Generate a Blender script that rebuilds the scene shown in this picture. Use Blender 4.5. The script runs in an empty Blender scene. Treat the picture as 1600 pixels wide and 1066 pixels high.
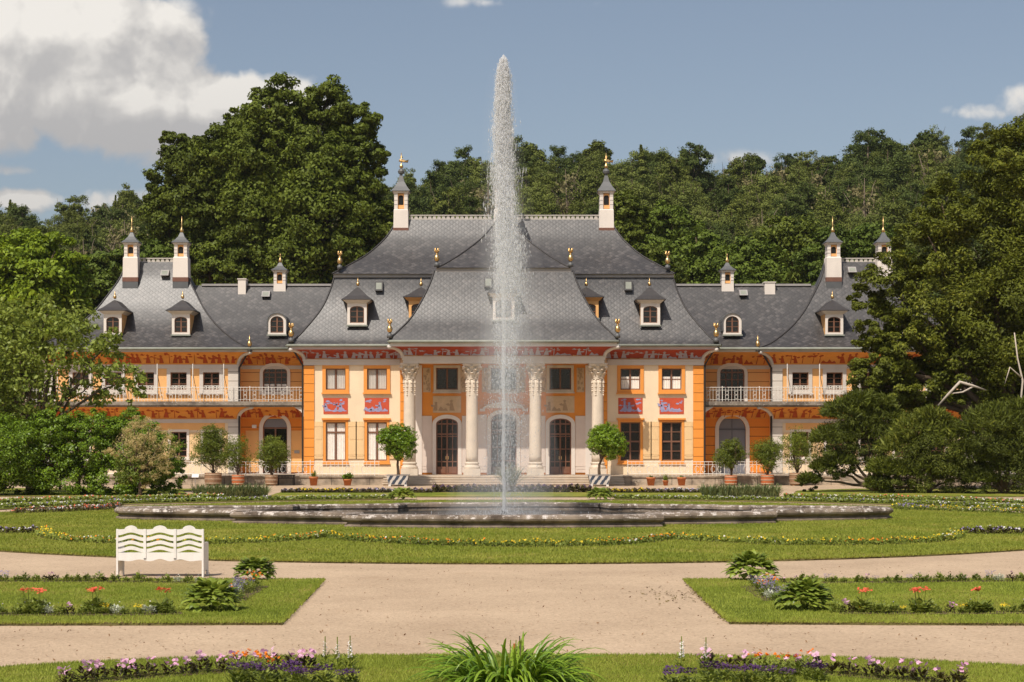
import bpy, math, random
import numpy as np
from mathutils import Vector, Matrix

R = math.radians
scene = bpy.context.scene
COL = scene.collection

# ------------------------------------------------------------------ camera
FPX, CX, HY, CAMH = 2667.0, 787.0, 690.0, 2.7      # focal length and horizon in 1600 px units
cam_data = bpy.data.cameras.new("camera")
cam = bpy.data.objects.new("camera", cam_data)
COL.objects.link(cam)
cam.location = (0, 0, CAMH)
cam.rotation_euler = (R(90), 0, 0)
cam_data.sensor_width = 36.0
cam_data.lens = 36.0 * FPX / 1600.0
cam_data.shift_x = (800.0 - CX) / 1600.0
cam_data.shift_y = (HY - 533.0) / 1600.0
cam_data.clip_start = 0.5
cam_data.clip_end = 4000
scene.camera = cam

# ------------------------------------------------------------------ sun, exposure
SUN_TRAVEL = Vector((0.53, 1.0, -1.58)).normalized()
sun_data = bpy.data.lights.new("sun", 'SUN')
sun_data.energy = 4.3
sun_data.angle = R(0.53)
sun_data.color = (1.0, 0.93, 0.83)
sun = bpy.data.objects.new("sun", sun_data)
COL.objects.link(sun)
sun.rotation_euler = SUN_TRAVEL.to_track_quat('-Z', 'Y').to_euler()
sun.location = (-40, -40, 80)
scene.view_settings.view_transform = 'Standard'
scene.view_settings.look = 'None'
scene.view_settings.gamma = 1.0
scene.view_settings.exposure = 0.0
scene.view_settings.use_curve_mapping = False
scene.cycles.max_bounces = 6
scene.cycles.diffuse_bounces = 3
scene.cycles.glossy_bounces = 2
scene.cycles.transmission_bounces = 4
scene.cycles.transparent_max_bounces = 12
scene.cycles.volume_bounces = 3
scene.cycles.use_adaptive_sampling = True
scene.cycles.adaptive_threshold = 0.015
scene.cycles.caustics_reflective = False
scene.cycles.caustics_refractive = False
scene.cycles.sample_clamp_indirect = 4.0
scene.cycles.volume_step_rate = 4.0

# ------------------------------------------------------------------ sky with clouds
def sky_world():
    S = 0.09
    w = bpy.data.worlds.new("World")
    scene.world = w
    w.use_nodes = True
    w.cycles.sampling_method = 'MANUAL'
    w.cycles.sample_map_resolution = 512
    nt = w.node_tree
    nt.nodes.clear()
    N, L = nt.nodes.new, nt.links.new
    out = N('ShaderNodeOutputWorld')
    bg = N('ShaderNodeBackground')
    bg.inputs['Strength'].default_value = S
    L(bg.outputs[0], out.inputs[0])
    sky = N('ShaderNodeTexSky')
    sky.sky_type = 'NISHITA'
    sky.sun_disc = False
    d = -SUN_TRAVEL
    sky.sun_elevation = math.asin(d.z)
    sky.sun_rotation = math.atan2(d.x, d.y)
    sky.air_density = 1.0
    sky.dust_density = 2.2
    sky.ozone_density = 1.0
    hsv = N('ShaderNodeHueSaturation')
    hsv.inputs['Saturation'].default_value = 0.80
    hsv.inputs['Value'].default_value = 1.13
    L(sky.outputs[0], hsv.inputs['Color'])
    tc = N('ShaderNodeTexCoord')
    sep = N('ShaderNodeSeparateXYZ')
    L(tc.outputs['Generated'], sep.inputs[0])

    def M(op, a, b=None, c=None, clamp=False):
        n = N('ShaderNodeMath')
        n.operation = op
        n.use_clamp = clamp
        for i, x in enumerate((a, b, c)):
            if x is None:
                continue
            if isinstance(x, (int, float)):
                n.inputs[i].default_value = x
            else:
                L(x, n.inputs[i])
        return n.outputs[0]
    ys = M('MAXIMUM', sep.outputs[1], 0.05)
    u = M('DIVIDE', sep.outputs[0], ys)
    v = M('DIVIDE', sep.outputs[2], ys)

    def coords(du, dv):
        c = N('ShaderNodeCombineXYZ')
        L(M('ADD', u, du), c.inputs[0])
        L(M('ADD', v, dv), c.inputs[1])
        c.inputs[2].default_value = 3.7
        return c.outputs[0]

    def dens(du, dv):
        p = coords(du, dv)
        # billowing: bulges of a fractal cell pattern, pushed about by a soft noise
        wp = N('ShaderNodeTexNoise')
        wp.noise_dimensions = '2D'
        wp.inputs['Scale'].default_value = 16.0
        wp.inputs['Detail'].default_value = 5.0
        L(p, wp.inputs['Vector'])
        wv = N('ShaderNodeVectorMath'); wv.operation = 'MULTIPLY_ADD'
        L(wp.outputs['Color'], wv.inputs[0]); wv.inputs[1].default_value = (0.05, 0.05, 0.0); L(p, wv.inputs[2])
        vo = N('ShaderNodeTexVoronoi')
        vo.feature = 'F1'
        vo.voronoi_dimensions = '2D'
        vo.inputs['Scale'].default_value = 17.0
        vo.inputs['Detail'].default_value = 3.0
        vo.inputs['Roughness'].default_value = 0.5
        vo.inputs['Lacunarity'].default_value = 2.1
        vo.normalize = True
        L(wv.outputs[0], vo.inputs['Vector'])
        n2 = N('ShaderNodeTexNoise')
        n2.noise_dimensions = '2D'
        n2.inputs['Scale'].default_value = 11.0
        n2.inputs['Detail'].default_value = 8.0
        n2.inputs['Roughness'].default_value = 0.6
        L(p, n2.inputs['Vector'])
        puff = M('ADD', M('MULTIPLY', M('SUBTRACT', 0.40, vo.outputs['Distance']), 1.55), M('MULTIPLY', M('SUBTRACT', n2.outputs[0], 0.5), 1.1))
        uu, vv = M('ADD', u, du), M('ADD', v, dv)
        tot = None
        # cloud banks: (px, py, half width, half height, weight)
        for (px, py, rx, ry, wt) in [(70, 70, 180, 100, 1.2), (10, 178, 180, 50, 0.42), (190, 115, 110, 72, 0.42), (290, 178, 170, 60, 0.85), (400, 160, 120, 42, 0.55), (70, 312, 150, 20, 0.66), (20, 268, 60, 10, 0.35),
                                 (1535, 172, 130, 20, 0.42), (1600, 142, 110, 16, 0.34), (1130, 248, 130, 16, 0.26), (630, 230, 40, 26, 0.12), (745, 3, 70, 12, 0.27), (920, 8, 120, 12, 0.14), (2150, 100, 260, 90, 0.8), (-500, 120, 300, 120, 0.9)]:
            a = M('DIVIDE', M('SUBTRACT', uu, (px - CX) / FPX), rx / FPX)
            b = M('DIVIDE', M('SUBTRACT', vv, (HY - py) / FPX), ry / FPX)
            r2 = M('ADD', M('MULTIPLY', a, a), M('MULTIPLY', b, b))
            g = M('MULTIPLY', M('POWER', 2.718, M('MULTIPLY', r2, -0.9)), wt)
            tot = g if tot is None else M('ADD', tot, g)
        return M('ADD', tot, puff), tot
    d0, t0 = dens(0, 0)
    d1, _ = dens(-0.0085, 0.0125)
    front = M('GREATER_THAN', sep.outputs[1], 0.06)
    mr = N('ShaderNodeMapRange')
    mr.interpolation_type = 'SMOOTHSTEP'
    mr.inputs['From Min'].default_value = 0.36
    mr.inputs['From Max'].default_value = 0.70
    L(d0, mr.inputs['Value'])
    # thin veils fade out where no bank is near
    veil = N('ShaderNodeMapRange')
    veil.interpolation_type = 'SMOOTHSTEP'
    veil.inputs['From Min'].default_value = 0.05
    veil.inputs['From Max'].default_value = 0.35
    L(t0, veil.inputs['Value'])
    alpha = M('MULTIPLY', M('MULTIPLY', mr.outputs[0], veil.outputs[0]), front)
    lit = M('ADD', M('MULTIPLY', M('SUBTRACT', d0, d1), 1.7), 0.44, clamp=True)
    high = N('ShaderNodeMapRange')
    high.inputs['From Min'].default_value = (HY - 330) / FPX
    high.inputs['From Max'].default_value = (HY + 20) / FPX
    L(v, high.inputs['Value'])
    lit2 = M('ADD', M('MULTIPLY', lit, 0.62), M('MULTIPLY', high.outputs[0], 0.42), clamp=True)
    ramp = N('ShaderNodeValToRGB')
    e = ramp.color_ramp.elements
    e[0].position, e[0].color = 0.12, (0.47, 0.455, 0.45, 1)
    e[1].position, e[1].color = 0.95, (0.92, 0.875, 0.81, 1)
    k = ramp.color_ramp.elements.new(0.5)
    k.color = (0.60, 0.575, 0.55, 1)
    L(lit2, ramp.inputs[0])
    sc = N('ShaderNodeVectorMath')
    sc.operation = 'SCALE'
    sc.inputs['Scale'].default_value = 1.0 / S
    L(ramp.outputs[0], sc.inputs[0])
    mix = N('ShaderNodeMix')
    mix.data_type = 'RGBA'
    L(M('MULTIPLY', alpha, 0.93), mix.inputs['Factor'])
    L(hsv.outputs[0], mix.inputs[6])
    L(sc.outputs[0], mix.inputs[7])
    L(mix.outputs[2], bg.inputs['Color'])
sky_world()

# ------------------------------------------------------------------ helpers
def gx(px, Y): return (px - CX) * Y / FPX
def gz(py, Y): return CAMH + (HY - py) * Y / FPX
def gY(py): return FPX * CAMH / (py - HY)
def gp(px, py):
    Y = gY(py)
    return (gx(px, Y), Y)

def lin(c):
    c = c / 255.0
    return c / 12.92 if c <= 0.04045 else ((c + 0.055) / 1.055) ** 2.4
def srgb(r, g, b): return (lin(r), lin(g), lin(b))

class MB:
    """collects faces of ONE mesh"""
    def __init__(self):
        self.v, self.f, self.m, self.uv = [], [], [], []
    def add(self, vs, fs, mi=0, uvs=None):
        o = len(self.v)
        self.v.extend([tuple(p) for p in vs])
        for i, f in enumerate(fs):
            self.f.append([o + k for k in f])
            self.m.append(mi)
            self.uv.append(uvs[i] if uvs else None)
        return self
    def quad(self, a, b, c, d, mi=0): return self.add([a, b, c, d], [(0, 1, 2, 3)], mi)
    def box(self, x0, x1, y0, y1, z0, z1, mi=0):
        v = [(x0, y0, z0), (x1, y0, z0), (x1, y1, z0), (x0, y1, z0), (x0, y0, z1), (x1, y0, z1), (x1, y1, z1), (x0, y1, z1)]
        return self.add(v, [(0, 3, 2, 1), (4, 5, 6, 7), (0, 1, 5, 4), (1, 2, 6, 5), (2, 3, 7, 6), (3, 0, 4, 7)], mi)
    def taper(self, xc, yc, z0, z1, wx0, wy0, wx1, wy1, mi=0):
        v = []
        for z, a, b in ((z0, wx0, wy0), (z1, wx1, wy1)):
            v += [(xc - a, yc - b, z), (xc + a, yc - b, z), (xc + a, yc + b, z), (xc - a, yc + b, z)]
        return self.add(v, [(0, 3, 2, 1), (4, 5, 6, 7), (0, 1, 5, 4), (1, 2, 6, 5), (2, 3, 7, 6), (3, 0, 4, 7)], mi)
    def lathe(self, xc, yc, prof, n=16, mi=0):
        v, f = [], []
        for (r, z) in prof:
            for k in range(n):
                a = 2 * math.pi * k / n
                v.append((xc + r * math.cos(a), yc + r * math.sin(a), z))
        for i in range(len(prof) - 1):
            for k in range(n):
                a, b = i * n + k, i * n + (k + 1) % n
                f.append((a, b, b + n, a + n))
        f.append(tuple(range(n - 1, -1, -1)))
        f.append(tuple((len(prof) - 1) * n + k for k in range(n)))
        return self.add(v, f, mi)
    def tube(self, pts, rad, n=6, mi=0, cap=True):
        pts = [Vector(p) for p in pts]
        rads = rad if isinstance(rad, (list, tuple)) else [rad] * len(pts)
        v, f = [], []
        for i, p in enumerate(pts):
            t = (pts[min(i + 1, len(pts) - 1)] - pts[max(i - 1, 0)])
            t = t.normalized() if t.length > 1e-9 else Vector((0, 0, 1))
            up = Vector((0, 0, 1)) if abs(t.z) < 0.95 else Vector((0, 1, 0))
            a = t.cross(up).normalized()
            b = t.cross(a).normalized()
            for k in range(n):
                th = 2 * math.pi * k / n
                v.append(p + (a * math.cos(th) + b * math.sin(th)) * rads[i])
        for i in range(len(pts) - 1):
            for k in range(n):
                q, r_ = i * n + k, i * n + (k + 1) % n
                f.append((q, r_, r_ + n, q + n))
        if cap:
            f.append(tuple(range(n - 1, -1, -1)))
            f.append(tuple((len(pts) - 1) * n + k for k in range(n)))
        return self.add(v, f, mi)
    def poly_prism(self, pts, y0, y1, mi=0):
        """outline in (x, z), counter-clockwise seen from the front, from y0 (front) to y1"""
        n = len(pts)
        v = [(x, y0, z) for x, z in pts] + [(x, y1, z) for x, z in pts]
        f = [tuple(range(n)), tuple(range(2 * n - 1, n - 1, -1))]
        f += [(i, i + n, (i + 1) % n + n, (i + 1) % n) for i in range(n)]
        return self.add(v, f, mi)
    def build(self, name, mats, parent=None, smooth=False, loc=None):
        me = bpy.data.meshes.new(name)
        me.from_pydata(self.v, [], self.f)
        if not isinstance(mats, (list, tuple)):
            mats = [mats]
        for m in mats:
            me.materials.append(m)
        me.polygons.foreach_set('material_index', self.m)
        if any(u is not None for u in self.uv):
            lay = me.uv_layers.new(name="UVMap")
            for p, u in zip(me.polygons, self.uv):
                if u is None:
                    continue
                for li, q in zip(p.loop_indices, u):
                    lay.data[li].uv = q
        if smooth:
            me.polygons.foreach_set('use_smooth', [True] * len(me.polygons))
        me.update()
        o = bpy.data.objects.new(name, me)
        COL.objects.link(o)
        if parent is not None:
            o.parent = parent
        if loc is not None:
            o.location = loc
        return o

def np_mesh(name, verts, quads, mats, parent=None, mi=None, link=True):
    """mesh from numpy arrays; quads (n,4)"""
    me = bpy.data.meshes.new(name)
    verts = np.asarray(verts, dtype=np.float32)
    quads = np.asarray(quads, dtype=np.int32)
    k = quads.shape[1]
    me.vertices.add(len(verts))
    me.vertices.foreach_set('co', verts.ravel())
    me.loops.add(quads.size)
    me.loops.foreach_set('vertex_index', quads.ravel())
    me.polygons.add(len(quads))
    me.polygons.foreach_set('loop_start', np.arange(0, quads.size, k, dtype=np.int32))
    for m in (mats if isinstance(mats, (list, tuple)) else [mats]):
        me.materials.append(m)
    if mi is not None:
        me.polygons.foreach_set('material_index', np.asarray(mi, dtype=np.int32))
    me.update(calc_edges=True)
    o = bpy.data.objects.new(name, me)
    if link:
        COL.objects.link(o)
    if parent is not None:
        o.parent = parent
    return o

def tag(o, label=None, cat=None, group=None, kind=None):
    if label: o['label'] = label
    if cat: o['category'] = cat
    if group: o['group'] = group
    if kind: o['kind'] = kind
    return o

def thing(name, label, cat, loc=(0, 0, 0), rz=0.0, group=None):
    o = bpy.data.objects.new(name, None)
    o.empty_display_size = 0.3
    COL.objects.link(o)
    o.location = loc
    o.rotation_euler = (0, 0, rz)
    return tag(o, label, cat, group)

def dup(root, loc, rz=0.0, scale=1.0, label=None, group=None):
    r = root.copy()
    COL.objects.link(r)
    r.location = loc
    r.rotation_euler = (0, 0, rz)
    r.scale = (scale, scale, scale) if isinstance(scale, (int, float)) else scale
    if label: r['label'] = label
    if group: r['group'] = group
    for ch in list(root.children):
        c = ch.copy()
        COL.objects.link(c)
        c.parent = r
        for g in list(ch.children):
            d = g.copy()
            COL.objects.link(d)
            d.parent = c
    return r

# ------------------------------------------------------------------ materials
MATS = {}
def base_mat(name):
    m = bpy.data.materials.new(name)
    m.use_nodes = True
    nt = m.node_tree
    b = nt.nodes['Principled BSDF']
    return m, nt, b

def mat(name, col, rough=0.7, var=0.12, scale=3.0, bump=0.0, bscale=30.0, metal=0.0, spec=0.4, col2=None, stains=0.0):
    """plain material: base colour broken up by two noises, optional bump and soft stains"""
    if name in MATS:
        return MATS[name]
    m, nt, b = base_mat(name)
    N, L = nt.nodes.new, nt.links.new
    b.inputs['Roughness'].default_value = rough
    b.inputs['Metallic'].default_value = metal
    b.inputs['Specular IOR Level'].default_value = spec
    tc = N('ShaderNodeTexCoord')
    n1 = N('ShaderNodeTexNoise')
    n1.inputs['Scale'].default_value = scale
    n1.inputs['Detail'].default_value = 6.0
    n1.inputs['Roughness'].default_value = 0.65
    L(tc.outputs['Object'], n1.inputs['Vector'])
    mr = N('ShaderNodeMapRange')
    mr.inputs['From Min'].default_value = 0.25
    mr.inputs['From Max'].default_value = 0.75
    L(n1.outputs[0], mr.inputs['Value'])
    mx = N('ShaderNodeMix')
    mx.data_type = 'RGBA'
    lo = col2 if col2 else tuple(max(0.0, c * (1 - var)) for c in col)
    hi = col if col2 else tuple(min(1.0, c * (1 + var)) for c in col)
    mx.inputs[6].default_value = (*lo, 1)
    mx.inputs[7].default_value = (*hi, 1)
    L(mr.outputs[0], mx.inputs['Factor'])
    colout = mx.outputs[2]
    if stains:
        n3 = N('ShaderNodeTexNoise')
        n3.inputs['Scale'].default_value = scale * 0.35
        n3.inputs['Detail'].default_value = 8.0
        mp = N('ShaderNodeMapping')
        mp.inputs['Scale'].default_value = (2.5, 2.5, 0.35)
        L(tc.outputs['Object'], mp.inputs[0])
        L(mp.outputs[0], n3.inputs['Vector'])
        m3 = N('ShaderNodeMapRange')
        m3.inputs['From Min'].default_value = 0.48
        m3.inputs['From Max'].default_value = 0.72
        m3.inputs['To Max'].default_value = stains
        L(n3.outputs[0], m3.inputs['Value'])
        mx3 = N('ShaderNodeMix')
        mx3.data_type = 'RGBA'
        L(m3.outputs[0], mx3.inputs['Factor'])
        L(colout, mx3.inputs[6])
        mx3.inputs[7].default_value = (col[0] * 0.45, col[1] * 0.43, col[2] * 0.4, 1)
        colout = mx3.outputs[2]
    L(colout, b.inputs['Base Color'])
    if bump:
        n2 = N('ShaderNodeTexNoise')
        n2.inputs['Scale'].default_value = bscale
        n2.inputs['Detail'].default_value = 4.0
        L(tc.outputs['Object'], n2.inputs['Vector'])
        bp = N('ShaderNodeBump')
        bp.inputs['Strength'].default_value = bump
        bp.inputs['Distance'].default_value = 0.02
        L(n2.outputs[0], bp.inputs['Height'])
        L(bp.outputs[0], b.inputs['Normal'])
    MATS[name] = m
    return m

def leaf_mat(name, dark, light, trans=0.3, rough=0.55, spec=0.25, patch=0.35, pscale=0.6, hi=None):
    """leaf colour varies from leaf to leaf and in broad patches"""
    if name in MATS:
        return MATS[name]
    m, nt, b = base_mat(name)
    N, L = nt.nodes.new, nt.links.new
    geo = N('ShaderNodeNewGeometry')
    oi = N('ShaderNodeObjectInfo')
    tc = N('ShaderNodeTexCoord')
    n = N('ShaderNodeTexNoise')
    n.inputs['Scale'].default_value = pscale
    n.inputs['Detail'].default_value = 3.0
    L(tc.outputs['Object'], n.inputs['Vector'])
    a = N('ShaderNodeMath'); a.operation = 'MULTIPLY'; a.inputs[1].default_value = 1.0 - patch
    L(geo.outputs['Random Per Island'], a.inputs[0])
    mr = N('ShaderNodeMapRange')
    mr.inputs['From Min'].default_value = 0.3
    mr.inputs['From Max'].default_value = 0.7
    mr.inputs['To Max'].default_value = patch * 0.7
    L(n.outputs[0], mr.inputs['Value'])
    s = N('ShaderNodeMath'); s.operation = 'ADD'
    L(a.outputs[0], s.inputs[0]); L(mr.outputs[0], s.inputs[1])
    s2 = N('ShaderNodeMath'); s2.operation = 'MULTIPLY_ADD'; s2.inputs[1].default_value = 0.3
    L(oi.outputs['Random'], s2.inputs[0]); L(s.outputs[0], s2.inputs[2])
    ramp = N('ShaderNodeValToRGB')
    e = ramp.color_ramp.elements
    e[0].position, e[0].color = 0.0, (*dark, 1)
    e[1].position, e[1].color = 1.05 if hi is None else 0.85, (*light, 1)
    if hi is not None:
        k = ramp.color_ramp.elements.new(1.0); k.color = (*hi, 1)
    L(s2.outputs[0], ramp.inputs[0])
    b.inputs['Roughness'].default_value = rough
    b.inputs['Specular IOR Level'].default_value = spec
    L(ramp.outputs[0], b.inputs['Base Color'])
    tr = N('ShaderNodeBsdfTranslucent')
    hv = N('ShaderNodeHueSaturation'); hv.inputs['Hue'].default_value = 0.485; hv.inputs['Value'].default_value = 1.25
    L(ramp.outputs[0], hv.inputs['Color']); L(hv.outputs[0], tr.inputs['Color'])
    mx = N('ShaderNodeMixShader'); mx.inputs[0].default_value = trans
    L(b.outputs[0], mx.inputs[1]); L(tr.outputs[0], mx.inputs[2])
    L(mx.outputs[0], nt.nodes['Material Output'].inputs['Surface'])
    MATS[name] = m
    return m
def slate_mat():
    """diamond slates laid in the roof's own (u, v) in metres, each slate its own grey, lichen on some"""
    m, nt, b = base_mat("slate")
    N, L = nt.nodes.new, nt.links.new
    uv = N('ShaderNodeUVMap'); uv.uv_map = "UVMap"
    sep = N('ShaderNodeSeparateXYZ'); L(uv.outputs[0], sep.inputs[0])
    def M(op, a, b_=None, c=None):
        n = N('ShaderNodeMath'); n.operation = op
        for i, x in enumerate((a, b_, c)):
            if x is None: continue
            if isinstance(x, (int, float)): n.inputs[i].default_value = x
            else: L(x, n.inputs[i])
        return n.outputs[0]
    k = 2.6
    v2 = M('MULTIPLY', sep.outputs[1], 1.15)
    p = M('MULTIPLY', M('ADD', sep.outputs[0], v2), k)
    q = M('MULTIPLY', M('SUBTRACT', sep.outputs[0], v2), k)
    cell = N('ShaderNodeCombineXYZ')
    L(M('FLOOR', p), cell.inputs[0]); L(M('FLOOR', q), cell.inputs[1])
    wn = N('ShaderNodeTexWhiteNoise'); wn.noise_dimensions = '3D'
    L(cell.outputs[0], wn.inputs['Vector'])
    fp, fq = M('FRACT', p), M('FRACT', q)
    # lower edges of each slate: a thin dark joint
    edge = M('MINIMUM', fp, M('SUBTRACT', 1.0, fq))
    joint = N('ShaderNodeMapRange'); joint.inputs['From Min'].default_value = 0.0; joint.inputs['From Max'].default_value = 0.16
    L(edge, joint.inputs['Value'])
    noise = N('ShaderNodeTexNoise'); noise.inputs['Scale'].default_value = 0.5; noise.inputs['Detail'].default_value = 6
    tc = N('ShaderNodeTexCoord'); L(tc.outputs['Object'], noise.inputs['Vector'])
    ramp = N('ShaderNodeValToRGB')
    e = ramp.color_ramp.elements
    e[0].position, e[0].color = 0.1, (*srgb(50, 46, 45), 1)
    e[1].position, e[1].color = 1.0, (*srgb(92, 86, 83), 1)
    kk = e.new(0.62); kk.color = (*srgb(64, 60, 58), 1)
    L(M('ADD', M('MULTIPLY', wn.outputs['Value'], 0.62), M('MULTIPLY', noise.outputs[0], 0.5)), ramp.inputs[0])
    mx = N('ShaderNodeMix'); mx.data_type = 'RGBA'
    L(joint.outputs[0], mx.inputs['Factor'])
    mx.inputs[6].default_value = (*srgb(40, 38, 38), 1)
    L(ramp.outputs[0], mx.inputs[7])
    # lichen blooms
    n2 = N('ShaderNodeTexNoise'); n2.inputs['Scale'].default_value = 2.2; n2.inputs['Detail'].default_value = 8; n2.inputs['Roughness'].default_value = 0.7
    L(tc.outputs['Object'], n2.inputs['Vector'])
    lm = N('ShaderNodeMapRange'); lm.inputs['From Min'].default_value = 0.6; lm.inputs['From Max'].default_value = 0.75; lm.inputs['To Max'].default_value = 0.22
    L(n2.outputs[0], lm.inputs['Value'])
    mx2 = N('ShaderNodeMix'); mx2.data_type = 'RGBA'
    L(lm.outputs[0], mx2.inputs['Factor']); L(mx.outputs[2], mx2.inputs[6]); mx2.inputs[7].default_value = (*srgb(140, 134, 130), 1)
    L(mx2.outputs[2], b.inputs['Base Color'])
    b.inputs['Roughness'].default_value = 0.48
    b.inputs['Specular IOR Level'].default_value = 0.82
    bp = N('ShaderNodeBump'); bp.inputs['Strength'].default_value = 0.5; bp.inputs['Distance'].default_value = 0.02
    hh = M('ADD', M('MULTIPLY', edge, 1.0), M('MULTIPLY', wn.outputs['Value'], 0.8))
    L(hh, bp.inputs['Height']); L(bp.outputs[0], b.inputs['Normal'])
    return m

def gravel_mat():
    m, nt, b = base_mat("sandy_gravel")
    N, L = nt.nodes.new, nt.links.new
    tc = N('ShaderNodeTexCoord')
    def noise(s, d=6, r=0.6):
        n = N('ShaderNodeTexNoise'); n.inputs['Scale'].default_value = s; n.inputs['Detail'].default_value = d; n.inputs['Roughness'].default_value = r
        L(tc.outputs['Object'], n.inputs['Vector']); return n.outputs[0]
    ramp = N('ShaderNodeValToRGB')
    e = ramp.color_ramp.elements
    e[0].position, e[0].color = 0.3, (*srgb(170, 147, 122), 1)
    e[1].position, e[1].color = 0.7, (*srgb(190, 166, 139), 1)
    L(noise(0.35, 7, 0.6), ramp.inputs[0])
    vo = N('ShaderNodeTexVoronoi'); vo.inputs['Scale'].default_value = 26.0
    L(tc.outputs['Object'], vo.inputs['Vector'])
    r2 = N('ShaderNodeValToRGB')
    e2 = r2.color_ramp.elements
    e2[0].position, e2[0].color = 0.05, (0.64, 0.6, 0.57, 1)
    e2[1].position, e2[1].color = 1.0, (1.2, 1.2, 1.2, 1)
    k = e2.new(0.12); k.color = (0.92, 0.915, 0.91, 1)
    L(vo.outputs['Color'], r2.inputs[0])
    mu = N('ShaderNodeMix'); mu.data_type = 'RGBA'; mu.blend_type = 'MULTIPLY'; mu.inputs['Factor'].default_value = 1.0
    L(ramp.outputs[0], mu.inputs[6]); L(r2.outputs[0], mu.inputs[7])
    # a few damp and trodden patches
    mr = N('ShaderNodeMapRange'); mr.inputs['From Min'].default_value = 0.56; mr.inputs['From Max'].default_value = 0.75; mr.inputs['To Max'].default_value = 0.4
    L(noise(0.9, 8, 0.7), mr.inputs['Value'])
    m3 = N('ShaderNodeMix'); m3.data_type = 'RGBA'
    L(mr.outputs[0], m3.inputs['Factor']); L(mu.outputs[2], m3.inputs[6]); m3.inputs[7].default_value = (*srgb(166, 138, 110), 1)
    L(m3.outputs[2], b.inputs['Base Color'])
    b.inputs['Roughness'].default_value = 0.95
    b.inputs['Specular IOR Level'].default_value = 0.15
    bp = N('ShaderNodeBump'); bp.inputs['Strength'].default_value = 0.7; bp.inputs['Distance'].default_value = 0.012
    L(vo.outputs['Distance'], bp.inputs['Height']); L(bp.outputs[0], b.inputs['Normal'])
    return m

def lawn_mat(name, dark, mid, dry, sc=1.0):
    m, nt, b = base_mat(name)
    N, L = nt.nodes.new, nt.links.new
    tc = N('ShaderNodeTexCoord')
    def noise(s, d=6, r=0.6, st=(1, 1, 1)):
        mp = N('ShaderNodeMapping'); mp.inputs['Scale'].default_value = st
        L(tc.outputs['Object'], mp.inputs[0])
        n = N('ShaderNodeTexNoise'); n.inputs['Scale'].default_value = s; n.inputs['Detail'].default_value = d; n.inputs['Roughness'].default_value = r
        L(mp.outputs[0], n.inputs['Vector']); return n.outputs[0]
    ramp = N('ShaderNodeValToRGB')
    e = ramp.color_ramp.elements
    e[0].position, e[0].color = 0.34, (*dark, 1)
    e[1].position, e[1].color = 0.64, (*dry, 1)
    k = e.new(0.48); k.color = (*mid, 1)
    L(noise(0.45 * sc, 9, 0.68, (1, 0.6, 1)), ramp.inputs[0])
    r2 = N('ShaderNodeValToRGB')
    r2.color_ramp.elements[0].position = 0.3; r2.color_ramp.elements[0].color = (0.5, 0.54, 0.42, 1)
    r2.color_ramp.elements[1].position = 0.7; r2.color_ramp.elements[1].color = (1.42, 1.36, 1.3, 1)
    L(noise(26 * sc, 5, 0.75), r2.inputs[0])
    mu = N('ShaderNodeMix'); mu.data_type = 'RGBA'; mu.blend_type = 'MULTIPLY'; mu.inputs['Factor'].default_value = 1.0
    L(ramp.outputs[0], mu.inputs[6]); L(r2.outputs[0], mu.inputs[7])
    L(mu.outputs[2], b.inputs['Base Color'])
    b.inputs['Roughness'].default_value = 0.9
    b.inputs['Specular IOR Level'].default_value = 0.12
    bp = N('ShaderNodeBump'); bp.inputs['Strength'].default_value = 0.9; bp.inputs['Distance'].default_value = 0.03
    L(noise(40 * sc, 4, 0.8), bp.inputs['Height']); L(bp.outputs[0], b.inputs['Normal'])
    return m

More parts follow.
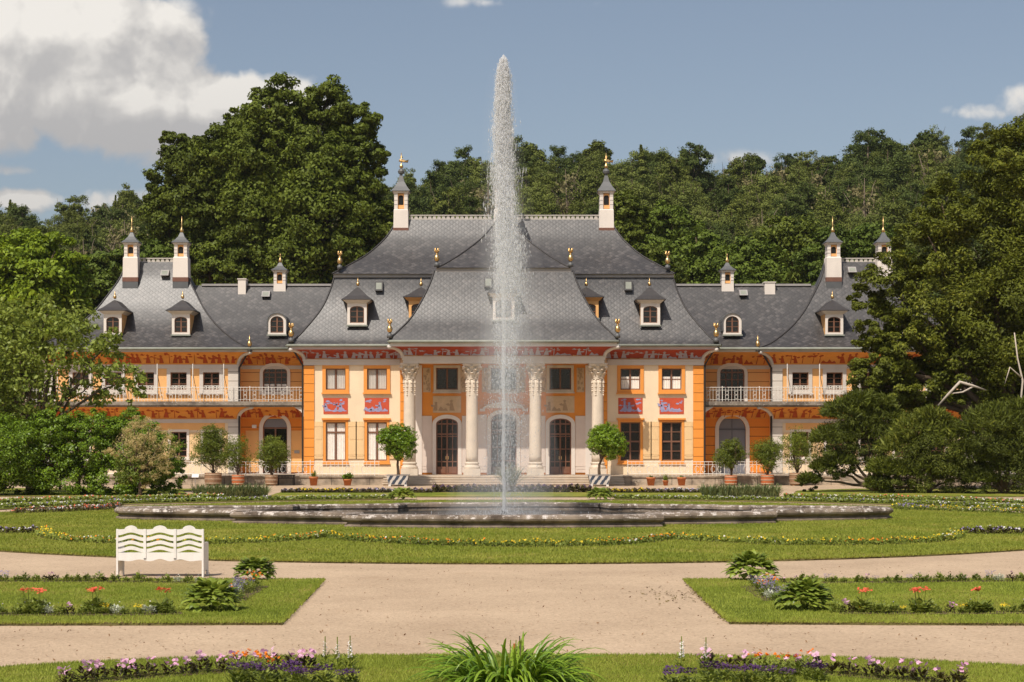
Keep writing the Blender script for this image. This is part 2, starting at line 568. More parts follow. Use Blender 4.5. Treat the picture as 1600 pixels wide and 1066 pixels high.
def stone_mat(name, base, lichen, dark, amount=0.5):
    """weathered sandstone: dark crust and pale lichen patches"""
    m, nt, b = base_mat(name)
    N, L = nt.nodes.new, nt.links.new
    tc = N('ShaderNodeTexCoord')
    def noise(s, d=8, r=0.65):
        n = N('ShaderNodeTexNoise'); n.inputs['Scale'].default_value = s; n.inputs['Detail'].default_value = d; n.inputs['Roughness'].default_value = r
        L(tc.outputs['Object'], n.inputs['Vector']); return n.outputs[0]
    r1 = N('ShaderNodeValToRGB')
    r1.color_ramp.elements[0].position = 0.35; r1.color_ramp.elements[0].color = (*dark, 1)
    r1.color_ramp.elements[1].position = 0.62; r1.color_ramp.elements[1].color = (*base, 1)
    L(noise(1.1), r1.inputs[0])
    mr = N('ShaderNodeMapRange'); mr.inputs['From Min'].default_value = 0.66 - 0.22 * amount; mr.inputs['From Max'].default_value = 0.72 - 0.2 * amount
    L(noise(4.5, 9, 0.75), mr.inputs['Value'])
    geo = N('ShaderNodeNewGeometry'); sp = N('ShaderNodeSeparateXYZ'); L(geo.outputs['Normal'], sp.inputs[0])
    up = N('ShaderNodeMapRange'); up.inputs['From Min'].default_value = -0.25; up.inputs['From Max'].default_value = 0.25
    L(sp.outputs[2], up.inputs['Value'])
    mm0 = N('ShaderNodeMath'); mm0.operation = 'MULTIPLY'; L(mr.outputs[0], mm0.inputs[0]); L(up.outputs[0], mm0.inputs[1])
    po = N('ShaderNodeSeparateXYZ'); L(tc.outputs['Object'], po.inputs[0])
    hg = N('ShaderNodeMath'); hg.operation = 'GREATER_THAN'; hg.inputs[1].default_value = 0.2; L(po.outputs[2], hg.inputs[0])
    mm = N('ShaderNodeMath'); mm.operation = 'MULTIPLY'; L(mm0.outputs[0], mm.inputs[0]); L(hg.outputs[0], mm.inputs[1])
    mx = N('ShaderNodeMix'); mx.data_type = 'RGBA'
    L(mm.outputs[0], mx.inputs['Factor']); L(r1.outputs[0], mx.inputs[6]); mx.inputs[7].default_value = (*lichen, 1)
    L(mx.outputs[2], b.inputs['Base Color'])
    b.inputs['Roughness'].default_value = 0.9
    b.inputs['Specular IOR Level'].default_value = 0.2
    bp = N('ShaderNodeBump'); bp.inputs['Strength'].default_value = 0.6; bp.inputs['Distance'].default_value = 0.04
    L(noise(9, 8, 0.7), bp.inputs['Height']); L(bp.outputs[0], b.inputs['Normal'])
    return m

def water_mat():
    m, nt, b = base_mat("basin_water")
    N, L = nt.nodes.new, nt.links.new
    b.inputs['Base Color'].default_value = (0.035, 0.034, 0.03, 1)
    b.inputs['Roughness'].default_value = 0.2
    b.inputs['Specular IOR Level'].default_value = 0.35
    tc = N('ShaderNodeTexCoord')
    n = N('ShaderNodeTexNoise'); n.inputs['Scale'].default_value = 5.0; n.inputs['Detail'].default_value = 5
    L(tc.outputs['Object'], n.inputs['Vector'])
    bp = N('ShaderNodeBump'); bp.inputs['Strength'].default_value = 0.5; bp.inputs['Distance'].default_value = 0.05
    L(n.outputs[0], bp.inputs['Height']); L(bp.outputs[0], b.inputs['Normal'])
    return m

def banded_mat(name, col, line, pitch, z0, width=0.05, var=0.06, rough=0.8):
    """rusticated plaster: thin joints every pitch metres of height"""
    m, nt, b = base_mat(name)
    N, L = nt.nodes.new, nt.links.new
    tc = N('ShaderNodeTexCoord'); sp = N('ShaderNodeSeparateXYZ'); L(tc.outputs['Object'], sp.inputs[0])
    a = N('ShaderNodeMath'); a.operation = 'MULTIPLY_ADD'; a.inputs[1].default_value = 1.0 / pitch; a.inputs[2].default_value = -z0 / pitch
    L(sp.outputs[2], a.inputs[0])
    fr = N('ShaderNodeMath'); fr.operation = 'FRACT'; L(a.outputs[0], fr.inputs[0])
    lt = N('ShaderNodeMath'); lt.operation = 'LESS_THAN'; lt.inputs[1].default_value = width / pitch
    L(fr.outputs[0], lt.inputs[0])
    n = N('ShaderNodeTexNoise'); n.inputs['Scale'].default_value = 1.3; n.inputs['Detail'].default_value = 7
    L(tc.outputs['Object'], n.inputs['Vector'])
    mr = N('ShaderNodeMapRange'); mr.inputs['From Min'].default_value = 0.25; mr.inputs['From Max'].default_value = 0.75
    mr.inputs['To Min'].default_value = 1 - var; mr.inputs['To Max'].default_value = 1 + var
    L(n.outputs[0], mr.inputs['Value'])
    mx = N('ShaderNodeMix'); mx.data_type = 'RGBA'
    L(lt.outputs[0], mx.inputs['Factor']); mx.inputs[6].default_value = (*col, 1); mx.inputs[7].default_value = (*line, 1)
    sc = N('ShaderNodeVectorMath'); sc.operation = 'SCALE'
    L(mx.outputs[2], sc.inputs[0]); L(mr.outputs[0], sc.inputs['Scale'])
    L(sc.outputs[0], b.inputs['Base Color'])
    b.inputs['Roughness'].default_value = rough
    b.inputs['Specular IOR Level'].default_value = 0.2
    return m

SLATE = slate_mat()
GRAVEL = gravel_mat()
LAWN = lawn_mat("mown_lawn", srgb(98, 110, 36), srgb(122, 130, 48), srgb(158, 146, 78))
SOIL = mat("garden_soil", srgb(84, 66, 48), 0.95, 0.25, 8, bump=0.6, bscale=25)
STONE_DARK = stone_mat("weathered_basin_stone", srgb(142, 126, 110), srgb(204, 193, 184), srgb(76, 65, 56), 0.66)
STONE = mat("pale_sandstone", srgb(216, 200, 180), 0.85, 0.1, 2.0, bump=0.3, bscale=14, stains=0.25)
STONE_GREY = stone_mat("terrace_stone", srgb(190, 172, 150), srgb(200, 190, 176), srgb(120, 108, 94), 0.4)
WATER = water_mat()
WHITE = mat("white_plaster", srgb(228, 216, 204), 0.8, 0.05, 1.2, stains=0.12)
WHITE_GREY = mat("grey_white_plaster", srgb(206, 196, 186), 0.8, 0.06, 1.2, stains=0.15)
WHITE_PAINT = mat("white_paint", srgb(234, 229, 221), 0.5, 0.05, 6.0, spec=0.35, stains=0.12)
CREAM = mat("cream_plaster", srgb(240, 216, 182), 0.85, 0.06, 1.1, stains=0.16)
ORANGE = mat("orange_plaster", srgb(236, 150, 62), 0.85, 0.08, 1.0, stains=0.18)
ORANGE_BAND = banded_mat("rusticated_orange_plaster", srgb(238, 146, 58), srgb(150, 86, 36), 0.60, 0.62)
PEACH = mat("peach_plaster", srgb(240, 182, 116), 0.85, 0.06, 1.0, stains=0.15)
PEACH_BAND = banded_mat("rusticated_peach_plaster", srgb(236, 172, 106), srgb(170, 112, 66), 0.60, 0.62)
WHITE_BAND = banded_mat("rusticated_white_plaster", srgb(214, 204, 192), srgb(150, 138, 124), 0.60, 0.62)
OCHRE_FRAME = mat("ochre_frame", srgb(232, 152, 70), 0.75, 0.05, 2.0)
SHUTTER_BEIGE = mat("beige_shutter", srgb(232, 196, 146), 0.6, 0.05, 2.0)
SHUTTER_PALE = mat("pale_shutter", srgb(222, 204, 190), 0.6, 0.05, 2.0)
BLUE_GREY = mat("blue_grey_door", srgb(126, 126, 134), 0.5, 0.05, 2.0)
BROWN = mat("brown_joinery", srgb(124, 86, 66), 0.5, 0.12, 5.0)
RED = mat("painted_red", srgb(164, 66, 42), 0.8, 0.16, 1.6, stains=0.25)
AMBER = mat("painted_amber", srgb(232, 154, 66), 0.8, 0.12, 1.4, stains=0.15)
FIG_BLUE = mat("painted_lilac_figures", srgb(170, 160, 170), 0.85, 0.16, 4.0)
PANEL_RED = mat("painted_panel_red", srgb(196, 82, 54), 0.85, 0.12, 2.0, stains=0.15)
FIG_BLUE2 = mat("painted_blue_scene", srgb(156, 152, 184), 0.85, 0.2, 4.0)
FIG_RED = mat("painted_rust_figures", srgb(176, 74, 26), 0.85, 0.15, 4.0)
FIG_GREY = mat("painted_taupe_relief", srgb(176, 146, 116), 0.85, 0.15, 4.0)
RELIEF = mat("beige_relief_panel", srgb(208, 178, 142), 0.85, 0.12, 3.0, bump=0.6, bscale=9)
SAND_LINE = mat("painted_sand_line", srgb(214, 160, 104), 0.85, 0.1, 3.0)
COPPER = mat("green_copper", srgb(142, 144, 132), 0.6, 0.2, 2.0, stains=0.3)
LEAD = mat("lead_grey", srgb(92, 92, 92), 0.5, 0.15, 2.0, spec=0.5)
LEAD_LIGHT = mat("pale_lead", srgb(158, 152, 148), 0.6, 0.12, 2.0)
GOLD = mat("gold_leaf", (0.72, 0.47, 0.2), 0.36, 0.06, 5.0, metal=1.0)
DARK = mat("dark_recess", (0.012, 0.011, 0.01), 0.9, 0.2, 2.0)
GLASS = mat("window_glass", (0.016, 0.014, 0.012), 0.06, 0.5, 0.7, spec=0.5)
CURTAIN = mat("white_curtain", srgb(238, 230, 220), 0.9, 0.12, 9.0)
CURTAIN_GREY = mat("grey_blind", srgb(198, 192, 184), 0.9, 0.1, 9.0)
IRON_WHITE = mat("white_iron", srgb(232, 226, 216), 0.5, 0.05, 4.0)
IRON_DARK = mat("dark_iron", srgb(48, 42, 38), 0.6, 0.2, 5.0)
CLAY = mat("terracotta", srgb(186, 112, 66), 0.85, 0.14, 5.0, stains=0.3)
BARREL = mat("weathered_barrel_wood", srgb(150, 116, 88), 0.8, 0.18, 6.0, stains=0.4)
BARREL_RED = mat("reddish_barrel_wood", srgb(186, 104, 60), 0.75, 0.14, 6.0, stains=0.25)
HOOP = mat("pale_hoop", srgb(176, 150, 124), 0.5, 0.1, 6.0)
BARK = mat("bark", srgb(92, 76, 60), 0.95, 0.3, 3.0, bump=0.8, bscale=12)
BARK_PALE = mat("pale_dead_wood", srgb(186, 172, 156), 0.9, 0.15, 5.0, bump=0.5, bscale=16)
BLUE_PAINT = mat("slate_blue_paint", srgb(66, 80, 98), 0.6, 0.15, 6.0)
TUB_WHITE = mat("worn_white_paint", srgb(220, 214, 206), 0.6, 0.1, 6.0, stains=0.25)
# ------------------------------------------------------------------ palace
palace = thing("palace", "long yellow baroque palace with curved slate roofs, white columns and gilded finials behind the fountain", "palace", (0, 109.7, 0))
def pb(mb, name, mats, parent=None, smooth=False):
    """build a palace part given in world coordinates"""
    if parent is None:
        mb.v = [(x, y - 109.7, z) for x, y, z in mb.v]
        return mb.build(name, mats, palace, smooth)
    mb.v = [(x, y - 109.7, z) for x, y, z in mb.v]
    return mb.build(name, mats, parent, smooth)

ZT = 0.58                       # terrace level
W0, W1, W2 = 109.7, 111.4, 112.4
PX0, PX1, PXC = 17.3, 29.9, 23.6        # pavilion walls and centre, left; the right pavilion stands a little further out
def side(x, s):
    """mirror x to side s (-1 left, +1 right)"""
    x = abs(x)
    if s > 0 and x > 15.0:
        x += (x - 15.0) * 0.045 + 0.1
    return s * x

def rise_pts(x0, x1, z0, z1, rise, off=0.0, n=10, bottom=None):
    """opening outline from lower left clockwise over the arch to lower right"""
    a, b = x0 - off, x1 + off
    zb = (z0 - off) if bottom is None else bottom
    pts = [(a, zb)]
    if rise <= 0:
        pts += [(a, z1 + off), (b, z1 + off)]
    else:
        xc, w, = (a + b) / 2, (b - a) / 2
        zs = z1 - rise
        for i in range(n + 1):
            th = math.pi - math.pi * i / n
            pts.append((xc + w * math.cos(th), zs + (rise + off) * math.sin(th)))
    pts.append((b, zb))
    return pts

def wall(mb, x0, x1, z0, z1, Y, ops, mi=0, depth=0.24):
    """front sheet with real openings and their reveals. ops: (x0, x1, z0, z1, rise)"""
    xs = sorted({x0, x1, *[o[0] for o in ops], *[o[1] for o in ops]})
    zs = sorted({z0, z1, *[o[2] for o in ops], *[o[3] for o in ops]})
    for i in range(len(xs) - 1):
        for j in range(len(zs) - 1):
            cx, cz = (xs[i] + xs[i + 1]) / 2, (zs[j] + zs[j + 1]) / 2
            if any(o[0] < cx < o[1] and o[2] < cz < o[3] for o in ops):
                continue
            mb.quad((xs[i], Y, zs[j]), (xs[i + 1], Y, zs[j]), (xs[i + 1], Y, zs[j + 1]), (xs[i], Y, zs[j + 1]), mi)
    for (a, b, c, d, rise) in ops:
        P = rise_pts(a, b, c, d, rise)
        for k in range(len(P)):
            p, q = P[k], P[(k + 1) % len(P)]
            mb.quad((p[0], Y, p[1]), (p[0], Y + depth, p[1]), (q[0], Y + depth, q[1]), (q[0], Y, q[1]), mi)
        if rise > 0:
            arc = P[1:-1]
            h = len(arc) // 2
            left, right = arc[:h + 1], arc[h:]
            mb.add([(a, Y, d)] + [(x, Y, z) for x, z in left], [tuple(range(len(left) + 1))][0:1], mi)
            mb.add([(b, Y, d)] + [(x, Y, z) for x, z in right], [tuple(range(len(right) + 1))], mi)

def ring(mb, inner, outer, y0, y1, mi=0, closed=False):
    """band between two outlines with the same number of points, from y0 (front) to y1"""
    n = len(inner)
    last = n if closed else n - 1
    for k in range(last):
        j = (k + 1) % n
        a, b, c, d = inner[k], inner[j], outer[j], outer[k]
        mb.quad((a[0], y0, a[1]), (b[0], y0, b[1]), (c[0], y0, c[1]), (d[0], y0, d[1]), mi)
        mb.quad((d[0], y0, d[1]), (c[0], y0, c[1]), (c[0], y1, c[1]), (d[0], y1, d[1]), mi)
        mb.quad((b[0], y0, b[1]), (a[0], y0, a[1]), (a[0], y1, a[1]), (b[0], y1, b[1]), mi)

def window(xc, w, z0, z1, Y, rise=0.0, cols=2, rows=2, surround=None, sw=0.16, proud=0.06, frame=BROWN, curtain=None, kind="window", sill=True, bar=0.05, transom=None, glass=GLASS, open_to=None):
    """joinery in the wall's opening: frame part with pane, surround, curtain and sill as sub-parts"""
    x0, x1 = xc - w / 2, xc + w / 2
    Yf = Y + 0.15
    f = MB()
    inner = rise_pts(x0 + 0.07, x1 - 0.07, z0 + 0.07, z1 - 0.07, max(0, rise - 0.02) if rise else 0)
    outer = rise_pts(x0, x1, z0, z1, rise)
    ring(f, inner, outer, Yf, Yf + 0.08, closed=True)
    top = z1 - rise if rise else z1
    for c in range(1, cols):
        x = x0 + w * c / cols
        bw = 0.05 if (cols % 2 == 0 and c == cols // 2) else bar / 2
        zt = z1 - 0.05
        if rise:
            t = (x - xc) / (w / 2)
            zt = z1 - rise + rise * math.sqrt(max(0, 1 - t * t)) - 0.04
        f.box(x - bw, x + bw, Yf - 0.012, Yf + 0.06, z0 + 0.05, zt)
    for r in range(1, rows):
        z = z0 + (top - z0) * r / rows
        f.box(x0 + 0.05, x1 - 0.05, Yf + 0.006, Yf + 0.05, z - bar / 2, z + bar / 2)
    if rise and rise > 0.3:
        f.box(x0 + 0.05, x1 - 0.05, Yf - 0.004, Yf + 0.05, top - 0.05, top + 0.05)
    if transom:
        z = z0 + (z1 - z0) * transom
        f.box(x0 + 0.05, x1 - 0.05, Yf - 0.02, Yf + 0.07, z - 0.05, z + 0.05)
    o = pb(f, kind, frame)
    g = MB()
    P = rise_pts(x0 + 0.02, x1 - 0.02, z0 + 0.02, z1 - 0.02, rise)
    g.add([(x, Yf + 0.055, z) for x, z in P], [tuple(range(len(P) - 1, -1, -1))])
    pb(g, "pane", glass, o)
    if curtain:
        # two gathered curtains just behind the glass: drawn in front of the dark pane as pleated sheets
        cm = MB()
        for sgn in (-1, 1):
            n = 9
            for i in range(n):
                for_x0 = xc + sgn * (0.07 + (w / 2 - 0.14) * i / n)
                for_x1 = xc + sgn * (0.07 + (w / 2 - 0.14) * (i + 1) / n)
                ya, yb_ = Yf + 0.05 - 0.035 * (i % 2), Yf + 0.05 - 0.035 * ((i + 1) % 2)
                zt = z0 + (z1 - z0) * curtain[1]
                cm.quad((for_x0, ya, z0 + (z1 - z0) * curtain[0]), (for_x1, yb_, z0 + (z1 - z0) * curtain[0]), (for_x1, yb_, zt), (for_x0, ya, zt))
        pb(cm, "curtain", curtain[2] if len(curtain) > 2 else CURTAIN, o)
    if surround is not None:
        s = MB()
        ring(s, rise_pts(x0, x1, z0, z1, rise, 0.0), rise_pts(x0, x1, z0, z1, rise, sw), Y - proud, Y + 0.004, closed=True)
        pb(s, "surround", surround, o)
    if sill:
        s = MB()
        s.box(x0 - sw - 0.05, x1 + sw + 0.05, Y - proud - 0.1, Y - proud + 0.02, z0 - sw - 0.07, z0 - sw + 0.02)
        pb(s, "sill", surround or STONE, o)
    return o

def shutter(x0, x1, z0, z1, Y, m):
    s = MB()
    s.box(x0, x1, Y - 0.07, Y - 0.015, z0, z1)
    for a, b in ((0.06, 0.46), (0.52, 0.94)):
        za, zb = z0 + (z1 - z0) * a, z0 + (z1 - z0) * b
        s.box(x0 + 0.07, x1 - 0.07, Y - 0.085, Y - 0.065, za, zb)
    for zc in (z0 + 0.12 * (z1 - z0), z0 + 0.88 * (z1 - z0)):
        s.box(x0 - 0.01, x1 + 0.01, Y - 0.1, Y - 0.075, zc - 0.025, zc + 0.025)
    return pb(s, "shutter", m)

# ---- painted figures --------------------------------------------------------
def figures(rng, length, kind=0):
    """flat outlines in (u, v): little people, trees, rocks, birds; v runs 0..1"""
    out = []
    u = 0.15
    def ell(cx, cz, rx, rz, n=7): return [(cx + rx * math.cos(2 * math.pi * k / n), cz + rz * math.sin(2 * math.pi * k / n)) for k in range(n)]
    while u < length - 0.3:
        t = rng.random()
        s = rng.uniform(0.75, 1.15)
        if t < 0.5:        # person with robe, arms and hat
            w = 0.17 * s; h = 0.72 * s
            ln = rng.uniform(-0.06, 0.06)
            out.append([(u - w, 0.12), (u + w, 0.12), (u + 0.08 + ln, 0.12 + h * 0.72), (u - 0.08 + ln, 0.12 + h * 0.72)])
            out.append(ell(u + ln, 0.12 + h * 0.84, 0.075, 0.09))
            out.append([(u - 0.13 + ln, 0.12 + h * 0.9), (u + 0.13 + ln, 0.12 + h * 0.9), (u + ln, 0.12 + h * 1.06)])
            sg = rng.choice((-1, 1))
            out.append([(u, 0.12 + h * 0.6), (u + sg * 0.34 * s, 0.12 + h * rng.uniform(0.5, 0.9)), (u + sg * 0.3 * s, 0.12 + h * 0.48), (u, 0.12 + h * 0.45)][::sg])
            u += rng.uniform(0.3, 0.55)
        elif t < 0.72:     # tree with a few leaf clusters
            h = rng.uniform(0.6, 0.8)
            out.append([(u - 0.025, 0.1), (u + 0.03, 0.1), (u + 0.06, 0.1 + h), (u + 0.03, 0.1 + h)])
            for k in range(5):
                out.append(ell(u + rng.uniform(-0.3, 0.32), 0.1 + h * rng.uniform(0.65, 1.08), rng.uniform(0.07, 0.14), rng.uniform(0.035, 0.07), 6))
            u += rng.uniform(0.3, 0.5)
        elif t < 0.86:     # rock and shrub
            out.append([(u - 0.3, 0.1), (u + 0.34, 0.1), (u + 0.22, 0.3 * s), (u + 0.05, 0.22), (u - 0.12, 0.42 * s), (u - 0.22, 0.26)])
            u += rng.uniform(0.35, 0.55)
        else:              # bird
            z = rng.uniform(0.5, 0.8)
            out.append([(u - 0.2, z), (u, z - 0.05), (u + 0.22, z + 0.04), (u + 0.05, z + 0.03), (u - 0.02, z + 0.12)])
            u += rng.uniform(0.2, 0.35)
    return out

def cove_pt(x, th, Y, z0, zh, ov, lift=0.0):
    o = ov * (1 - math.cos(th))
    z = z0 + zh * math.sin(th)
    nx, nz = zh * math.cos(th), ov * math.sin(th)       # outward normal of the profile (towards -y and down)
    l = math.hypot(nx, nz) or 1
    return (x, Y - o - lift * nx / l, z - lift * nz / l)

def cove(name, x0, x1, Y, z0, z1, ov, mats, figs, seed, m0=0, m1=0, back=3.0, rib=True, line=None):
    """curved painted cornice: flares forward (and sideways at mitred ends m0/m1), with white ribs on the mitres and its figures as a sub-part"""
    mb = MB(); n = 7; zh = z1 - z0
    P = [math.pi / 2 * i / n for i in range(n + 1)]
    for i in range(n):
        for (a0, a1) in ((P[i], P[i + 1]),):
            o0, o1 = ov * (1 - math.cos(a0)), ov * (1 - math.cos(a1))
            A = cove_pt(x0 - m0 * o0, a0, Y, z0, zh, ov); B = cove_pt(x1 + m1 * o0, a0, Y, z0, zh, ov)
            C = cove_pt(x1 + m1 * o1, a1, Y, z0, zh, ov); D = cove_pt(x0 - m0 * o1, a1, Y, z0, zh, ov)
            mb.quad(A, B, C, D)
            if m0: mb.quad((A[0], Y + back, A[2]), A, D, (D[0], Y + back, D[2]))
            if m1: mb.quad(B, (B[0], Y + back, B[2]), (C[0], Y + back, C[2]), C)
    o = pb(mb, name, mats)
    for m, x, sg in ((m0, x0, -1), (m1, x1, 1)):
        if m and rib:
            pts = []
            for i in range(13):
                a = math.pi / 2 * i / 12
                q = ov * (1 - math.cos(a))
                p = cove_pt(x + sg * q, a, Y, z0, zh, ov, 0.02)
                pts.append((p[0], p[1], p[2]))
            rb = MB(); rb.tube(pts, 0.12, 7)
            pb(rb, "rib", WHITE_GREY, o, True)
    if figs:
        rng = random.Random(seed)
        fm = MB()
        for poly in figures(rng, (x1 - x0), 0):
            v = []
            for (u, w) in poly:
                th = math.asin(min(0.985, max(0.02, w)))
                v.append(cove_pt(x0 + u, th, Y, z0, zh, ov, 0.012))
            fm.add(v, [tuple(range(len(v)))])
        pb(fm, "painted_pattern", figs, o)
    if line:
        lm = MB(); r2 = random.Random(seed + 5)
        x = x0
        while x < x1:
            xe = min(x1, x + r2.uniform(0.25, 0.6))
            h = r2.uniform(0.06, 0.17)
            v = [cove_pt(x, math.asin(0.01), Y, z0, zh, ov, 0.008), cove_pt(xe, math.asin(0.01), Y, z0, zh, ov, 0.008), cove_pt(xe, math.asin(h), Y, z0, zh, ov, 0.008), cove_pt(x, math.asin(r2.uniform(0.06, 0.17)), Y, z0, zh, ov, 0.008)]
            lm.add(v, [(0, 1, 2, 3)])
            x = xe
        pb(lm, "painted_ground", line, o)
    return o

# ---- roofs ------------------------------------------------------------------
def roof(name, x0, x1, y0, y1, prof, hips=True, crest=False, cap=True, m=None, sub=6, open_back=False):
    """hipped roof swept through a profile of (inset x, inset y, z), slates in metres"""
    # resample smoothly with Catmull-Rom
    pr = [Vector(p) for p in prof]
    pts = []
    for i in range(len(pr) - 1):
        p0, p1, p2, p3 = pr[max(0, i - 1)], pr[i], pr[i + 1], pr[min(len(pr) - 1, i + 2)]
        for s in range(sub):
            t = s / sub
            pts.append(0.5 * ((2 * p1) + (p2 - p0) * t + (2 * p0 - 5 * p1 + 4 * p2 - p3) * t * t + (3 * p1 - p0 - 3 * p2 + p3) * t ** 3))
    pts.append(pr[-1])
    rings = []
    for p in pts:
        ix, iy = min(p.x, (x1 - x0) / 2), min(p.y, (y1 - y0) / 2)
        rings.append((x0 + ix, x1 - ix, y0 + iy, y1 - iy, p.z))
    mb = MB()
    s = 0.0
    for a, b in zip(rings[:-1], rings[1:]):
        ds = math.hypot(b[2] - a[2], b[4] - a[4]) or 0.01
        A = [(a[0], a[2], a[4]), (a[1], a[2], a[4]), (a[1], a[3], a[4]), (a[0], a[3], a[4])]
        B = [(b[0], b[2], b[4]), (b[1], b[2], b[4]), (b[1], b[3], b[4]), (b[0], b[3], b[4])]
        for k in range(4):
            if open_back and k == 2: continue
            j = (k + 1) % 4
            c = 0 if k in (0, 2) else 1
            mb.add([A[k], A[j], B[j], B[k]], [(0, 1, 2, 3)], 0, [[(A[k][c], s), (A[j][c], s), (B[j][c], s + ds), (B[k][c], s + ds)]])
        s += ds
    r = rings[-1]
    if cap and r[1] - r[0] > 0.02 and r[3] - r[2] > 0.02:
        mb.add([(r[0], r[2], r[4]), (r[1], r[2], r[4]), (r[1], r[3], r[4]), (r[0], r[3], r[4])], [(0, 1, 2, 3)], 0, [[(0, 0), (1, 0), (1, 1), (0, 1)]])
    o = pb(mb, name, m or SLATE)
    if hips:  # dark tube added along each hip for the shade line between slopes
        for kx in (0, 1):
            h = MB()
            h.tube([(q[kx], q[2], q[4] + 0.02) for q in rings], 0.055, 6)
            pb(h, "hip_shade_line", mat("hip_shade_dark", srgb(58, 54, 53), 0.55, 0.2, 3.0), o, True)
    return o, rings

def finial(x, y, z, h, eagle=False, parent=None, base=True):
    """gilded urn finial on a small lead foot; the larger ones carry a spread crown"""
    mb = MB()
    r = h * 0.19
    if base:
        mb.lathe(x, y, [(r * 0.95, z - 0.25 * h), (r * 0.95, z), (r * 0.5, z + 0.02 * h), (r * 0.4, z + 0.1 * h)], 10, 1)
    mb.lathe(x, y, [(r * 0.4, z + 0.1 * h), (r * 0.75, z + 0.16 * h), (r * 1.0, z + 0.3 * h), (r * 0.8, z + 0.46 * h), (r * 0.35, z + 0.56 * h), (r * 0.5, z + 0.62 * h), (r * 0.22, z + 0.7 * h), (r * 0.1, z + (0.74 if eagle else 1.0) * h)], 10, 0)
    if eagle:
        for a in range(5):
            th = 2 * math.pi * a / 5 + 0.3
            dx, dy = math.cos(th), math.sin(th)
            mb.tube([(x, y, z + 0.66 * h), (x + dx * r * 0.7, y + dy * r * 0.7, z + 0.82 * h), (x + dx * r * 0.75, y + dy * r * 0.75, z + 1.0 * h)], [r * 0.3, r * 0.32, r * 0.12], 5)
    return pb(mb, "finial", [GOLD, LEAD], parent, True)

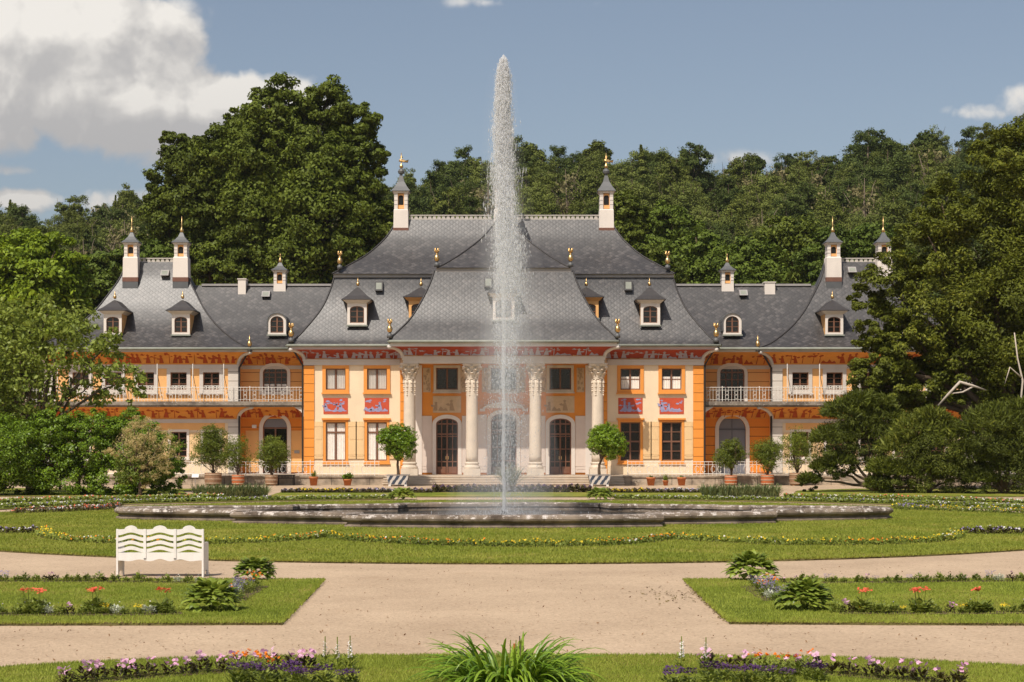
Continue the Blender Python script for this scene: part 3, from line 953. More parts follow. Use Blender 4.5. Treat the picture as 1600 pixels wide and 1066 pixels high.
def turret(xc, yc, z0, z1, z2, z3, z4, z5, wb, wu, vane=False):
    """chimney turret: base block, slimmer shaft with arched niche, cornice, flared lead cap, gilded top"""
    b = MB()
    b.taper(xc, yc, z0 - 0.17, z1, wb / 2, wb / 2, wb / 2 - 0.02, wb / 2 - 0.02)
    b.taper(xc, yc, z1, z1 + 0.08, wb / 2 - 0.02, wb / 2 - 0.02, wu / 2, wu / 2)
    # shaft as four corner piers with an open arched niche between
    u = wu / 2; nw = wu * 0.24
    zt = z2 - 0.1
    for sx in (-1, 1):
        b.box(xc + sx * nw if sx > 0 else xc - u, xc + u if sx > 0 else xc - nw, yc - u, yc + u, z1 + 0.08, zt)
    b.box(xc - nw, xc + nw, yc - u + 0.25, yc + u, z1 + 0.08, zt)
    for k in range(1, 4):
        zz = z1 + 0.08 + (zt - z1) * k / 4
        b.box(xc - u - 0.012, xc - nw - 0.02, yc - u - 0.012, yc + u + 0.012, zz, zz + 0.03, 1)
        b.box(xc + nw + 0.02, xc + u + 0.012, yc - u - 0.012, yc + u + 0.012, zz, zz + 0.03, 1)
    b.box(xc - u - 0.05, xc + u + 0.05, yc - u - 0.05, yc + u + 0.05, zt, zt + 0.07)
    b.box(xc - u - 0.1, xc + u + 0.1, yc - u - 0.1, yc + u + 0.1, zt + 0.07, z2 + 0.02)
    o = pb(b, "chimney_turret", [WHITE, LEAD_LIGHT])
    fl = MB(); fl.box(xc - wb / 2 - 0.02, xc + wb / 2 + 0.02, yc - wb / 2 - 0.02, yc + wb / 2 + 0.02, z0 - 0.44, z0 - 0.15)
    ap = MB(); ap.box(xc - wb / 2 - 0.01, xc + wb / 2 + 0.01, yc - wb / 2 - 0.01, yc + wb / 2 + 0.01, z0 - 1.4, z0 - 0.441)
    pb(ap, "apron", LEAD, o)
    pb(fl, "flashing", mat("brick_footing", srgb(120, 84, 70), 0.9, 0.15, 3.0), o)
    nm = MB()
    h0, h1 = z1 + 0.12, zt - 0.02
    P0 = rise_pts(xc - nw * 0.8, xc + nw * 0.8, h0 + (h1 - h0) * 0.24, h1 - 0.12, nw * 0.7)
    full = rise_pts(xc - nw, xc + nw, h0, h1, 0.0)
    # orange plate with the dark opening set in it
    nm.box(xc - nw, xc + nw, yc - u + 0.1, yc - u + 0.2, h0, h1, 0)
    nm.add([(x, yc - u + 0.095, z) for x, z in P0], [tuple(range(len(P0) - 1, -1, -1))], 1)
    pb(nm, "niche", [mat("niche_peach", srgb(236, 176, 112), 0.85, 0.06, 3.0), DARK], o)
    c = MB()
    e = u + 0.16
    prof = [(e, z2 + 0.02), (e, z2 + 0.06), (e * 0.66, z2 + (z3 - z2) * 0.32), (e * 0.36, z2 + (z3 - z2) * 0.62), (e * 0.17, z3), (e * 0.1, z3 + 0.03)]
    for (r0, a), (r1, q) in zip(prof[:-1], prof[1:]):
        c.taper(xc, yc, a, q, r0, r0, r1, r1)
    if vane:
        c.lathe(xc, yc, [(0.09, z3), (0.09, z3 + 0.1), (0.2, z3 + 0.16), (0.24, z3 + 0.3), (0.16, z3 + 0.44), (0.07, z3 + 0.5)], 10)
    pb(c, "cap", LEAD, o)
    g = MB()
    if vane:
        zb = z3 + 0.5
        g.lathe(xc, yc, [(0.06, zb), (0.13, zb + 0.1), (0.13, zb + 0.18), (0.05, zb + 0.28), (0.03, zb + 0.4), (0.025, z5)], 8)
        zv = z4
        g.poly_prism([(xc - 0.18, zv - 0.02), (xc + 0.1, zv - 0.08), (xc + 0.45, zv - 0.1), (xc + 0.5, zv + 0.1), (xc + 0.28, zv + 0.04), (xc + 0.12, zv + 0.14), (xc - 0.02, zv + 0.08), (xc - 0.1, zv + 0.16)], yc - 0.03, yc + 0.03)
        g.poly_prism([(xc - 0.1, zv + 0.25), (xc + 0.12, zv + 0.22), (xc + 0.02, zv + 0.4)], yc - 0.02, yc + 0.02)
    else:
        g.lathe(xc, yc, [(0.05, z3), (0.12, z3 + 0.1), (0.13, z3 + 0.2), (0.05, z3 + 0.32), (0.035, z3 + 0.5), (0.06, z3 + 0.56), (0.03, z3 + 0.64), (0.02, z5)], 8)
    pb(g, "weathervane" if vane else "spike", GOLD, o, True)
    return o

def dormer(xc, Yf, z0, z1, w, zpeak, style="pagoda", body=WHITE):
    """roof window: white front with an arched casement, cheeks, a swept cap and a little gilded finial"""
    b = MB()
    h = w / 2
    wo, ww = 0.17, w - 0.34
    if style == "pagoda":
        wall(b, xc - h, xc + h, z0, z1, Yf, [(xc - ww / 2, xc + ww / 2, z0 + 0.14, z1 - 0.18, 0.2)], 0, 0.16)
        b.box(xc - h, xc - h + 0.05, Yf + 0.004, Yf + 3.0, z0, z1, 1)
        b.box(xc + h - 0.05, xc + h, Yf + 0.004, Yf + 3.0, z0, z1, 1)
        # swept cornice under the cap
        b.taper(xc, Yf + 1.1, z1, z1 + 0.22, h + 0.02, 1.12, h + 0.3, 1.4, 0)
    else:
        zs = z1 - h * 0.75
        wall(b, xc - h, xc + h, z0, z1, Yf, [(xc - ww / 2, xc + ww / 2, z0 + 0.14, z1 - 0.16, 0.34)], 0, 0.16) if False else None
        P_in = rise_pts(xc - ww / 2, xc + ww / 2, z0 + 0.12, z1 - 0.17, 0.36)
        P_out = rise_pts(xc - h, xc + h, z0, z1, 0.5, 0.0)
        ring(b, P_in, P_out, Yf, Yf + 0.3, 0, closed=True)
    o = pb(b, "dormer", [body, PEACH])
    # casement
    f = MB()
    wz0, wz1 = z0 + 0.14, z1 - 0.18
    rs = 0.2 if style == "pagoda" else 0.34
    ring(f, rise_pts(xc - ww / 2 + 0.05, xc + ww / 2 - 0.05, wz0 + 0.05, wz1 - 0.05, rs), rise_pts(xc - ww / 2, xc + ww / 2, wz0, wz1, rs), Yf + 0.1, Yf + 0.15, closed=True)
    f.box(xc - 0.045, xc + 0.045, Yf + 0.09, Yf + 0.14, wz0, wz1 - 0.02)
    for q in (0.36, 0.7):
        zz = wz0 + (wz1 - wz0) * q
        f.box(xc - ww / 2 + 0.03, xc + ww / 2 - 0.03, Yf + 0.105, Yf + 0.13, zz - 0.018, zz + 0.018)
    pb(f, "casement", BROWN, o)
    g = MB()
    P = rise_pts(xc - ww / 2 + 0.01, xc + ww / 2 - 0.01, wz0, wz1, rs)
    g.add([(x, Yf + 0.135, z) for x, z in P], [tuple(range(len(P) - 1, -1, -1))])
    pb(g, "pane", GLASS, o)
    c = MB()
    if style == "pagoda":
        e = h + 0.36
        zb = z1 + 0.2
        prof = [(e, zb), (e, zb + 0.05), (e * 0.66, zb + (zpeak - zb) * 0.34), (e * 0.4, zb + (zpeak - zb) * 0.64), (e * 0.14, zb + (zpeak - zb) * 0.92), (0.04, zpeak)]
        for (r0, a), (r1, q) in zip(prof[:-1], prof[1:]):
            v = []
            for z, r in ((a, r0), (q, r1)):
                yf = Yf - 0.3 + (e - r)
                v += [(xc - r, yf, z), (xc + r, yf, z), (xc + r, Yf + 3.2, z), (xc - r, Yf + 3.2, z)]
            c.add(v, [(0, 1, 5, 4), (1, 2, 6, 5), (2, 3, 7, 6), (3, 0, 4, 7), (3, 2, 1, 0), (4, 5, 6, 7)])
        pb(c, "cap", mat("dark_lead", srgb(62, 58, 57), 0.55, 0.2, 3.0), o)
        finial(xc, Yf - 0.3 + e, zpeak + 0.02, 0.62, False, o, False)
    else:
        P2 = rise_pts(xc - h, xc + h, z0 + 0.3, z1, 0.5, 0.06)
        P1 = rise_pts(xc - h, xc + h, z0 + 0.3, z1, 0.5, 0.0)
        ring(c, P1, P2, Yf - 0.08, Yf + 3.0)
        c.box(xc - h, xc - h + 0.04, Yf + 0.3, Yf + 3.0, z0, z1 - 0.5)
        c.box(xc + h - 0.04, xc + h, Yf + 0.3, Yf + 3.0, z0, z1 - 0.5)
        pb(c, "cap", LEAD, o)
    s = MB(); s.box(xc - h - 0.06, xc + h + 0.06, Yf - 0.12, Yf + 0.02, z0 - 0.09, z0 + 0.01)
    pb(s, "sill", COPPER, o)
    return o

def eave(name, x0, x1, Y, z, h0=0.3, m0=True, m1=True, back=3.0):
    """white fascia, copper gutter and its brackets along an eave edge"""
    f = MB()
    f.box(x0 + 0.1, x1 - 0.1, Y + 0.1, Y + 0.35, z - h0, z - 0.015)
    if m0: f.box(x0 + 0.1, x0 + 0.35, Y + 0.35, Y + back, z - h0, z - 0.015)
    if m1: f.box(x1 - 0.35, x1 - 0.1, Y + 0.35, Y + back, z - h0, z - 0.015)
    o = pb(f, name, WHITE_GREY)
    g = MB()
    g.tube([(x0, Y, z - 0.03), (x1, Y, z - 0.03)], 0.085, 8)
    if m0: g.tube([(x0, Y, z - 0.03), (x0, Y + back, z - 0.03)], 0.085, 8)
    if m1: g.tube([(x1, Y, z - 0.03), (x1, Y + back, z - 0.03)], 0.085, 8)
    pb(g, "gutter", COPPER, o, True)
    return o

# ============================================================ central block
HB = 12.81
s0 = FPX / W0
def X0(off): return off / s0
wm = MB()
ops0 = []
for s in (-1, 1):
    for off in (198, 262.5):
        xc = s * X0(off); w = X0(31)
        ops0.append((xc - w / 2, xc + w / 2, gz(609, W0), gz(576, W0), 0))
        ops0.append((xc - w / 2, xc + w / 2, gz(720, W0), gz(660, W0), 0))
# portico doors and windows, in the same wall
dz0 = ZT
for off, w, t, rise in ((-88.5, 34, 654, 0.35), (88.5, 34, 654, 0.35), (0, 40, 646, 0.45)):
    ops0.append((X0(off - w / 2), X0(off + w / 2), dz0, gz(t, W0), rise))
for off, w in ((-88.5, 34), (88.5, 34), (0, 40)):
    ops0.append((X0(off - w / 2), X0(off + w / 2), gz(609, W0), gz(575, W0), 0))
XP = 6.25
side_ops = [o for o in ops0 if abs((o[0] + o[1]) / 2) > XP]
mid_ops = [o for o in ops0 if abs((o[0] + o[1]) / 2) < XP]
wall(wm, -HB, -XP, ZT, 8.7, W0, [o for o in side_ops if o[0] < 0], 0)
wall(wm, XP, HB, ZT, 8.7, W0, [o for o in side_ops if o[0] > 0], 0)
wall(wm, -XP, XP, ZT, 9.2, W0, mid_ops, 1)
for s in (-1, 1):
    wm.quad((s * HB, W0, ZT), (s * HB, W0 + 12, ZT), (s * HB, W0 + 12, 8.7), (s * HB, W0, 8.7), 0)
pb(wm, "facade_wall", [CREAM, ORANGE])
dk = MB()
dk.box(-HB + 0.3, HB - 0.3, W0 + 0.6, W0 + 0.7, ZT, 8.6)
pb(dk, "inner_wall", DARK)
# quoins and base
for s in (-1, 1):
    for a, b in ((HB - X0(15.5), HB + 0.03), (XP - 0.02, XP + 0.4)):
        q = MB()
        n = 12
        for i in range(n):
            z0 = ZT + (7.58 - ZT) * i / n
            z1 = ZT + (7.58 - ZT) * (i + 1) / n
            q.box(min(s * a, s * b), max(s * a, s * b), W0 - 0.07, W0 + 0.06, z0 + 0.015, z1 - 0.015, 0)
        q.box(min(s * a, s * b) + 0.02, max(s * a, s * b) - 0.02, W0 - 0.045, W0 + 0.05, ZT, 7.58, 1)
        pb(q, "quoin", [ORANGE, mat("quoin_joint", srgb(150, 86, 40), 0.9, 0.1, 3)])
    band = MB(); band.box(min(s * (XP + 0.4), s * (HB + 0.06)), max(s * (XP + 0.4), s * (HB + 0.06)), W0 - 0.09, W0 + 0.05, 7.6, 7.96)
    band.box(min(s * (XP + 0.4), s * (HB + 0.1)), max(s * (XP + 0.4), s * (HB + 0.1)), W0 - 0.13, W0 + 0.05, 7.86, 7.97)
    pb(band, "cornice_band", WHITE_GREY)
    base = MB(); base.box(min(s * (XP + 0.42), s * (HB - 0.65)), max(s * (XP + 0.42), s * (HB - 0.65)), W0 - 0.05, W0 + 0.05, ZT, gz(727, W0) - 0.02)
    pb(base, "plinth", CREAM)
    for off in (198, 262.5):
        xc = s * X0(off); w = X0(31)
        grey = s < 0
        window(xc, w, gz(609, W0), gz(576, W0), W0, 0, 2, 2 if s > 0 else 1, OCHRE_FRAME, X0(5.2), 0.07, BROWN,
               (0.03, 0.98, CURTAIN_GREY) if s < 0 else (0.02, 0.62, CURTAIN))
        o = window(xc, w, gz(720, W0), gz(660, W0), W0, 0, 2, 4 if s > 0 else 1, OCHRE_FRAME, X0(4), 0.05, BROWN,
                   (0.03, 0.97, CURTAIN) if s < 0 else None, transom=0.5 if s > 0 else 0.74)
        hd = MB(); hd.box(xc - w / 2 - X0(6), xc + w / 2 + X0(6), W0 - 0.16, W0 + 0.02, gz(658, W0) + 0.08, gz(655, W0) + 0.06)
        pb(hd, "window_head", OCHRE_FRAME)
        for sg in (-1, 1):
            a = xc + sg * (w / 2 + X0(4.3)); b = xc + sg * (w / 2 + X0(17.5))
            shutter(min(a, b), max(a, b), gz(717, W0), gz(659, W0), W0, SHUTTER_BEIGE)
        pn = MB(); pn.box(xc - X0(19), xc + X0(19), W0 - 0.025, W0 + 0.03, gz(647, W0), gz(622, W0))
        po = pb(pn, "painted_panel", PANEL_RED)
        # landscape with boats, little figures and trees, painted in lilac
        rng = random.Random(int(off * 7 + s * 3))
        fm = MB(); zb = gz(645, W0)
        v = [(xc - X0(17), zb + 0.1)]
        for i in range(13):
            v.append((xc - X0(17) + X0(34) * i / 12, zb + 0.1 - 0.06 * rng.random()))
        top = [(xc + X0(17) - X0(34) * i / 14, zb + 0.13 + 0.1 * rng.random() + (0.13 if i % 5 == 2 else 0)) for i in range(15)]
        poly = v[1:] + top
        fm.add([(x, W0 - 0.032, z) for x, z in poly], [tuple(range(len(poly)))])
        for poly in figures(rng, X0(36), 1):
            if max(p[1] for p in poly) > 1.0: continue
            fm.add([(xc - X0(18) + u * 0.92, W0 - 0.036, zb + 0.08 + q * 0.72) for u, q in poly], [tuple(range(len(poly)))])
        for sg in (-1, 1):
            for k in range(4):
                cxx = xc + sg * X0(rng.uniform(8, 16)); czz = gz(rng.uniform(624, 631), W0); rr = rng.uniform(0.05, 0.11)
                fm.add([(cxx + rr * 1.3 * math.cos(2 * math.pi * t / 7), W0 - 0.03 - 0.0004 * k, czz + rr * 0.6 * math.sin(2 * math.pi * t / 7)) for t in range(7)], [tuple(range(7))])
        pb(fm, "painted_scene", FIG_BLUE2, po)
# friezes and eaves of the central block
for s in (-1, 1):
    a, b = (-HB, -XP + 0.2) if s < 0 else (XP - 0.2, HB)
    cove("cove_frieze", a, b, W0, 7.97, 8.58, 0.85, RED, FIG_BLUE, 11 + s, 1 if s < 0 else 0, 1 if s > 0 else 0, 3.0, True, SAND_LINE)
eave("eave", -13.85, 13.85, 108.85, 8.86, 0.3, back=4.0)

# ============================================================ portico
YC = 107.05; ZC = 7.59; YE = 106.45
def column(xc):
    root = bpy.data.objects.new("column", None); COL.objects.link(root); root.parent = palace
    b = MB()
    b.box(xc - 0.53, xc + 0.53, YC - 0.53, YC + 0.53, ZT + 0.002, ZT + 0.42)
    b.lathe(xc, YC, [(0.5, ZT + 0.42), (0.52, ZT + 0.5), (0.49, ZT + 0.58), (0.43, ZT + 0.62), (0.42, ZT + 0.68), (0.46, ZT + 0.74), (0.45, ZT + 0.8), (0.395, ZT + 0.84)], 24)
    pb(b, "plinth", STONE, root, False)
    sh = MB()
    pr = []
    for i in range(15):
        t = i / 14
        pr.append((0.39 - 0.05 * t ** 1.6, ZT + 0.84 + (6.6 - ZT - 0.84) * t))
    sh.lathe(xc, YC, pr, 28)
    pb(sh, "shaft", STONE, root, True)
    c = MB()
    zc0 = 6.58
    c.lathe(xc, YC, [(0.345, zc0), (0.39, zc0 + 0.04), (0.39, zc0 + 0.1), (0.345, zc0 + 0.14), (0.355, zc0 + 0.4), (0.42, zc0 + 0.65), (0.53, zc0 + 0.84)], 20)
    c.taper(xc, YC, zc0 + 0.84, zc0 + 0.93, 0.53, 0.53, 0.57, 0.57); c.taper(xc, YC, zc0 + 0.93, ZC, 0.6, 0.6, 0.56, 0.56)
    for tier, (zb, h, n, ro) in enumerate(((zc0 + 0.12, 0.32, 8, 0.0), (zc0 + 0.3, 0.36, 8, 0.39), (zc0 + 0.52, 0.34, 8, 0.0))):
        for k in range(n):
            th = 2 * math.pi * k / n + ro
            d = Vector((math.cos(th), math.sin(th), 0)); t = Vector((-d.y, d.x, 0))
            base = Vector((xc, YC, 0)) + d * (0.35 + 0.03 * tier)
            rows = [(0.0, 0.02, 0.13), (0.45, 0.06, 0.15), (0.8, 0.13, 0.13), (1.0, 0.22, 0.09), (0.86, 0.27, 0.05)]
            vs = []
            for (fz, fo, fw) in rows:
                p = base + d * fo + Vector((0, 0, zb + h * fz))
                vs += [p - t * fw, p + d * 0.035, p + t * fw]
            fs = []
            for i in range(len(rows) - 1):
                for j in range(2):
                    fs.append((i * 3 + j, i * 3 + j + 1, i * 3 + j + 4, i * 3 + j + 3))
            c.add(vs, fs)
    for sx in (-1, 1):          # corner volutes
        for sy in (-1, 1):
            p = Vector((xc + sx * 0.5, YC + sy * 0.5, zc0 + 0.76))
            c.lathe(p.x, p.y, [(0.02, p.z - 0.1), (0.11, p.z - 0.05), (0.12, p.z + 0.03), (0.05, p.z + 0.09)], 8)
    # hanging laurel drops under the capital
    rng = random.Random(int(xc * 10))
    for k in range(8):
        th = 2 * math.pi * k / 8 + 0.39
        ln = 1.05 if k % 2 else 0.8
        m = 8 if k % 2 else 6
        for i in range(m):
            z = zc0 - 0.04 - ln * i / m
            r = 0.365
            rr = (0.1 if i % 2 else 0.07) * (1 - 0.5 * i / m)
            cx_, cy_ = xc + r * math.cos(th), YC + r * math.sin(th)
            c.lathe(cx_, cy_, [(0.01, z - rr * 1.2), (rr, z - rr * 0.4), (rr * 0.9, z + rr * 0.4), (0.01, z + rr)], 6)
    pb(c, "capital", STONE, root, False)
    return root
for off in (-147, -49.5, 49.5, 147):
    column(off * YC / FPX)
ent = MB()
ent.box(-6.28, 6.28, YE, YE + 1.25, ZC, ZC + 0.2); ent.box(-6.34, 6.34, YE - 0.05, YE + 1.3, ZC + 0.2, ZC + 0.33); ent.box(-6.4, 6.4, YE - 0.1, YE + 1.3, ZC + 0.33, ZC + 0.42)
for s in (-1, 1):
    ent.box(min(s * 5.5, s * 6.28), max(s * 5.5, s * 6.28), YE + 1.25, W0, ZC, ZC + 0.4)
pb(ent, "entablature", WHITE_GREY)
pc = MB(); pc.box(-6.2, 6.2, YE + 1.25, W0, ZC + 0.3, ZC + 0.38)
pb(pc, "portico_ceiling", WHITE_GREY)
cove("cove_frieze", -6.3, 6.3, YE, 8.01, 8.58, 0.85, RED, FIG_BLUE, 31, 1, 1, 3.2, True, SAND_LINE)
eave("eave", -7.12, 7.12, 105.5, 8.92, 0.34, back=3.4)
# pilasters behind the outer columns
for s in (-1, 1):
    p = MB(); p.box(min(s * 5.25, s * 6.05), max(s * 5.25, s * 6.05), W0 - 0.12, W0 + 0.02, ZT, ZC)
    pb(p, "pilaster", WHITE)
# doors and their dressings
for off, w, t, rise, big in ((-88.5, 34, 654, 0.35, 0), (88.5, 34, 654, 0.35, 0), (0, 40, 646, 0.45, 1)):
    xc = X0(off); ww = X0(w); z1 = gz(t, W0)
    d = window(xc, ww, dz0 + 0.01, z1, W0, rise, 4, 4, None, 0, 0, BROWN, None, "door", False, 0.06, 0.72)
    hn = MB(); hn.box(xc - 0.09, xc - 0.05, W0 + 0.06, W0 + 0.13, 1.55, 1.75); hn.box(xc + 0.05, xc + 0.09, W0 + 0.06, W0 + 0.13, 1.55, 1.75)
    pb(hn, "handle", GOLD, d)
    lp = MB()
    for q in (-0.25, 0.25):
        lp.box(xc + q * ww - ww * 0.19, xc + q * ww + ww * 0.19, W0 + 0.125, W0 + 0.155, dz0 + 0.08, dz0 + 0.5)
    pb(lp, "kick_panel", BROWN, d)
    sr = MB(); wd = X0(6)
    ring(sr, rise_pts(xc - ww / 2, xc + ww / 2, dz0, z1, rise, 0, bottom=dz0), rise_pts(xc - ww / 2, xc + ww / 2, dz0, z1, rise, wd, bottom=dz0), W0 - 0.1, W0 + 0.004)
    pb(sr, "surround", WHITE, d)
    if big:
        pd = MB()
        P = rise_pts(xc - X0(30), xc + X0(30), 0, gz(632, W0), 0.35, 0, bottom=gz(642, W0))
        Q = rise_pts(xc - X0(30), xc + X0(30), 0, gz(632, W0), 0.35, 0.14, bottom=gz(642, W0))
        ring(pd, P, Q, W0 - 0.35, W0)
        for s in (-1, 1):
            pd.box(xc + s * X0(33) - X0(4), xc + s * X0(33) + X0(4), W0 - 0.38, W0, gz(643, W0), gz(639, W0))
        pd.box(xc - X0(27), xc + X0(27), W0 - 0.14, W0, gz(646, W0) + 0.32, gz(636, W0) + 0.15)
        pb(pd, "pediment", WHITE, d)
    for s in (-1, 1):
        a = xc + s * (ww / 2 + wd + 0.02); b = a + s * X0(18 if not big else 16)
        shutter(min(a, b), max(a, b), dz0 + 0.12, gz(650 if not big else 648, W0), W0, SHUTTER_PALE)
for off, w in ((-88.5, 34), (88.5, 34), (0, 40)):
    xc = X0(off)
    window(xc, X0(w), gz(609, W0), gz(575, W0), W0, 0, 2, 1, STONE, X0(4), 0.07, BROWN, None)
    if off:
        for (a, b, t, u) in ((xc - X0(22), xc + X0(22), 619, 645),):
            rp = MB(); rp.box(a, b, W0 - 0.04, W0 + 0.02, gz(u, W0), gz(t, W0))
            ro = pb(rp, "relief_panel", RELIEF)
            fm = MB(); rng = random.Random(int(off))
            for k, poly in enumerate(figures(rng, b - a, 0)):
                fm.add([(a + p, W0 - 0.048 - 0.0003 * k, gz(u, W0) + 0.02 + q * 0.92) for p, q in poly], [tuple(range(len(poly)))])
            pb(fm, "relief_pattern", FIG_GREY, ro)
for off in (-120, -62, -28, 28, 62, 120):
    a, b = X0(off - 6), X0(off + 6)
    rp = MB(); rp.box(a, b, W0 - 0.04, W0 + 0.02, gz(613, W0), gz(575, W0))
    ro = pb(rp, "relief_panel", RELIEF)
    fm = MB(); rng = random.Random(int(off) + 400)
    for k in range(26):
        cxx = rng.uniform(a + 0.07, b - 0.07); czz = rng.uniform(gz(611, W0), gz(577, W0)); rr = rng.uniform(0.03, 0.07)
        fm.add([(cxx + rr * math.cos(2 * math.pi * t / 6), W0 - 0.047 - 0.0003 * k, czz + rr * 1.5 * math.sin(2 * math.pi * t / 6)) for t in range(6)], [tuple(range(6))])
    pb(fm, "relief_pattern", FIG_GREY, ro)

# ============================================================ recesses and pavilions
for s in (-1, 1):
    xa, xb = HB, PX0
    lo, hi = min(side(xa, s), side(xb, s)), max(side(xa, s), side(xb, s))
    if s < 0: hi = -HB
    else: lo = HB
    xc = s * 15.05
    rw = MB()
    w = X0(38) * W2 / W0
    up = (xc - w / 2, xc + w / 2, 5.32 if s > 0 else gz(612, W2), gz(572, W2), 0.42)
    lw = X0(42 if s > 0 else 38) * W2 / W0
    dn = (xc - lw / 2, xc + lw / 2, ZT, gz(650, W2), lw / 2)
    wall(rw, lo, hi, 5.3, 8.9, W2, [up], 1)
    wall(rw, lo, hi, ZT, 5.3, W2, [dn], 0)
    pb(rw, "recess_wall", [ORANGE_BAND, PEACH_BAND])
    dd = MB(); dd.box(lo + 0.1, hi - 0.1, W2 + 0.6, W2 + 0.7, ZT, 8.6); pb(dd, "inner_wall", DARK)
    window(xc, w, up[2], up[3], W2, up[4], 4, 4, WHITE, X0(5), 0.08, BROWN, (0.02, 0.3 if s < 0 else 0.15, CURTAIN) if s < 0 else None, "window", False)
    # arched portal below
    if s < 0:
        d = window(xc, lw, ZT, dn[3], W2, dn[4], 2, 2, None, 0, 0, BROWN, None, "door", False)
        fan = MB()
        zc_ = dn[3] - dn[4]
        fan.add([(xc + (lw / 2 - 0.05) * math.cos(math.pi * k / 12), W2 + 0.13, zc_ + 0.06 + (dn[4] - 0.08) * math.sin(math.pi * k / 12)) for k in range(13)], [tuple(range(13))])
        pb(fan, "fanlight", BLUE_GREY, d)
    else:
        d0 = MB()
        P = rise_pts(xc - lw / 2, xc + lw / 2, ZT, dn[3], dn[4])
        d0.add([(x, W2 + 0.14, z) for x, z in P], [tuple(range(len(P) - 1, -1, -1))], 0)
        for k in (-0.5, 0.0, 0.5):
            d0.box(xc + k * lw - 0.02, xc + k * lw + 0.02, W2 + 0.11, W2 + 0.139, ZT, dn[3] - dn[4] + (0.0 if k else dn[4] - 0.05), 1)
        d0.box(xc - lw / 2, xc + lw / 2, W2 + 0.1, W2 + 0.139, dn[3] - dn[4] - 0.05, dn[3] - dn[4] + 0.05, 1)
        d = pb(d0, "door", [BLUE_GREY, mat("dark_blue_grey", srgb(96, 96, 104), 0.6, 0.05, 3)])
    sr = MB()
    ring(sr, rise_pts(xc - lw / 2, xc + lw / 2, ZT, dn[3], dn[4], 0, 16, ZT), rise_pts(xc - lw / 2, xc + lw / 2, ZT, dn[3], dn[4], X0(6), 16, ZT), W2 - 0.09, W2 + 0.004)
    pb(sr, "surround", WHITE, d)
    if s < 0:
        for sg in (-1, 1):
            a = xc + sg * (lw / 2 + X0(6.5)); b = a + sg * X0(21)
            shutter(min(a, b), max(a, b), ZT + 0.1, gz(673, W2), W2, PEACH)
        pl = MB(); pl.box(xc + 1.28, xc + 1.62, W2 - 0.13, W2 - 0.1, 1.92, 2.12)
        pb(pl, "wall_plaque", LEAD_LIGHT)
        lm = MB(); lm.box(xc - 1.5, xc - 1.22, W2 - 0.16, W2, gz(669, W2), gz(664, W2))
        pb(lm, "wall_lamp", WHITE_PAINT)
    band = MB(); band.box(lo, hi, W2 - 0.06, W2 + 0.05, 7.46, 7.70); pb(band, "cornice_band", WHITE_GREY)
    cove("cove_frieze", lo, hi, W2, 7.71, 8.49, 1.9, AMBER, FIG_RED, 50 + s, 0, 0, 1, False)
    cove("balcony_cove", lo, hi, W2, 4.2, 4.93, 2.0, AMBER, FIG_RED, 60 + s, 0, 0, 1, False)
    # corbel on the flank of the central block
    cb = MB()
    xk = s * HB
    cb.poly_prism([(xk, 4.1), (xk, 4.93), (xk + s * 0.75, 4.93), (xk + s * 0.3, 4.65)][:: (1 if s < 0 else -1)], 110.3, W2)
    pb(cb, "corbel", WHITE)
    # downpipe in the corner
    dp = MB()
    xq = side(PX0, s) - s * 0.06
    dp.tube([(side(16.3, s), 110.35, 8.6), (side(16.7, s), 110.9, 8.35), (xq, 111.28, 7.5), (xq, 111.28, 0.7)], 0.07, 6)
    dp.tube([(s * (HB + 0.9), 108.9, 8.7), (s * (HB + 0.55), 109.3, 8.4), (s * (HB + 0.1), 109.62, 7.6), (s * (HB + 0.1), 109.62, 0.7)], 0.06, 6)
    pb(dp, "downpipe", IRON_DARK)

    # ---- pavilion
    p0, p1 = side(PX0, s), side(PX1, s)
    lo, hi = min(p0, p1), max(p0, p1)
    s1 = FPX / W1
    cw = MB(); ops = []; wins = []
    pitch = 2.13
    for k in range(5):
        x = side(19.08 + pitch * k, s)
        wu = 1.06
        ops.append((x - wu / 2, x + wu / 2, gz(609, W1), gz(582, W1), 0)); wins.append((x, 1))
        ops.append((x - wu / 2, x + wu / 2, gz(714, W1), gz(675, W1), 0)); wins.append((x, 0))
    wall(cw, lo, hi, 4.16, 8.7, W1, [o for o in ops if o[2] > 4], 0)
    wall(cw, lo, hi, ZT, 4.16, W1, [o for o in ops if o[2] < 4], 1)
    for xx in (lo, hi):
        cw.quad((xx, W1, ZT), (xx, W1 + 9, ZT), (xx, W1 + 9, 8.7), (xx, W1, 8.7), 0)
    pb(cw, "pavilion_wall", [PEACH, CREAM])
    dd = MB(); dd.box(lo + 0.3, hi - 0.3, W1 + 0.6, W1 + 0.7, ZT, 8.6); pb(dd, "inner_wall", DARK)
    rng = random.Random(77 + s)
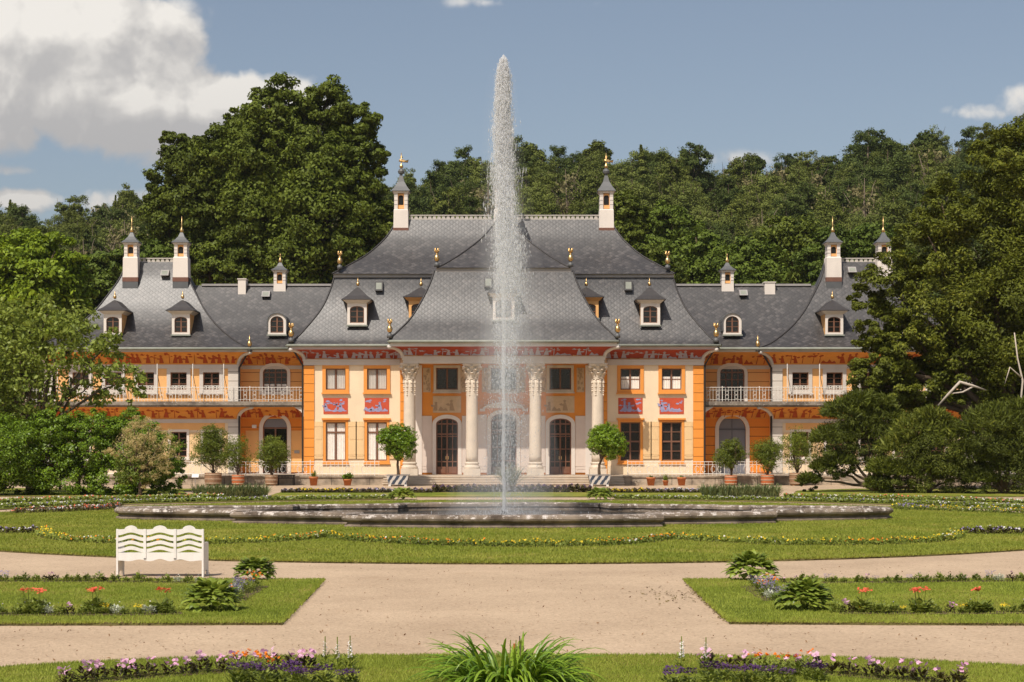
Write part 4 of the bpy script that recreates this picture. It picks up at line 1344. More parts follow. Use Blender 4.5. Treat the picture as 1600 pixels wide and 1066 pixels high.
    for i, (x, upper) in enumerate(wins):
        if upper:
            o = window(x, 1.06, gz(609, W1), gz(582, W1), W1, 0, 2, 3, WHITE_GREY, 0.24, 0.06, BROWN, None)
            gr = MB()                      # low white scroll grille in front of the sash
            z0 = gz(609, W1)
            for k in range(7):
                gr.tube([(x - 0.48 + 0.16 * k, W1 + 0.05, z0 + 0.02), (x - 0.48 + 0.16 * k, W1 + 0.05, z0 + 0.24)], 0.018, 5)
            gr.tube([(x - 0.53, W1 + 0.05, z0 + 0.25), (x + 0.53, W1 + 0.05, z0 + 0.25)], 0.018, 5)
            for k in range(4):
                gr.tube([(x - 0.36 + 0.24 * k + 0.08 * math.cos(t), W1 + 0.045, z0 + 0.13 + 0.08 * math.sin(t)) for t in np.linspace(0, 6.28, 9)], 0.014, 4, cap=False)
            pb(gr, "window_grille", IRON_WHITE, o)
        else:
            window(x, 1.06, gz(714, W1), gz(675, W1), W1, 0, 2, 4, WHITE, 0.16, 0.05, BROWN, None, transom=0.5)
            for sg in (-1, 1):
                a = x + sg * 0.72; b = a + sg * 0.34
                shutter(min(a, b), max(a, b), gz(713, W1), gz(676, W1), W1, SHUTTER_BEIGE)
    tr = MB()
    tr.box(lo - 0.04, hi + 0.04, W1 - 0.07, W1 + 0.05, 7.46, 7.72)
    tr.box(lo - 0.03, hi + 0.03, W1 - 0.07, W1 + 0.05, gz(661, W1), 4.16)
    pb(tr, "cornice_band", WHITE_GREY)
    ob = MB(); ob.box(lo + 0.9, hi - 0.9, W1 - 0.03, W1 + 0.04, gz(672, W1), gz(661, W1) - 0.002); pb(ob, "wall_band", PEACH)
    for e, sg in ((lo, 1), (hi, -1)):
        pl = MB(); pl.box(min(e, e + sg * 0.68) - (0.05 if sg > 0 else 0), max(e, e + sg * 0.68) + (0.05 if sg < 0 else 0), W1 - 0.085, W1 + 0.05, 5.3, 7.46)
        pl.box(min(e, e + sg * 0.68) - (0.05 if sg > 0 else 0), max(e, e + sg * 0.68) + (0.05 if sg < 0 else 0), W1 - 0.085, W1 + 0.05, ZT, gz(661, W1) - 0.002)
        pb(pl, "pilaster", WHITE_BAND)
    cove("cove_frieze", lo, hi, W1, 7.72, 8.49, 0.95, AMBER, FIG_RED, 70 + s, 1, 1, 3.0)
    cove("balcony_cove", lo, hi, W1, 4.17, 4.93, 1.05, AMBER, FIG_RED, 80 + s, 1, 1, 2.0)
    e0, e1 = side(16.4, s), side(30.8, s)
    eave("eave", min(s * (HB + 0.6), e1), max(s * (HB + 0.6), e1), 110.4, 8.74, 0.24, s < 0, s > 0, 6.0)
    # balcony
    bx0, bx1 = sorted((s * (HB + 0.02), side(30.9, s)))
    bl = MB()
    bl.box(bx0, bx1, 110.2, W1 + 0.02, 4.94, 5.18, 0); bl.box(bx0, bx1, 110.12, 110.2, 5.04, 5.29, 0); bl.box(bx0, bx1, 110.2, W1 + 0.02, 5.18, 5.28, 0)
    bl.box(min(s * HB, side(PX0, s)), max(s * HB, side(PX0, s)), W1 + 0.02, W2 - 0.002, 5.0, 5.28, 0)
    pb(bl, "balcony_slab", stone_mat("balcony_stone" + str(s), srgb(150, 138, 124), srgb(200, 190, 180), srgb(96, 86, 78), 0.5))
    rl = MB(); x = bx0 + 0.1; Yr = 110.3
    rl.tube([(bx0, Yr, 6.2), (bx1, Yr, 6.2)], 0.018, 5); rl.tube([(bx0, Yr, 6.02), (bx1, Yr, 6.02)], 0.010, 5); rl.tube([(bx0, Yr, 5.4), (bx1, Yr, 5.4)], 0.012, 5)
    k = 0
    while x < bx1 - 0.05:
        big = k % 6 == 0
        rl.tube([(x, Yr, 5.28), (x, Yr, 6.28 if big else 6.2)], 0.024 if big else 0.010, 5)
        if k % 3 == 1:
            for dz in (5.58, 5.84):
                rl.tube([(x + 0.1 + 0.1 * math.cos(t), Yr - 0.01, dz + 0.12 * math.sin(t)) for t in np.linspace(0, 6.28, 10)], 0.011, 4, cap=False)
        x += 0.2; k += 1
    pb(rl, "balcony_railing", IRON_WHITE)
    aw = MB()
    for k in range(6):
        x = side(18.1 + 2.15 * k - (0.15 if k == 1 else 0), s)
        aw.tube([(x, 110.36, 5.28), (x, 110.36, 7.72)], 0.032, 6)
    pb(aw, "awning_post", IRON_WHITE)
    st = MB()
    for k in range(6):
        x = side(18.1 + 2.15 * k - (0.15 if k == 1 else 0), s)
        st.tube([(x, 110.36, 7.1), (x + 0.35, 110.34, 5.4)], 0.018, 4)
    pb(st, "awning_stay", IRON_DARK)

# ============================================================ roofs
roof("central_roof", -13.9, 13.9, 108.82, 122.4, [(0, 0, 8.86), (0.5, 0.42, 9.2), (1.15, 0.98, 9.95), (2.05, 1.8, 11.24), (2.55, 2.3, 12.4), (2.85, 2.6, 13.45)])
ledge = MB()
ledge.box(-11.1, 11.1, 111.3, 120.0, 13.4, 13.62); pb(ledge, "roof_ledge", LEAD_LIGHT)
roof("upper_roof", -11.15, 11.15, 111.15, 120.3, [(0, 0, 13.62), (0.95, 0.9, 14.25), (2.1, 2.05, 15.1), (3.1, 3.04, 16.15), (3.65, 3.6, 17.0), (3.95, 3.95, 17.7)])
roof("portico_roof", -7.15, 7.15, 105.47, 116.0, [(0, 0, 8.92), (0.55, 0.5, 9.5), (1.3, 1.25, 10.35), (1.95, 1.92, 11.48), (2.5, 2.42, 12.7), (2.75, 2.7, 13.5)], open_back=True)
ledge = MB(); ledge.box(-4.3, 4.3, 108.15, 112.0, 13.42, 13.7); pb(ledge, "roof_ledge", LEAD_LIGHT)
roof("portico_upper_roof", -4.2, 4.2, 108.0, 121.5, [(0, 0, 13.7), (0.5, 0.48, 14.0), (1.45, 1.38, 14.7), (2.75, 2.7, 15.86), (3.62, 3.55, 16.97), (4.05, 4.05, 17.6)])
LICHEN = mat("lichen_ridge", srgb(186, 178, 168), 0.85, 0.15, 4.0)
cr = MB()
def crest(mb, x0, x1, y, z):
    mb.box(x0, x1, y - 0.12, y + 0.12, z - 0.12, z + 0.05)
    n = int((x1 - x0) / 0.3)
    for i in range(n):
        x = x0 + (x1 - x0) * (i + 0.5) / n
        mb.poly_prism([(x - 0.13, z + 0.05), (x + 0.13, z + 0.05), (x + 0.09, z + 0.2), (x, z + 0.26), (x - 0.09, z + 0.2)], y - 0.06, y + 0.06)
    mb.box(x0, x1, y - 0.09, y + 0.09, z + 0.24, z + 0.31)
crest(cr, -7.0, -0.8, 115.2, 17.68); crest(cr, 0.8, 7.0, 115.2, 17.68)
pb(cr, "ridge_crest", mat("lichen_ridge", srgb(186, 178, 168), 0.85, 0.15, 4.0))
for s in (-1, 1):
    a, b = side(16.35, s), side(30.85, s)
    roof("pavilion_roof", min(a, b), max(a, b), 110.36, 121.7, [(0, 0, 8.74), (1.0, 0.95, 9.15), (2.45, 2.45, 10.2), (3.53, 3.5, 11.37), (4.33, 4.3, 12.63), (4.93, 4.9, 13.72), (5.3, 5.3, 14.86)])
    c2 = MB(); xm = (a + b) / 2
    crest(c2, xm - 1.25, xm + 1.25, 115.8, 14.84); pb(c2, "ridge_crest", MATS["lichen_ridge"] if "lichen_ridge" in MATS else LEAD_LIGHT)
    a, b = s * 8.0, side(24.0, s)
    roof("wing_roof", min(a, b), max(a, b), 110.36, 121.7, [(0, 0, 8.72), (0.0, 1.0, 9.06), (0.0, 2.5, 10.05), (0.0, 3.6, 11.1), (0.0, 4.6, 12.15), (0.0, 5.6, 13.3)], hips=False)
    c3 = MB(); c3.box(min(s * 11, side(20.5, s)), max(s * 11, side(20.5, s)), 115.8, 116.0, 13.26, 13.4)
    pb(c3, "ridge_capping", LEAD_LIGHT)
    # turrets
    for off in (503, 581):
        xt = (-off if s < 0 else (514 if off == 503 else 593)) * 115.4 / FPX
        turret(xt, 115.4, gz(431, 115.4), gz(404, 115.4), gz(381, 115.4), gz(364, 115.4), 0, gz(338, 115.4), 1.02, 0.86)
    turret(s * 349 * 116 / FPX, 116.0, gz(458, 116), gz(446, 116), gz(424, 116), gz(411, 116), 0, gz(398, 116), 0.84, 0.8)
    # dormers
    dormer(s * 229 * 109.8 / FPX, 109.7, gz(508, 109.7), gz(474, 109.7), 1.25, gz(449, 110.3))
    dormer(s * 130 * 109.9 / FPX, 109.85, gz(497, 109.85), gz(470, 109.85), 1.5, gz(449, 110.5), body=PEACH)
    dormer(s * (354 if s < 0 else 357) * 112.0 / FPX, 111.9, gz(523, 111.9), gz(490, 111.9), 1.2, 0, "arch")
    for off in (502, 608):
        xt = (-off if s < 0 else (514 if off == 502 else 622)) * 112.5 / FPX
        dormer(xt, 111.95, gz(523, 111.95), gz(491, 111.95), 1.18, gz(469, 112.5))
    # finials: corners of the eaves and of the upper roofs
    for (px, py, Y, h, eg) in ((332, 528, 108.95, 1.0, True), (256, 414, 111.25, 0.95, True), (178, 521, 105.6, 0.95, True), (104.5, 410, 108.1, 0.95, True), (397, 543, 110.5, 0.85, False)):
        x = s * px * Y / FPX
        finial(x, Y, gz(py, Y) - 0.05, h, eg)
dormer(0, 106.45, gz(500, 106.45), gz(464, 106.45), 1.35, gz(438, 107.0))
for px in (-160, 0, 160):
    Y = 115.2 if px else 112.6
    xt = px * Y / FPX
    if px:
        turret(xt, Y, gz(354, Y), gz(330, Y), gz(301, Y), gz(275, Y), gz(252, Y), gz(239, Y), 1.0, 0.9, True)
    else:
        turret(xt, Y, gz(352, Y), gz(330, Y), gz(294, Y), gz(266, Y), gz(243, Y), gz(230, Y), 1.3, 1.15, True)
# chimney boxes and roof hatches
cb = MB(); Y = 116.0
for (px, t, b, w) in ((380, 438, 452, 12), (1201, 443, 468, 16)):
    x = gx(px, Y); m = MB(); m.box(x - w / 2 * Y / FPX, x + w / 2 * Y / FPX, Y - 0.6, Y + 0.3, gz(b, Y) - 0.4, gz(t, Y)); m.box(x - w / 2 * Y / FPX - 0.05, x + w / 2 * Y / FPX + 0.05, Y - 0.65, Y + 0.35, gz(t, Y), gz(t, Y) + 0.06)
    pb(m, "chimney", WHITE)
def hatch(px, py, Y, w, h, m, lean=0.35):
    x = gx(px, Y); z = gz(py, Y)
    b = MB()
    v = []
    for (zz, yy) in ((z - h / 2, Y), (z + h / 2, Y + lean * h)):
        v += [(x - w / 2, yy - 0.12, zz), (x + w / 2, yy - 0.12, zz), (x + w / 2, yy + 0.5, zz), (x - w / 2, yy + 0.5, zz)]
    b.add(v, [(0, 3, 2, 1), (4, 5, 6, 7), (0, 1, 5, 4), (1, 2, 6, 5), (2, 3, 7, 6), (3, 0, 4, 7)])
    o = pb(b, "roof_hatch", m)
    g = MB()
    g.add([(x - w * 0.36, Y - 0.125 + lean * h * 0.15, z - h * 0.35), (x + w * 0.36, Y - 0.125 + lean * h * 0.15, z - h * 0.35), (x + w * 0.36, Y - 0.125 + lean * h * 0.85, z + h * 0.35), (x - w * 0.36, Y - 0.125 + lean * h * 0.85, z + h * 0.35)], [(0, 1, 2, 3)])
    pb(g, "lid", COPPER, o)
for px, py, Y, w, h in ((592, 447, 111.0, 0.5, 0.62), (982, 446, 111.0, 0.52, 0.66), (763, 441, 107.7, 0.52, 0.66)):
    hatch(px, py, Y, w, h, MATS['dark_lead'])
for px, py, Y in ((257, 426, 115.1), (1332, 421, 115.1), (415, 459, 115.0), (1162, 457, 115.0)):
    hatch(px, py, Y, 0.55, 0.4, LEAD_LIGHT, 0.9)

# ============================================================ terrace, steps, railing
tr = MB()
TX = 34.0
SX = 7.4
for a, b in ((-TX, -SX), (SX, TX)):
    tr.box(a, b, 105.55, 113.0, -0.3, ZT - 0.1)
    tr.box(a - 0.03, b + 0.03, 105.48, 113.0, ZT - 0.1, ZT)
tr.box(-SX, SX, 106.0, 113.0, -0.3, ZT - 0.004)
pb(tr, "terrace", STONE_GREY)
stp = MB()
for k in range(4):
    stp.box(-SX - 0.0 + 0.0, SX, 106.0 - 0.36 * (k + 1), 106.0 - 0.36 * k - 0.001, -0.2, ZT - 0.145 * (k + 0) - 0.15 + 0.145 - 0.004 * (k == 0))
    stp.box(-SX - 0.02, SX + 0.02, 106.0 - 0.36 * (k + 1) - 0.08, 106.0 - 0.36 * (k + 1), ZT - 0.145 * k - 0.05, ZT - 0.145 * k + 0.002)
pb(stp, "entrance_steps", STONE)
stp = MB()
for k in range(4):
    stp.box(gx(1338, 105) - 0.9, gx(1338, 105) + 0.9, 105.4 - 0.34 * (k + 1), 105.4 - 0.34 * k - 0.001, -0.2, ZT - 0.02 - 0.145 * k)
pb(stp, "side_steps", STONE_GREY)
jt = MB()
x = -TX
rng = random.Random(4)
while x < TX:
    if abs(x) > SX + 0.2:
        jt.box(x - 0.012, x + 0.012, 105.538, 105.56, 0, ZT - 0.1)
    x += rng.uniform(0.9, 1.5)
pb(jt, "terrace_joints", DARK)
for a, b in ((-TX, -7.7), (7.7, TX)):
    rl = MB(); Yr = 105.9; x = a; k = 0
    rl.tube([(a, Yr, ZT + 0.86), (b, Yr, ZT + 0.86)], 0.018, 5); rl.tube([(a, Yr, ZT + 0.12), (b, Yr, ZT + 0.12)], 0.02, 5); rl.tube([(a, Yr, ZT + 0.68), (b, Yr, ZT + 0.68)], 0.014, 5)
    while x <= b + 0.01:
        big = k % 8 == 0
        rl.tube([(x, Yr, ZT), (x, Yr, ZT + (0.98 if big else 0.86))], 0.026 if big else 0.011, 5)
        if k % 4 == 2:
            for q in (-1, 1):
                rl.tube([(x + q * 0.2 + 0.13 * math.cos(t), Yr - 0.01, ZT + 0.4 + 0.2 * math.sin(t)) for t in np.linspace(0.6, 5.7, 10)][::q], 0.018, 4)
        x += 0.25; k += 1
    pb(rl, "terrace_railing", IRON_WHITE)
# ------------------------------------------------------------------ ground, lawns, fountain
g = MB()
n = 24
for i in range(n):
    for j in range(n):
        x0, x1 = -420 + 840 * i / n, -420 + 840 * (i + 1) / n
        y0, y1 = -60 + 640 * j / n, -60 + 640 * (j + 1) / n
        g.quad((x0, y0, 0), (x1, y0, 0), (x1, y1, 0), (x0, y1, 0))
tag(g.build("ground", GRAVEL), "sandy gravel ground of the garden paths", "ground", kind="structure")

TURF_EDGE = mat("turf_edge", srgb(104, 98, 50), 0.95, 0.3, 6.0, bump=0.6, bscale=30, col2=srgb(82, 66, 42))
def lawn(name, outline, label, h=0.05, wob=0.03, seed=1, step=0.35):
    """turf raised a little over the gravel with an uneven soil edge"""
    rng = random.Random(seed)
    P = []
    n = len(outline)
    for i in range(n):
        a, b = Vector(outline[i]), Vector(outline[(i + 1) % n])
        m = max(1, int((b - a).length / step))
        d = (b - a).normalized(); nn = Vector((d.y, -d.x))
        for k in range(m):
            P.append(a + (b - a) * k / m + nn * rng.uniform(-wob, wob))
    mb = MB()
    k = len(P)
    c = Vector((sum(p.x for p in P) / k, sum(p.y for p in P) / k))
    inn = [p + (c - p).normalized() * 0.03 for p in P]
    mb.add([(p.x, p.y, h) for p in inn], [tuple(range(k))], 0)
    mb.add([(p.x, p.y, 0.002) for p in P] + [(p.x, p.y, h) for p in inn], [(i, (i + 1) % k, (i + 1) % k + k, i + k) for i in range(k)], 1)
    o = mb.build(name, [LAWN, TURF_EDGE])
    return tag(o, label, "lawn", kind="structure")

def inside(poly, x, y):
    c = False
    j = len(poly) - 1
    for i in range(len(poly)):
        xi, yi = poly[i]; xj, yj = poly[j]
        if (yi > y) != (yj > y) and x < (xj - xi) * (y - yi) / (yj - yi) + xi:
            c = not c
        j = i
    return c

def inside_np(poly, x, y):
    c = np.zeros(len(x), bool)
    j = len(poly) - 1
    for i in range(len(poly)):
        xi, yi = poly[i]; xj, yj = poly[j]
        if yi != yj:
            c ^= ((yi > y) != (yj > y)) & (x < (xj - xi) * (y - yi) / (yj - yi) + xi)
        j = i
    return c

FC = (0.0, 57.2)        # centre of the round fountain lawn
A_px = [(-160, 1068), (0, 1049), (130, 1041), (270, 1035), (400, 1032), (560, 1030), (800, 1029), (1060, 1030), (1250, 1032), (1400, 1036), (1600, 1047), (1760, 1062)]
A = [gp(*p) for p in A_px] + [(7.6, 17.0), (-7.6, 17.0)]
B = [gp(-220, 979), gp(440, 977), gp(506, 909), gp(-220, 908)]
B = [B[0], B[1], B[2], B[3]]
Cc = [gp(1140, 976), gp(1830, 979), gp(1830, 908), gp(1070, 909)]
D = [(FC[0] + 19.75 * math.cos(t), FC[1] + 19.75 * math.sin(t)) for t in np.linspace(0, 2 * math.pi, 96, endpoint=False)]
def ring_bed(s):
    out = []
    for t in np.linspace(R(77 if s > 0 else 103), R(18 if s > 0 else 162), 24):
        out.append((FC[0] + 22.2 * math.cos(t), FC[1] + 22.2 * math.sin(t)))
    for t in np.linspace(R(18 if s > 0 else 162), R(60 if s > 0 else 120), 14):
        out.append((FC[0] + 29.5 * math.cos(t), FC[1] + 29.5 * math.sin(t)))
    for t in np.linspace(R(60 if s > 0 else 120), R(77 if s > 0 else 103), 8):
        rr = 29.5 - 5.8 * min(1.0, abs(math.degrees(t) - (60 if s > 0 else 120)) / 8)
        out.append((FC[0] + rr * math.cos(t), FC[1] + rr * math.sin(t)))
    return out
EL, ER = ring_bed(-1), ring_bed(1)
S_strip = [gp(415, 777.5), gp(1130, 777.5), gp(1105, 770), gp(440, 770)]
lawn("lawn", A[::1], "curved lawn along the near edge of the garden", seed=2)
lawn("lawn", B, "pointed lawn bed with flower rows behind the white bench", seed=3)
lawn("lawn", Cc, "pointed lawn bed with flower rows opposite the bench", seed=4)
lawn("lawn", D, "round lawn encircling the fountain basin", seed=5, wob=0.04)
lawn("lawn", EL, "crescent lawn bed beside the dense green shrubs", seed=6, wob=0.04)
lawn("lawn", ER, "crescent lawn bed under the spreading evergreen", seed=7, wob=0.04)
lawn("lawn", S_strip, "narrow lawn strip in front of the palace steps", seed=8, wob=0.04)
LB = [(-48, 84.5), gp(300, 777), gp(285, 768.5), (-16, 96), (-48, 99)]
lawn("lawn", LB, "lawn under the dense green shrub", seed=9, wob=0.06)
RB = [gp(1235, 777), (50, 82), (50, 102), gp(1330, 765), gp(1245, 768)]
lawn("lawn", RB, "lawn under the spreading evergreen tree", seed=10, wob=0.06)

# grass blades standing in the nearer lawns
BLADE = leaf_mat("grass_blade", srgb(108, 126, 36), srgb(162, 170, 72), 0.28, 0.6, 0.15, 0.75, 0.7, srgb(194, 184, 108))
BLADE_DRY = leaf_mat("drier_grass_blade", srgb(112, 128, 38), srgb(168, 168, 76), 0.3, 0.6, 0.15, 0.75, 0.4, srgb(198, 186, 114))
def blades(name, poly, dens, h, w, seed, label, holes=(), fringe=260, m_=None):
    rng = np.random.default_rng(seed)
    xs = [p[0] for p in poly]; ys = [p[1] for p in poly]
    # only as far sideways as the garden can be seen
    x0, x1 = max(min(xs), -24), min(max(xs), 24); y0, y1 = min(ys), max(ys)
    n = int((x1 - x0) * (y1 - y0) * dens)
    x = rng.uniform(x0, x1, n); y = rng.uniform(y0, y1, n)
    k = inside_np(poly, x, y) & (np.abs(x) < y * 0.34 + 1)
    for hp in holes:
        k &= ~inside_np(hp, x, y)
    x, y = x[k], y[k]
    # a fringe leaning over the turf's edge
    ex, ey = [], []
    for i in range(len(poly)):
        a, b = np.array(poly[i]), np.array(poly[(i + 1) % len(poly)])
        l = float(np.linalg.norm(b - a)); m = int(min(l, 80) * fringe)
        u = rng.random(m); off = rng.normal(0, 0.022, m)
        d = (b - a) / max(l, 1e-6)
        ex.append(a[0] + (b[0] - a[0]) * u + d[1] * off); ey.append(a[1] + (b[1] - a[1]) * u - d[0] * off)
    ex, ey = np.concatenate(ex), np.concatenate(ey)
    k2 = (np.abs(ex) < ey * 0.34 + 1)
    x = np.concatenate([x, ex[k2]]); y = np.concatenate([y, ey[k2]]); n = len(x)
    th = rng.uniform(0, 2 * np.pi, n); hh = h * rng.uniform(0.5, 1.3, n); ww = w * rng.uniform(0.7, 1.3, n)
    lx, ly = rng.normal(0, 0.4, n) * hh, rng.normal(0, 0.4, n) * hh
    dx, dy = np.cos(th) * ww, np.sin(th) * ww
    v = np.zeros((n, 3, 3))
    v[:, 0] = np.stack([x - dx, y - dy, np.full(n, 0.035)], 1)
    v[:, 1] = np.stack([x + dx, y + dy, np.full(n, 0.045)], 1)
    v[:, 2] = np.stack([x + lx, y + ly, 0.045 + hh], 1)
    o = np_mesh(name, v.reshape(-1, 3), np.arange(3 * n).reshape(n, 3), m_ or BLADE)
    tag(o, label, "grass", kind="stuff")
blades("grass", A, 2600, 0.034, 0.006, 1, "short grass blades of the curved near lawn")
blades("grass", B, 1000, 0.036, 0.008, 2, "short grass blades of the lawn bed behind the bench")
blades("grass", Cc, 1000, 0.036, 0.008, 3, "short grass blades of the lawn bed opposite the bench")

# ------------------------------------------------------------------ fountain basin
half = [(0.0, 52.1)]
for t in np.linspace(0, 1, 9)[1:]:
    half.append((4.95 * t, 52.1 + 0.75 * t * t))
half += [(5.02, 54.3)]
half += [(6.2, 54.5), (7.6, 54.85), (8.8, 55.3), (8.95, 56.7)]
half += [(9.8, 56.85), (10.9, 57.2), (12.2, 57.7), (13.1, 58.3), (13.4, 58.95), (13.1, 59.6), (12.2, 60.1), (10.5, 60.45), (8.6, 60.65)]
half += [(7.9, 60.8), (7.7, 61.4), (6.0, 61.8), (4.2, 62.1), (4.0, 62.9), (2.8, 63.4), (1.4, 63.65), (0.0, 63.75)]
outline = half + [(-x, y) for x, y in half[-2:0:-1]]
# hewn blocks of uneven length, each sitting a little proud or shy of its neighbour
rb_ = random.Random(8)
fine = []
for i in range(len(outline)):
    a, b = Vector(outline[i]), Vector(outline[(i + 1) % len(outline)])
    l = (b - a).length
    nb = max(1, round(l / 1.1)); d = (b - a).normalized(); nn = Vector((-d.y, d.x))
    for k in range(nb):
        o_ = rb_.uniform(-0.022, 0.022) if l > 0.5 else 0.0
        for q in (0.0 if k == 0 else 0.03 / l, 0.5 / nb, 1.0 / nb - 0.03 / l):
            if q >= 1.0 / nb: continue
            fine.append(tuple(a + (b - a) * (k / nb + q) + nn * (o_ + rb_.uniform(-0.006, 0.006))))
outline_plain, outline = outline, fine
basin = thing("fountain_basin", "low multi-lobed stone fountain basin with mossy moulded rim and dark water", "fountain", (0, 57.2, 0))
def offset_loop(P, d):
    out = []
    n = len(P)
    for i in range(n):
        a, b, c = Vector(P[i - 1]), Vector(P[i]), Vector(P[(i + 1) % n])
        d1, d2 = (b - a).normalized(), (c - b).normalized()
        n1, n2 = Vector((-d1.y, d1.x)), Vector((-d2.y, d2.x))
        m = (n1 + n2)
        m = m / max(0.35, m.length_squared / 2) if m.length > 1e-6 else n1
        m = m if m.length < 1.6 else m.normalized() * 1.6
        out.append((b.x + m.x * d, b.y + m.y * d))
    return out
def rim(prof, name, m, parent):
    """sweep (inward offset, z) round the plan"""
    mb = MB()
    loops = [offset_loop(outline, d) for d, z in prof]
    n = len(outline)
    v = []
    for L_, (d, z) in zip(loops, prof):
        v += [(x, y - 57.2, z + (rb_.uniform(-0.008, 0.008) if z > 0.2 else 0.0)) for x, y in L_]
    f = []
    for i in range(len(prof) - 1):
        for k in range(n):
            j = (k + 1) % n
            f.append((i * n + k, i * n + j, (i + 1) * n + j, (i + 1) * n + k))
    mb.add(v, f)
    return mb.build(name, m, parent)
rim([(0.0, 0.0), (0.0, 0.1), (0.03, 0.12), (0.08, 0.14), (0.09, 0.19), (0.02, 0.225), (-0.04, 0.27), (-0.055, 0.33), (-0.03, 0.385), (0.03, 0.425), (0.14, 0.445), (0.42, 0.45), (0.5, 0.435), (0.54, 0.39), (0.54, 0.3), (0.5, 0.26), (0.5, -0.1)], "rim", STONE_DARK, basin)
wt = MB()
L_ = offset_loop(outline_plain, 0.3)
wt.add([(x, y - 57.2, 0.16) for x, y in L_], [tuple(range(len(L_)))])
wt.build("water", WATER, basin)
fl = MB(); fl.add([(x, y - 57.2, 0.02) for x, y in L_], [tuple(range(len(L_)))])
fl.build("basin_floor", STONE_DARK, basin)
nz = MB(); nz.lathe(0.0, -0.1, [(0.1, 0.05), (0.1, 0.3), (0.07, 0.34), (0.05, 0.42)], 12)
nz.build("nozzle", IRON_DARK, basin)

blades("grass", D, 260, 0.05, 0.016, 4, "short grass blades of the round lawn round the basin", [outline_plain], 160, BLADE_DRY)

# ------------------------------------------------------------------ jet and spray
def spray_mat():
    m, nt, b = base_mat("water_spray")
    N, L = nt.nodes.new, nt.links.new
    b.inputs['Base Color'].default_value = (0.95, 0.955, 0.96, 1)
    b.inputs['Roughness'].default_value = 0.4
    tr = N('ShaderNodeBsdfTranslucent'); tr.inputs['Color'].default_value = (0.95, 0.955, 0.96, 1)
    mx0 = N('ShaderNodeMixShader'); mx0.inputs[0].default_value = 0.5
    L(b.outputs[0], mx0.inputs[1]); L(tr.outputs[0], mx0.inputs[2])
    tp = N('ShaderNodeBsdfTransparent'); mx = N('ShaderNodeMixShader'); mx.inputs[0].default_value = 0.62
    L(mx0.outputs[0], mx.inputs[1]); L(tp.outputs[0], mx.inputs[2])
    L(mx.outputs[0], nt.nodes['Material Output'].inputs['Surface'])
    return m
SPRAY = spray_mat()
JY = 57.1
SP = FPX / JY
def jz(py): return gz(py, JY)
OCTA = np.array([(1, 0, 0), (-1, 0, 0), (0, 1, 0), (0, -1, 0), (0, 0, 1.4), (0, 0, -1.4)], float)
OF = np.array([(0, 2, 4), (2, 1, 4), (1, 3, 4), (3, 0, 4), (2, 0, 5), (1, 2, 5), (3, 1, 5), (0, 3, 5)])
rng = np.random.default_rng(9)
def profile(py, tab):
    return np.interp(py, [t[0] for t in tab], [t[1] for t in tab])
# rows of (image height, half width in px, centre shift in px)
W_core = [(86, 2), (95, 5), (115, 8), (150, 9.5), (200, 10.5), (260, 12), (330, 13), (420, 15.5), (560, 19), (700, 20), (812, 20)]
C_core = [(86, 0), (120, -1), (200, -2), (300, 2), (430, 6), (560, 9), (812, 5)]
pts, sizes = [], []
def drops(n, py0, py1, wmul, s0, s1, power=1.0, weight=None, gout=True):
    py = py0 + (py1 - py0) * rng.random(n) ** power
    hw = profile(py, W_core) * wmul / SP
    r = np.abs(rng.normal(0, 0.5, n)); r = np.minimum(r, 1.25)
    th = rng.uniform(0, 2 * np.pi, n)
    x = profile(py, C_core) / SP + np.cos(th) * r * hw
    y = JY + np.sin(th) * r * hw
    z = np.interp(py, [0, 1000], [jz(0), jz(1000)])
    # drops travel in ragged gouts
    m = max(8, n // 70)
    g = rng.integers(0, m, n)
    spread = rng.normal(0, 1, (m, 3)) * np.array([0.10, 0.10, 0.34])
    gx_ = rng.normal(0, 0.36, (m, 2)) * 1.0
    if gout:
        gp_ = py0 + (py1 - py0) * rng.random(m) ** power
        py2 = py0 + np.abs(gp_[g] + rng.normal(0, 11, n) * (1 + (gp_[g] - 86) / 300) - py0)
        hw = profile(py2, W_core) * wmul / SP
        x = profile(py2, C_core) / SP + gx_[g, 0] * hw * 1.25 + rng.normal(0, 1, n) * np.minimum(0.085, hw * 0.3)
        y = JY + gx_[g, 1] * hw * 1.25 + rng.normal(0, 1, n) * np.minimum(0.085, hw * 0.3)
        z = np.interp(py2, [0, 1000], [jz(0), jz(1000)])
    pts.append(np.stack([x, y, z], 1)); sizes.append(rng.uniform(s0, s1, n) * rng.choice([0.6, 1.0, 1.0, 1.5], n))
drops(46000, 92, 250, 0.95, 0.004, 0.013)
drops(22000, 88, 220, 0.8, 0.004, 0.011, 1.0, None, False)
drops(26000, 100, 430, 1.0, 0.004, 0.010)
drops(1500, 92, 420, 1.3, 0.01, 0.02)
drops(11000, 200, 560, 1.4, 0.0035, 0.009)
drops(5000, 260, 440, 2.3, 0.005, 0.015)
drops(4500, 420, 640, 1.5, 0.0035, 0.010)
drops(5000, 560, 800, 2.2, 0.003, 0.008, 1.0, None, False)
drops(2500, 560, 810, 2.8, 0.003, 0.008, 1.0, None, False)
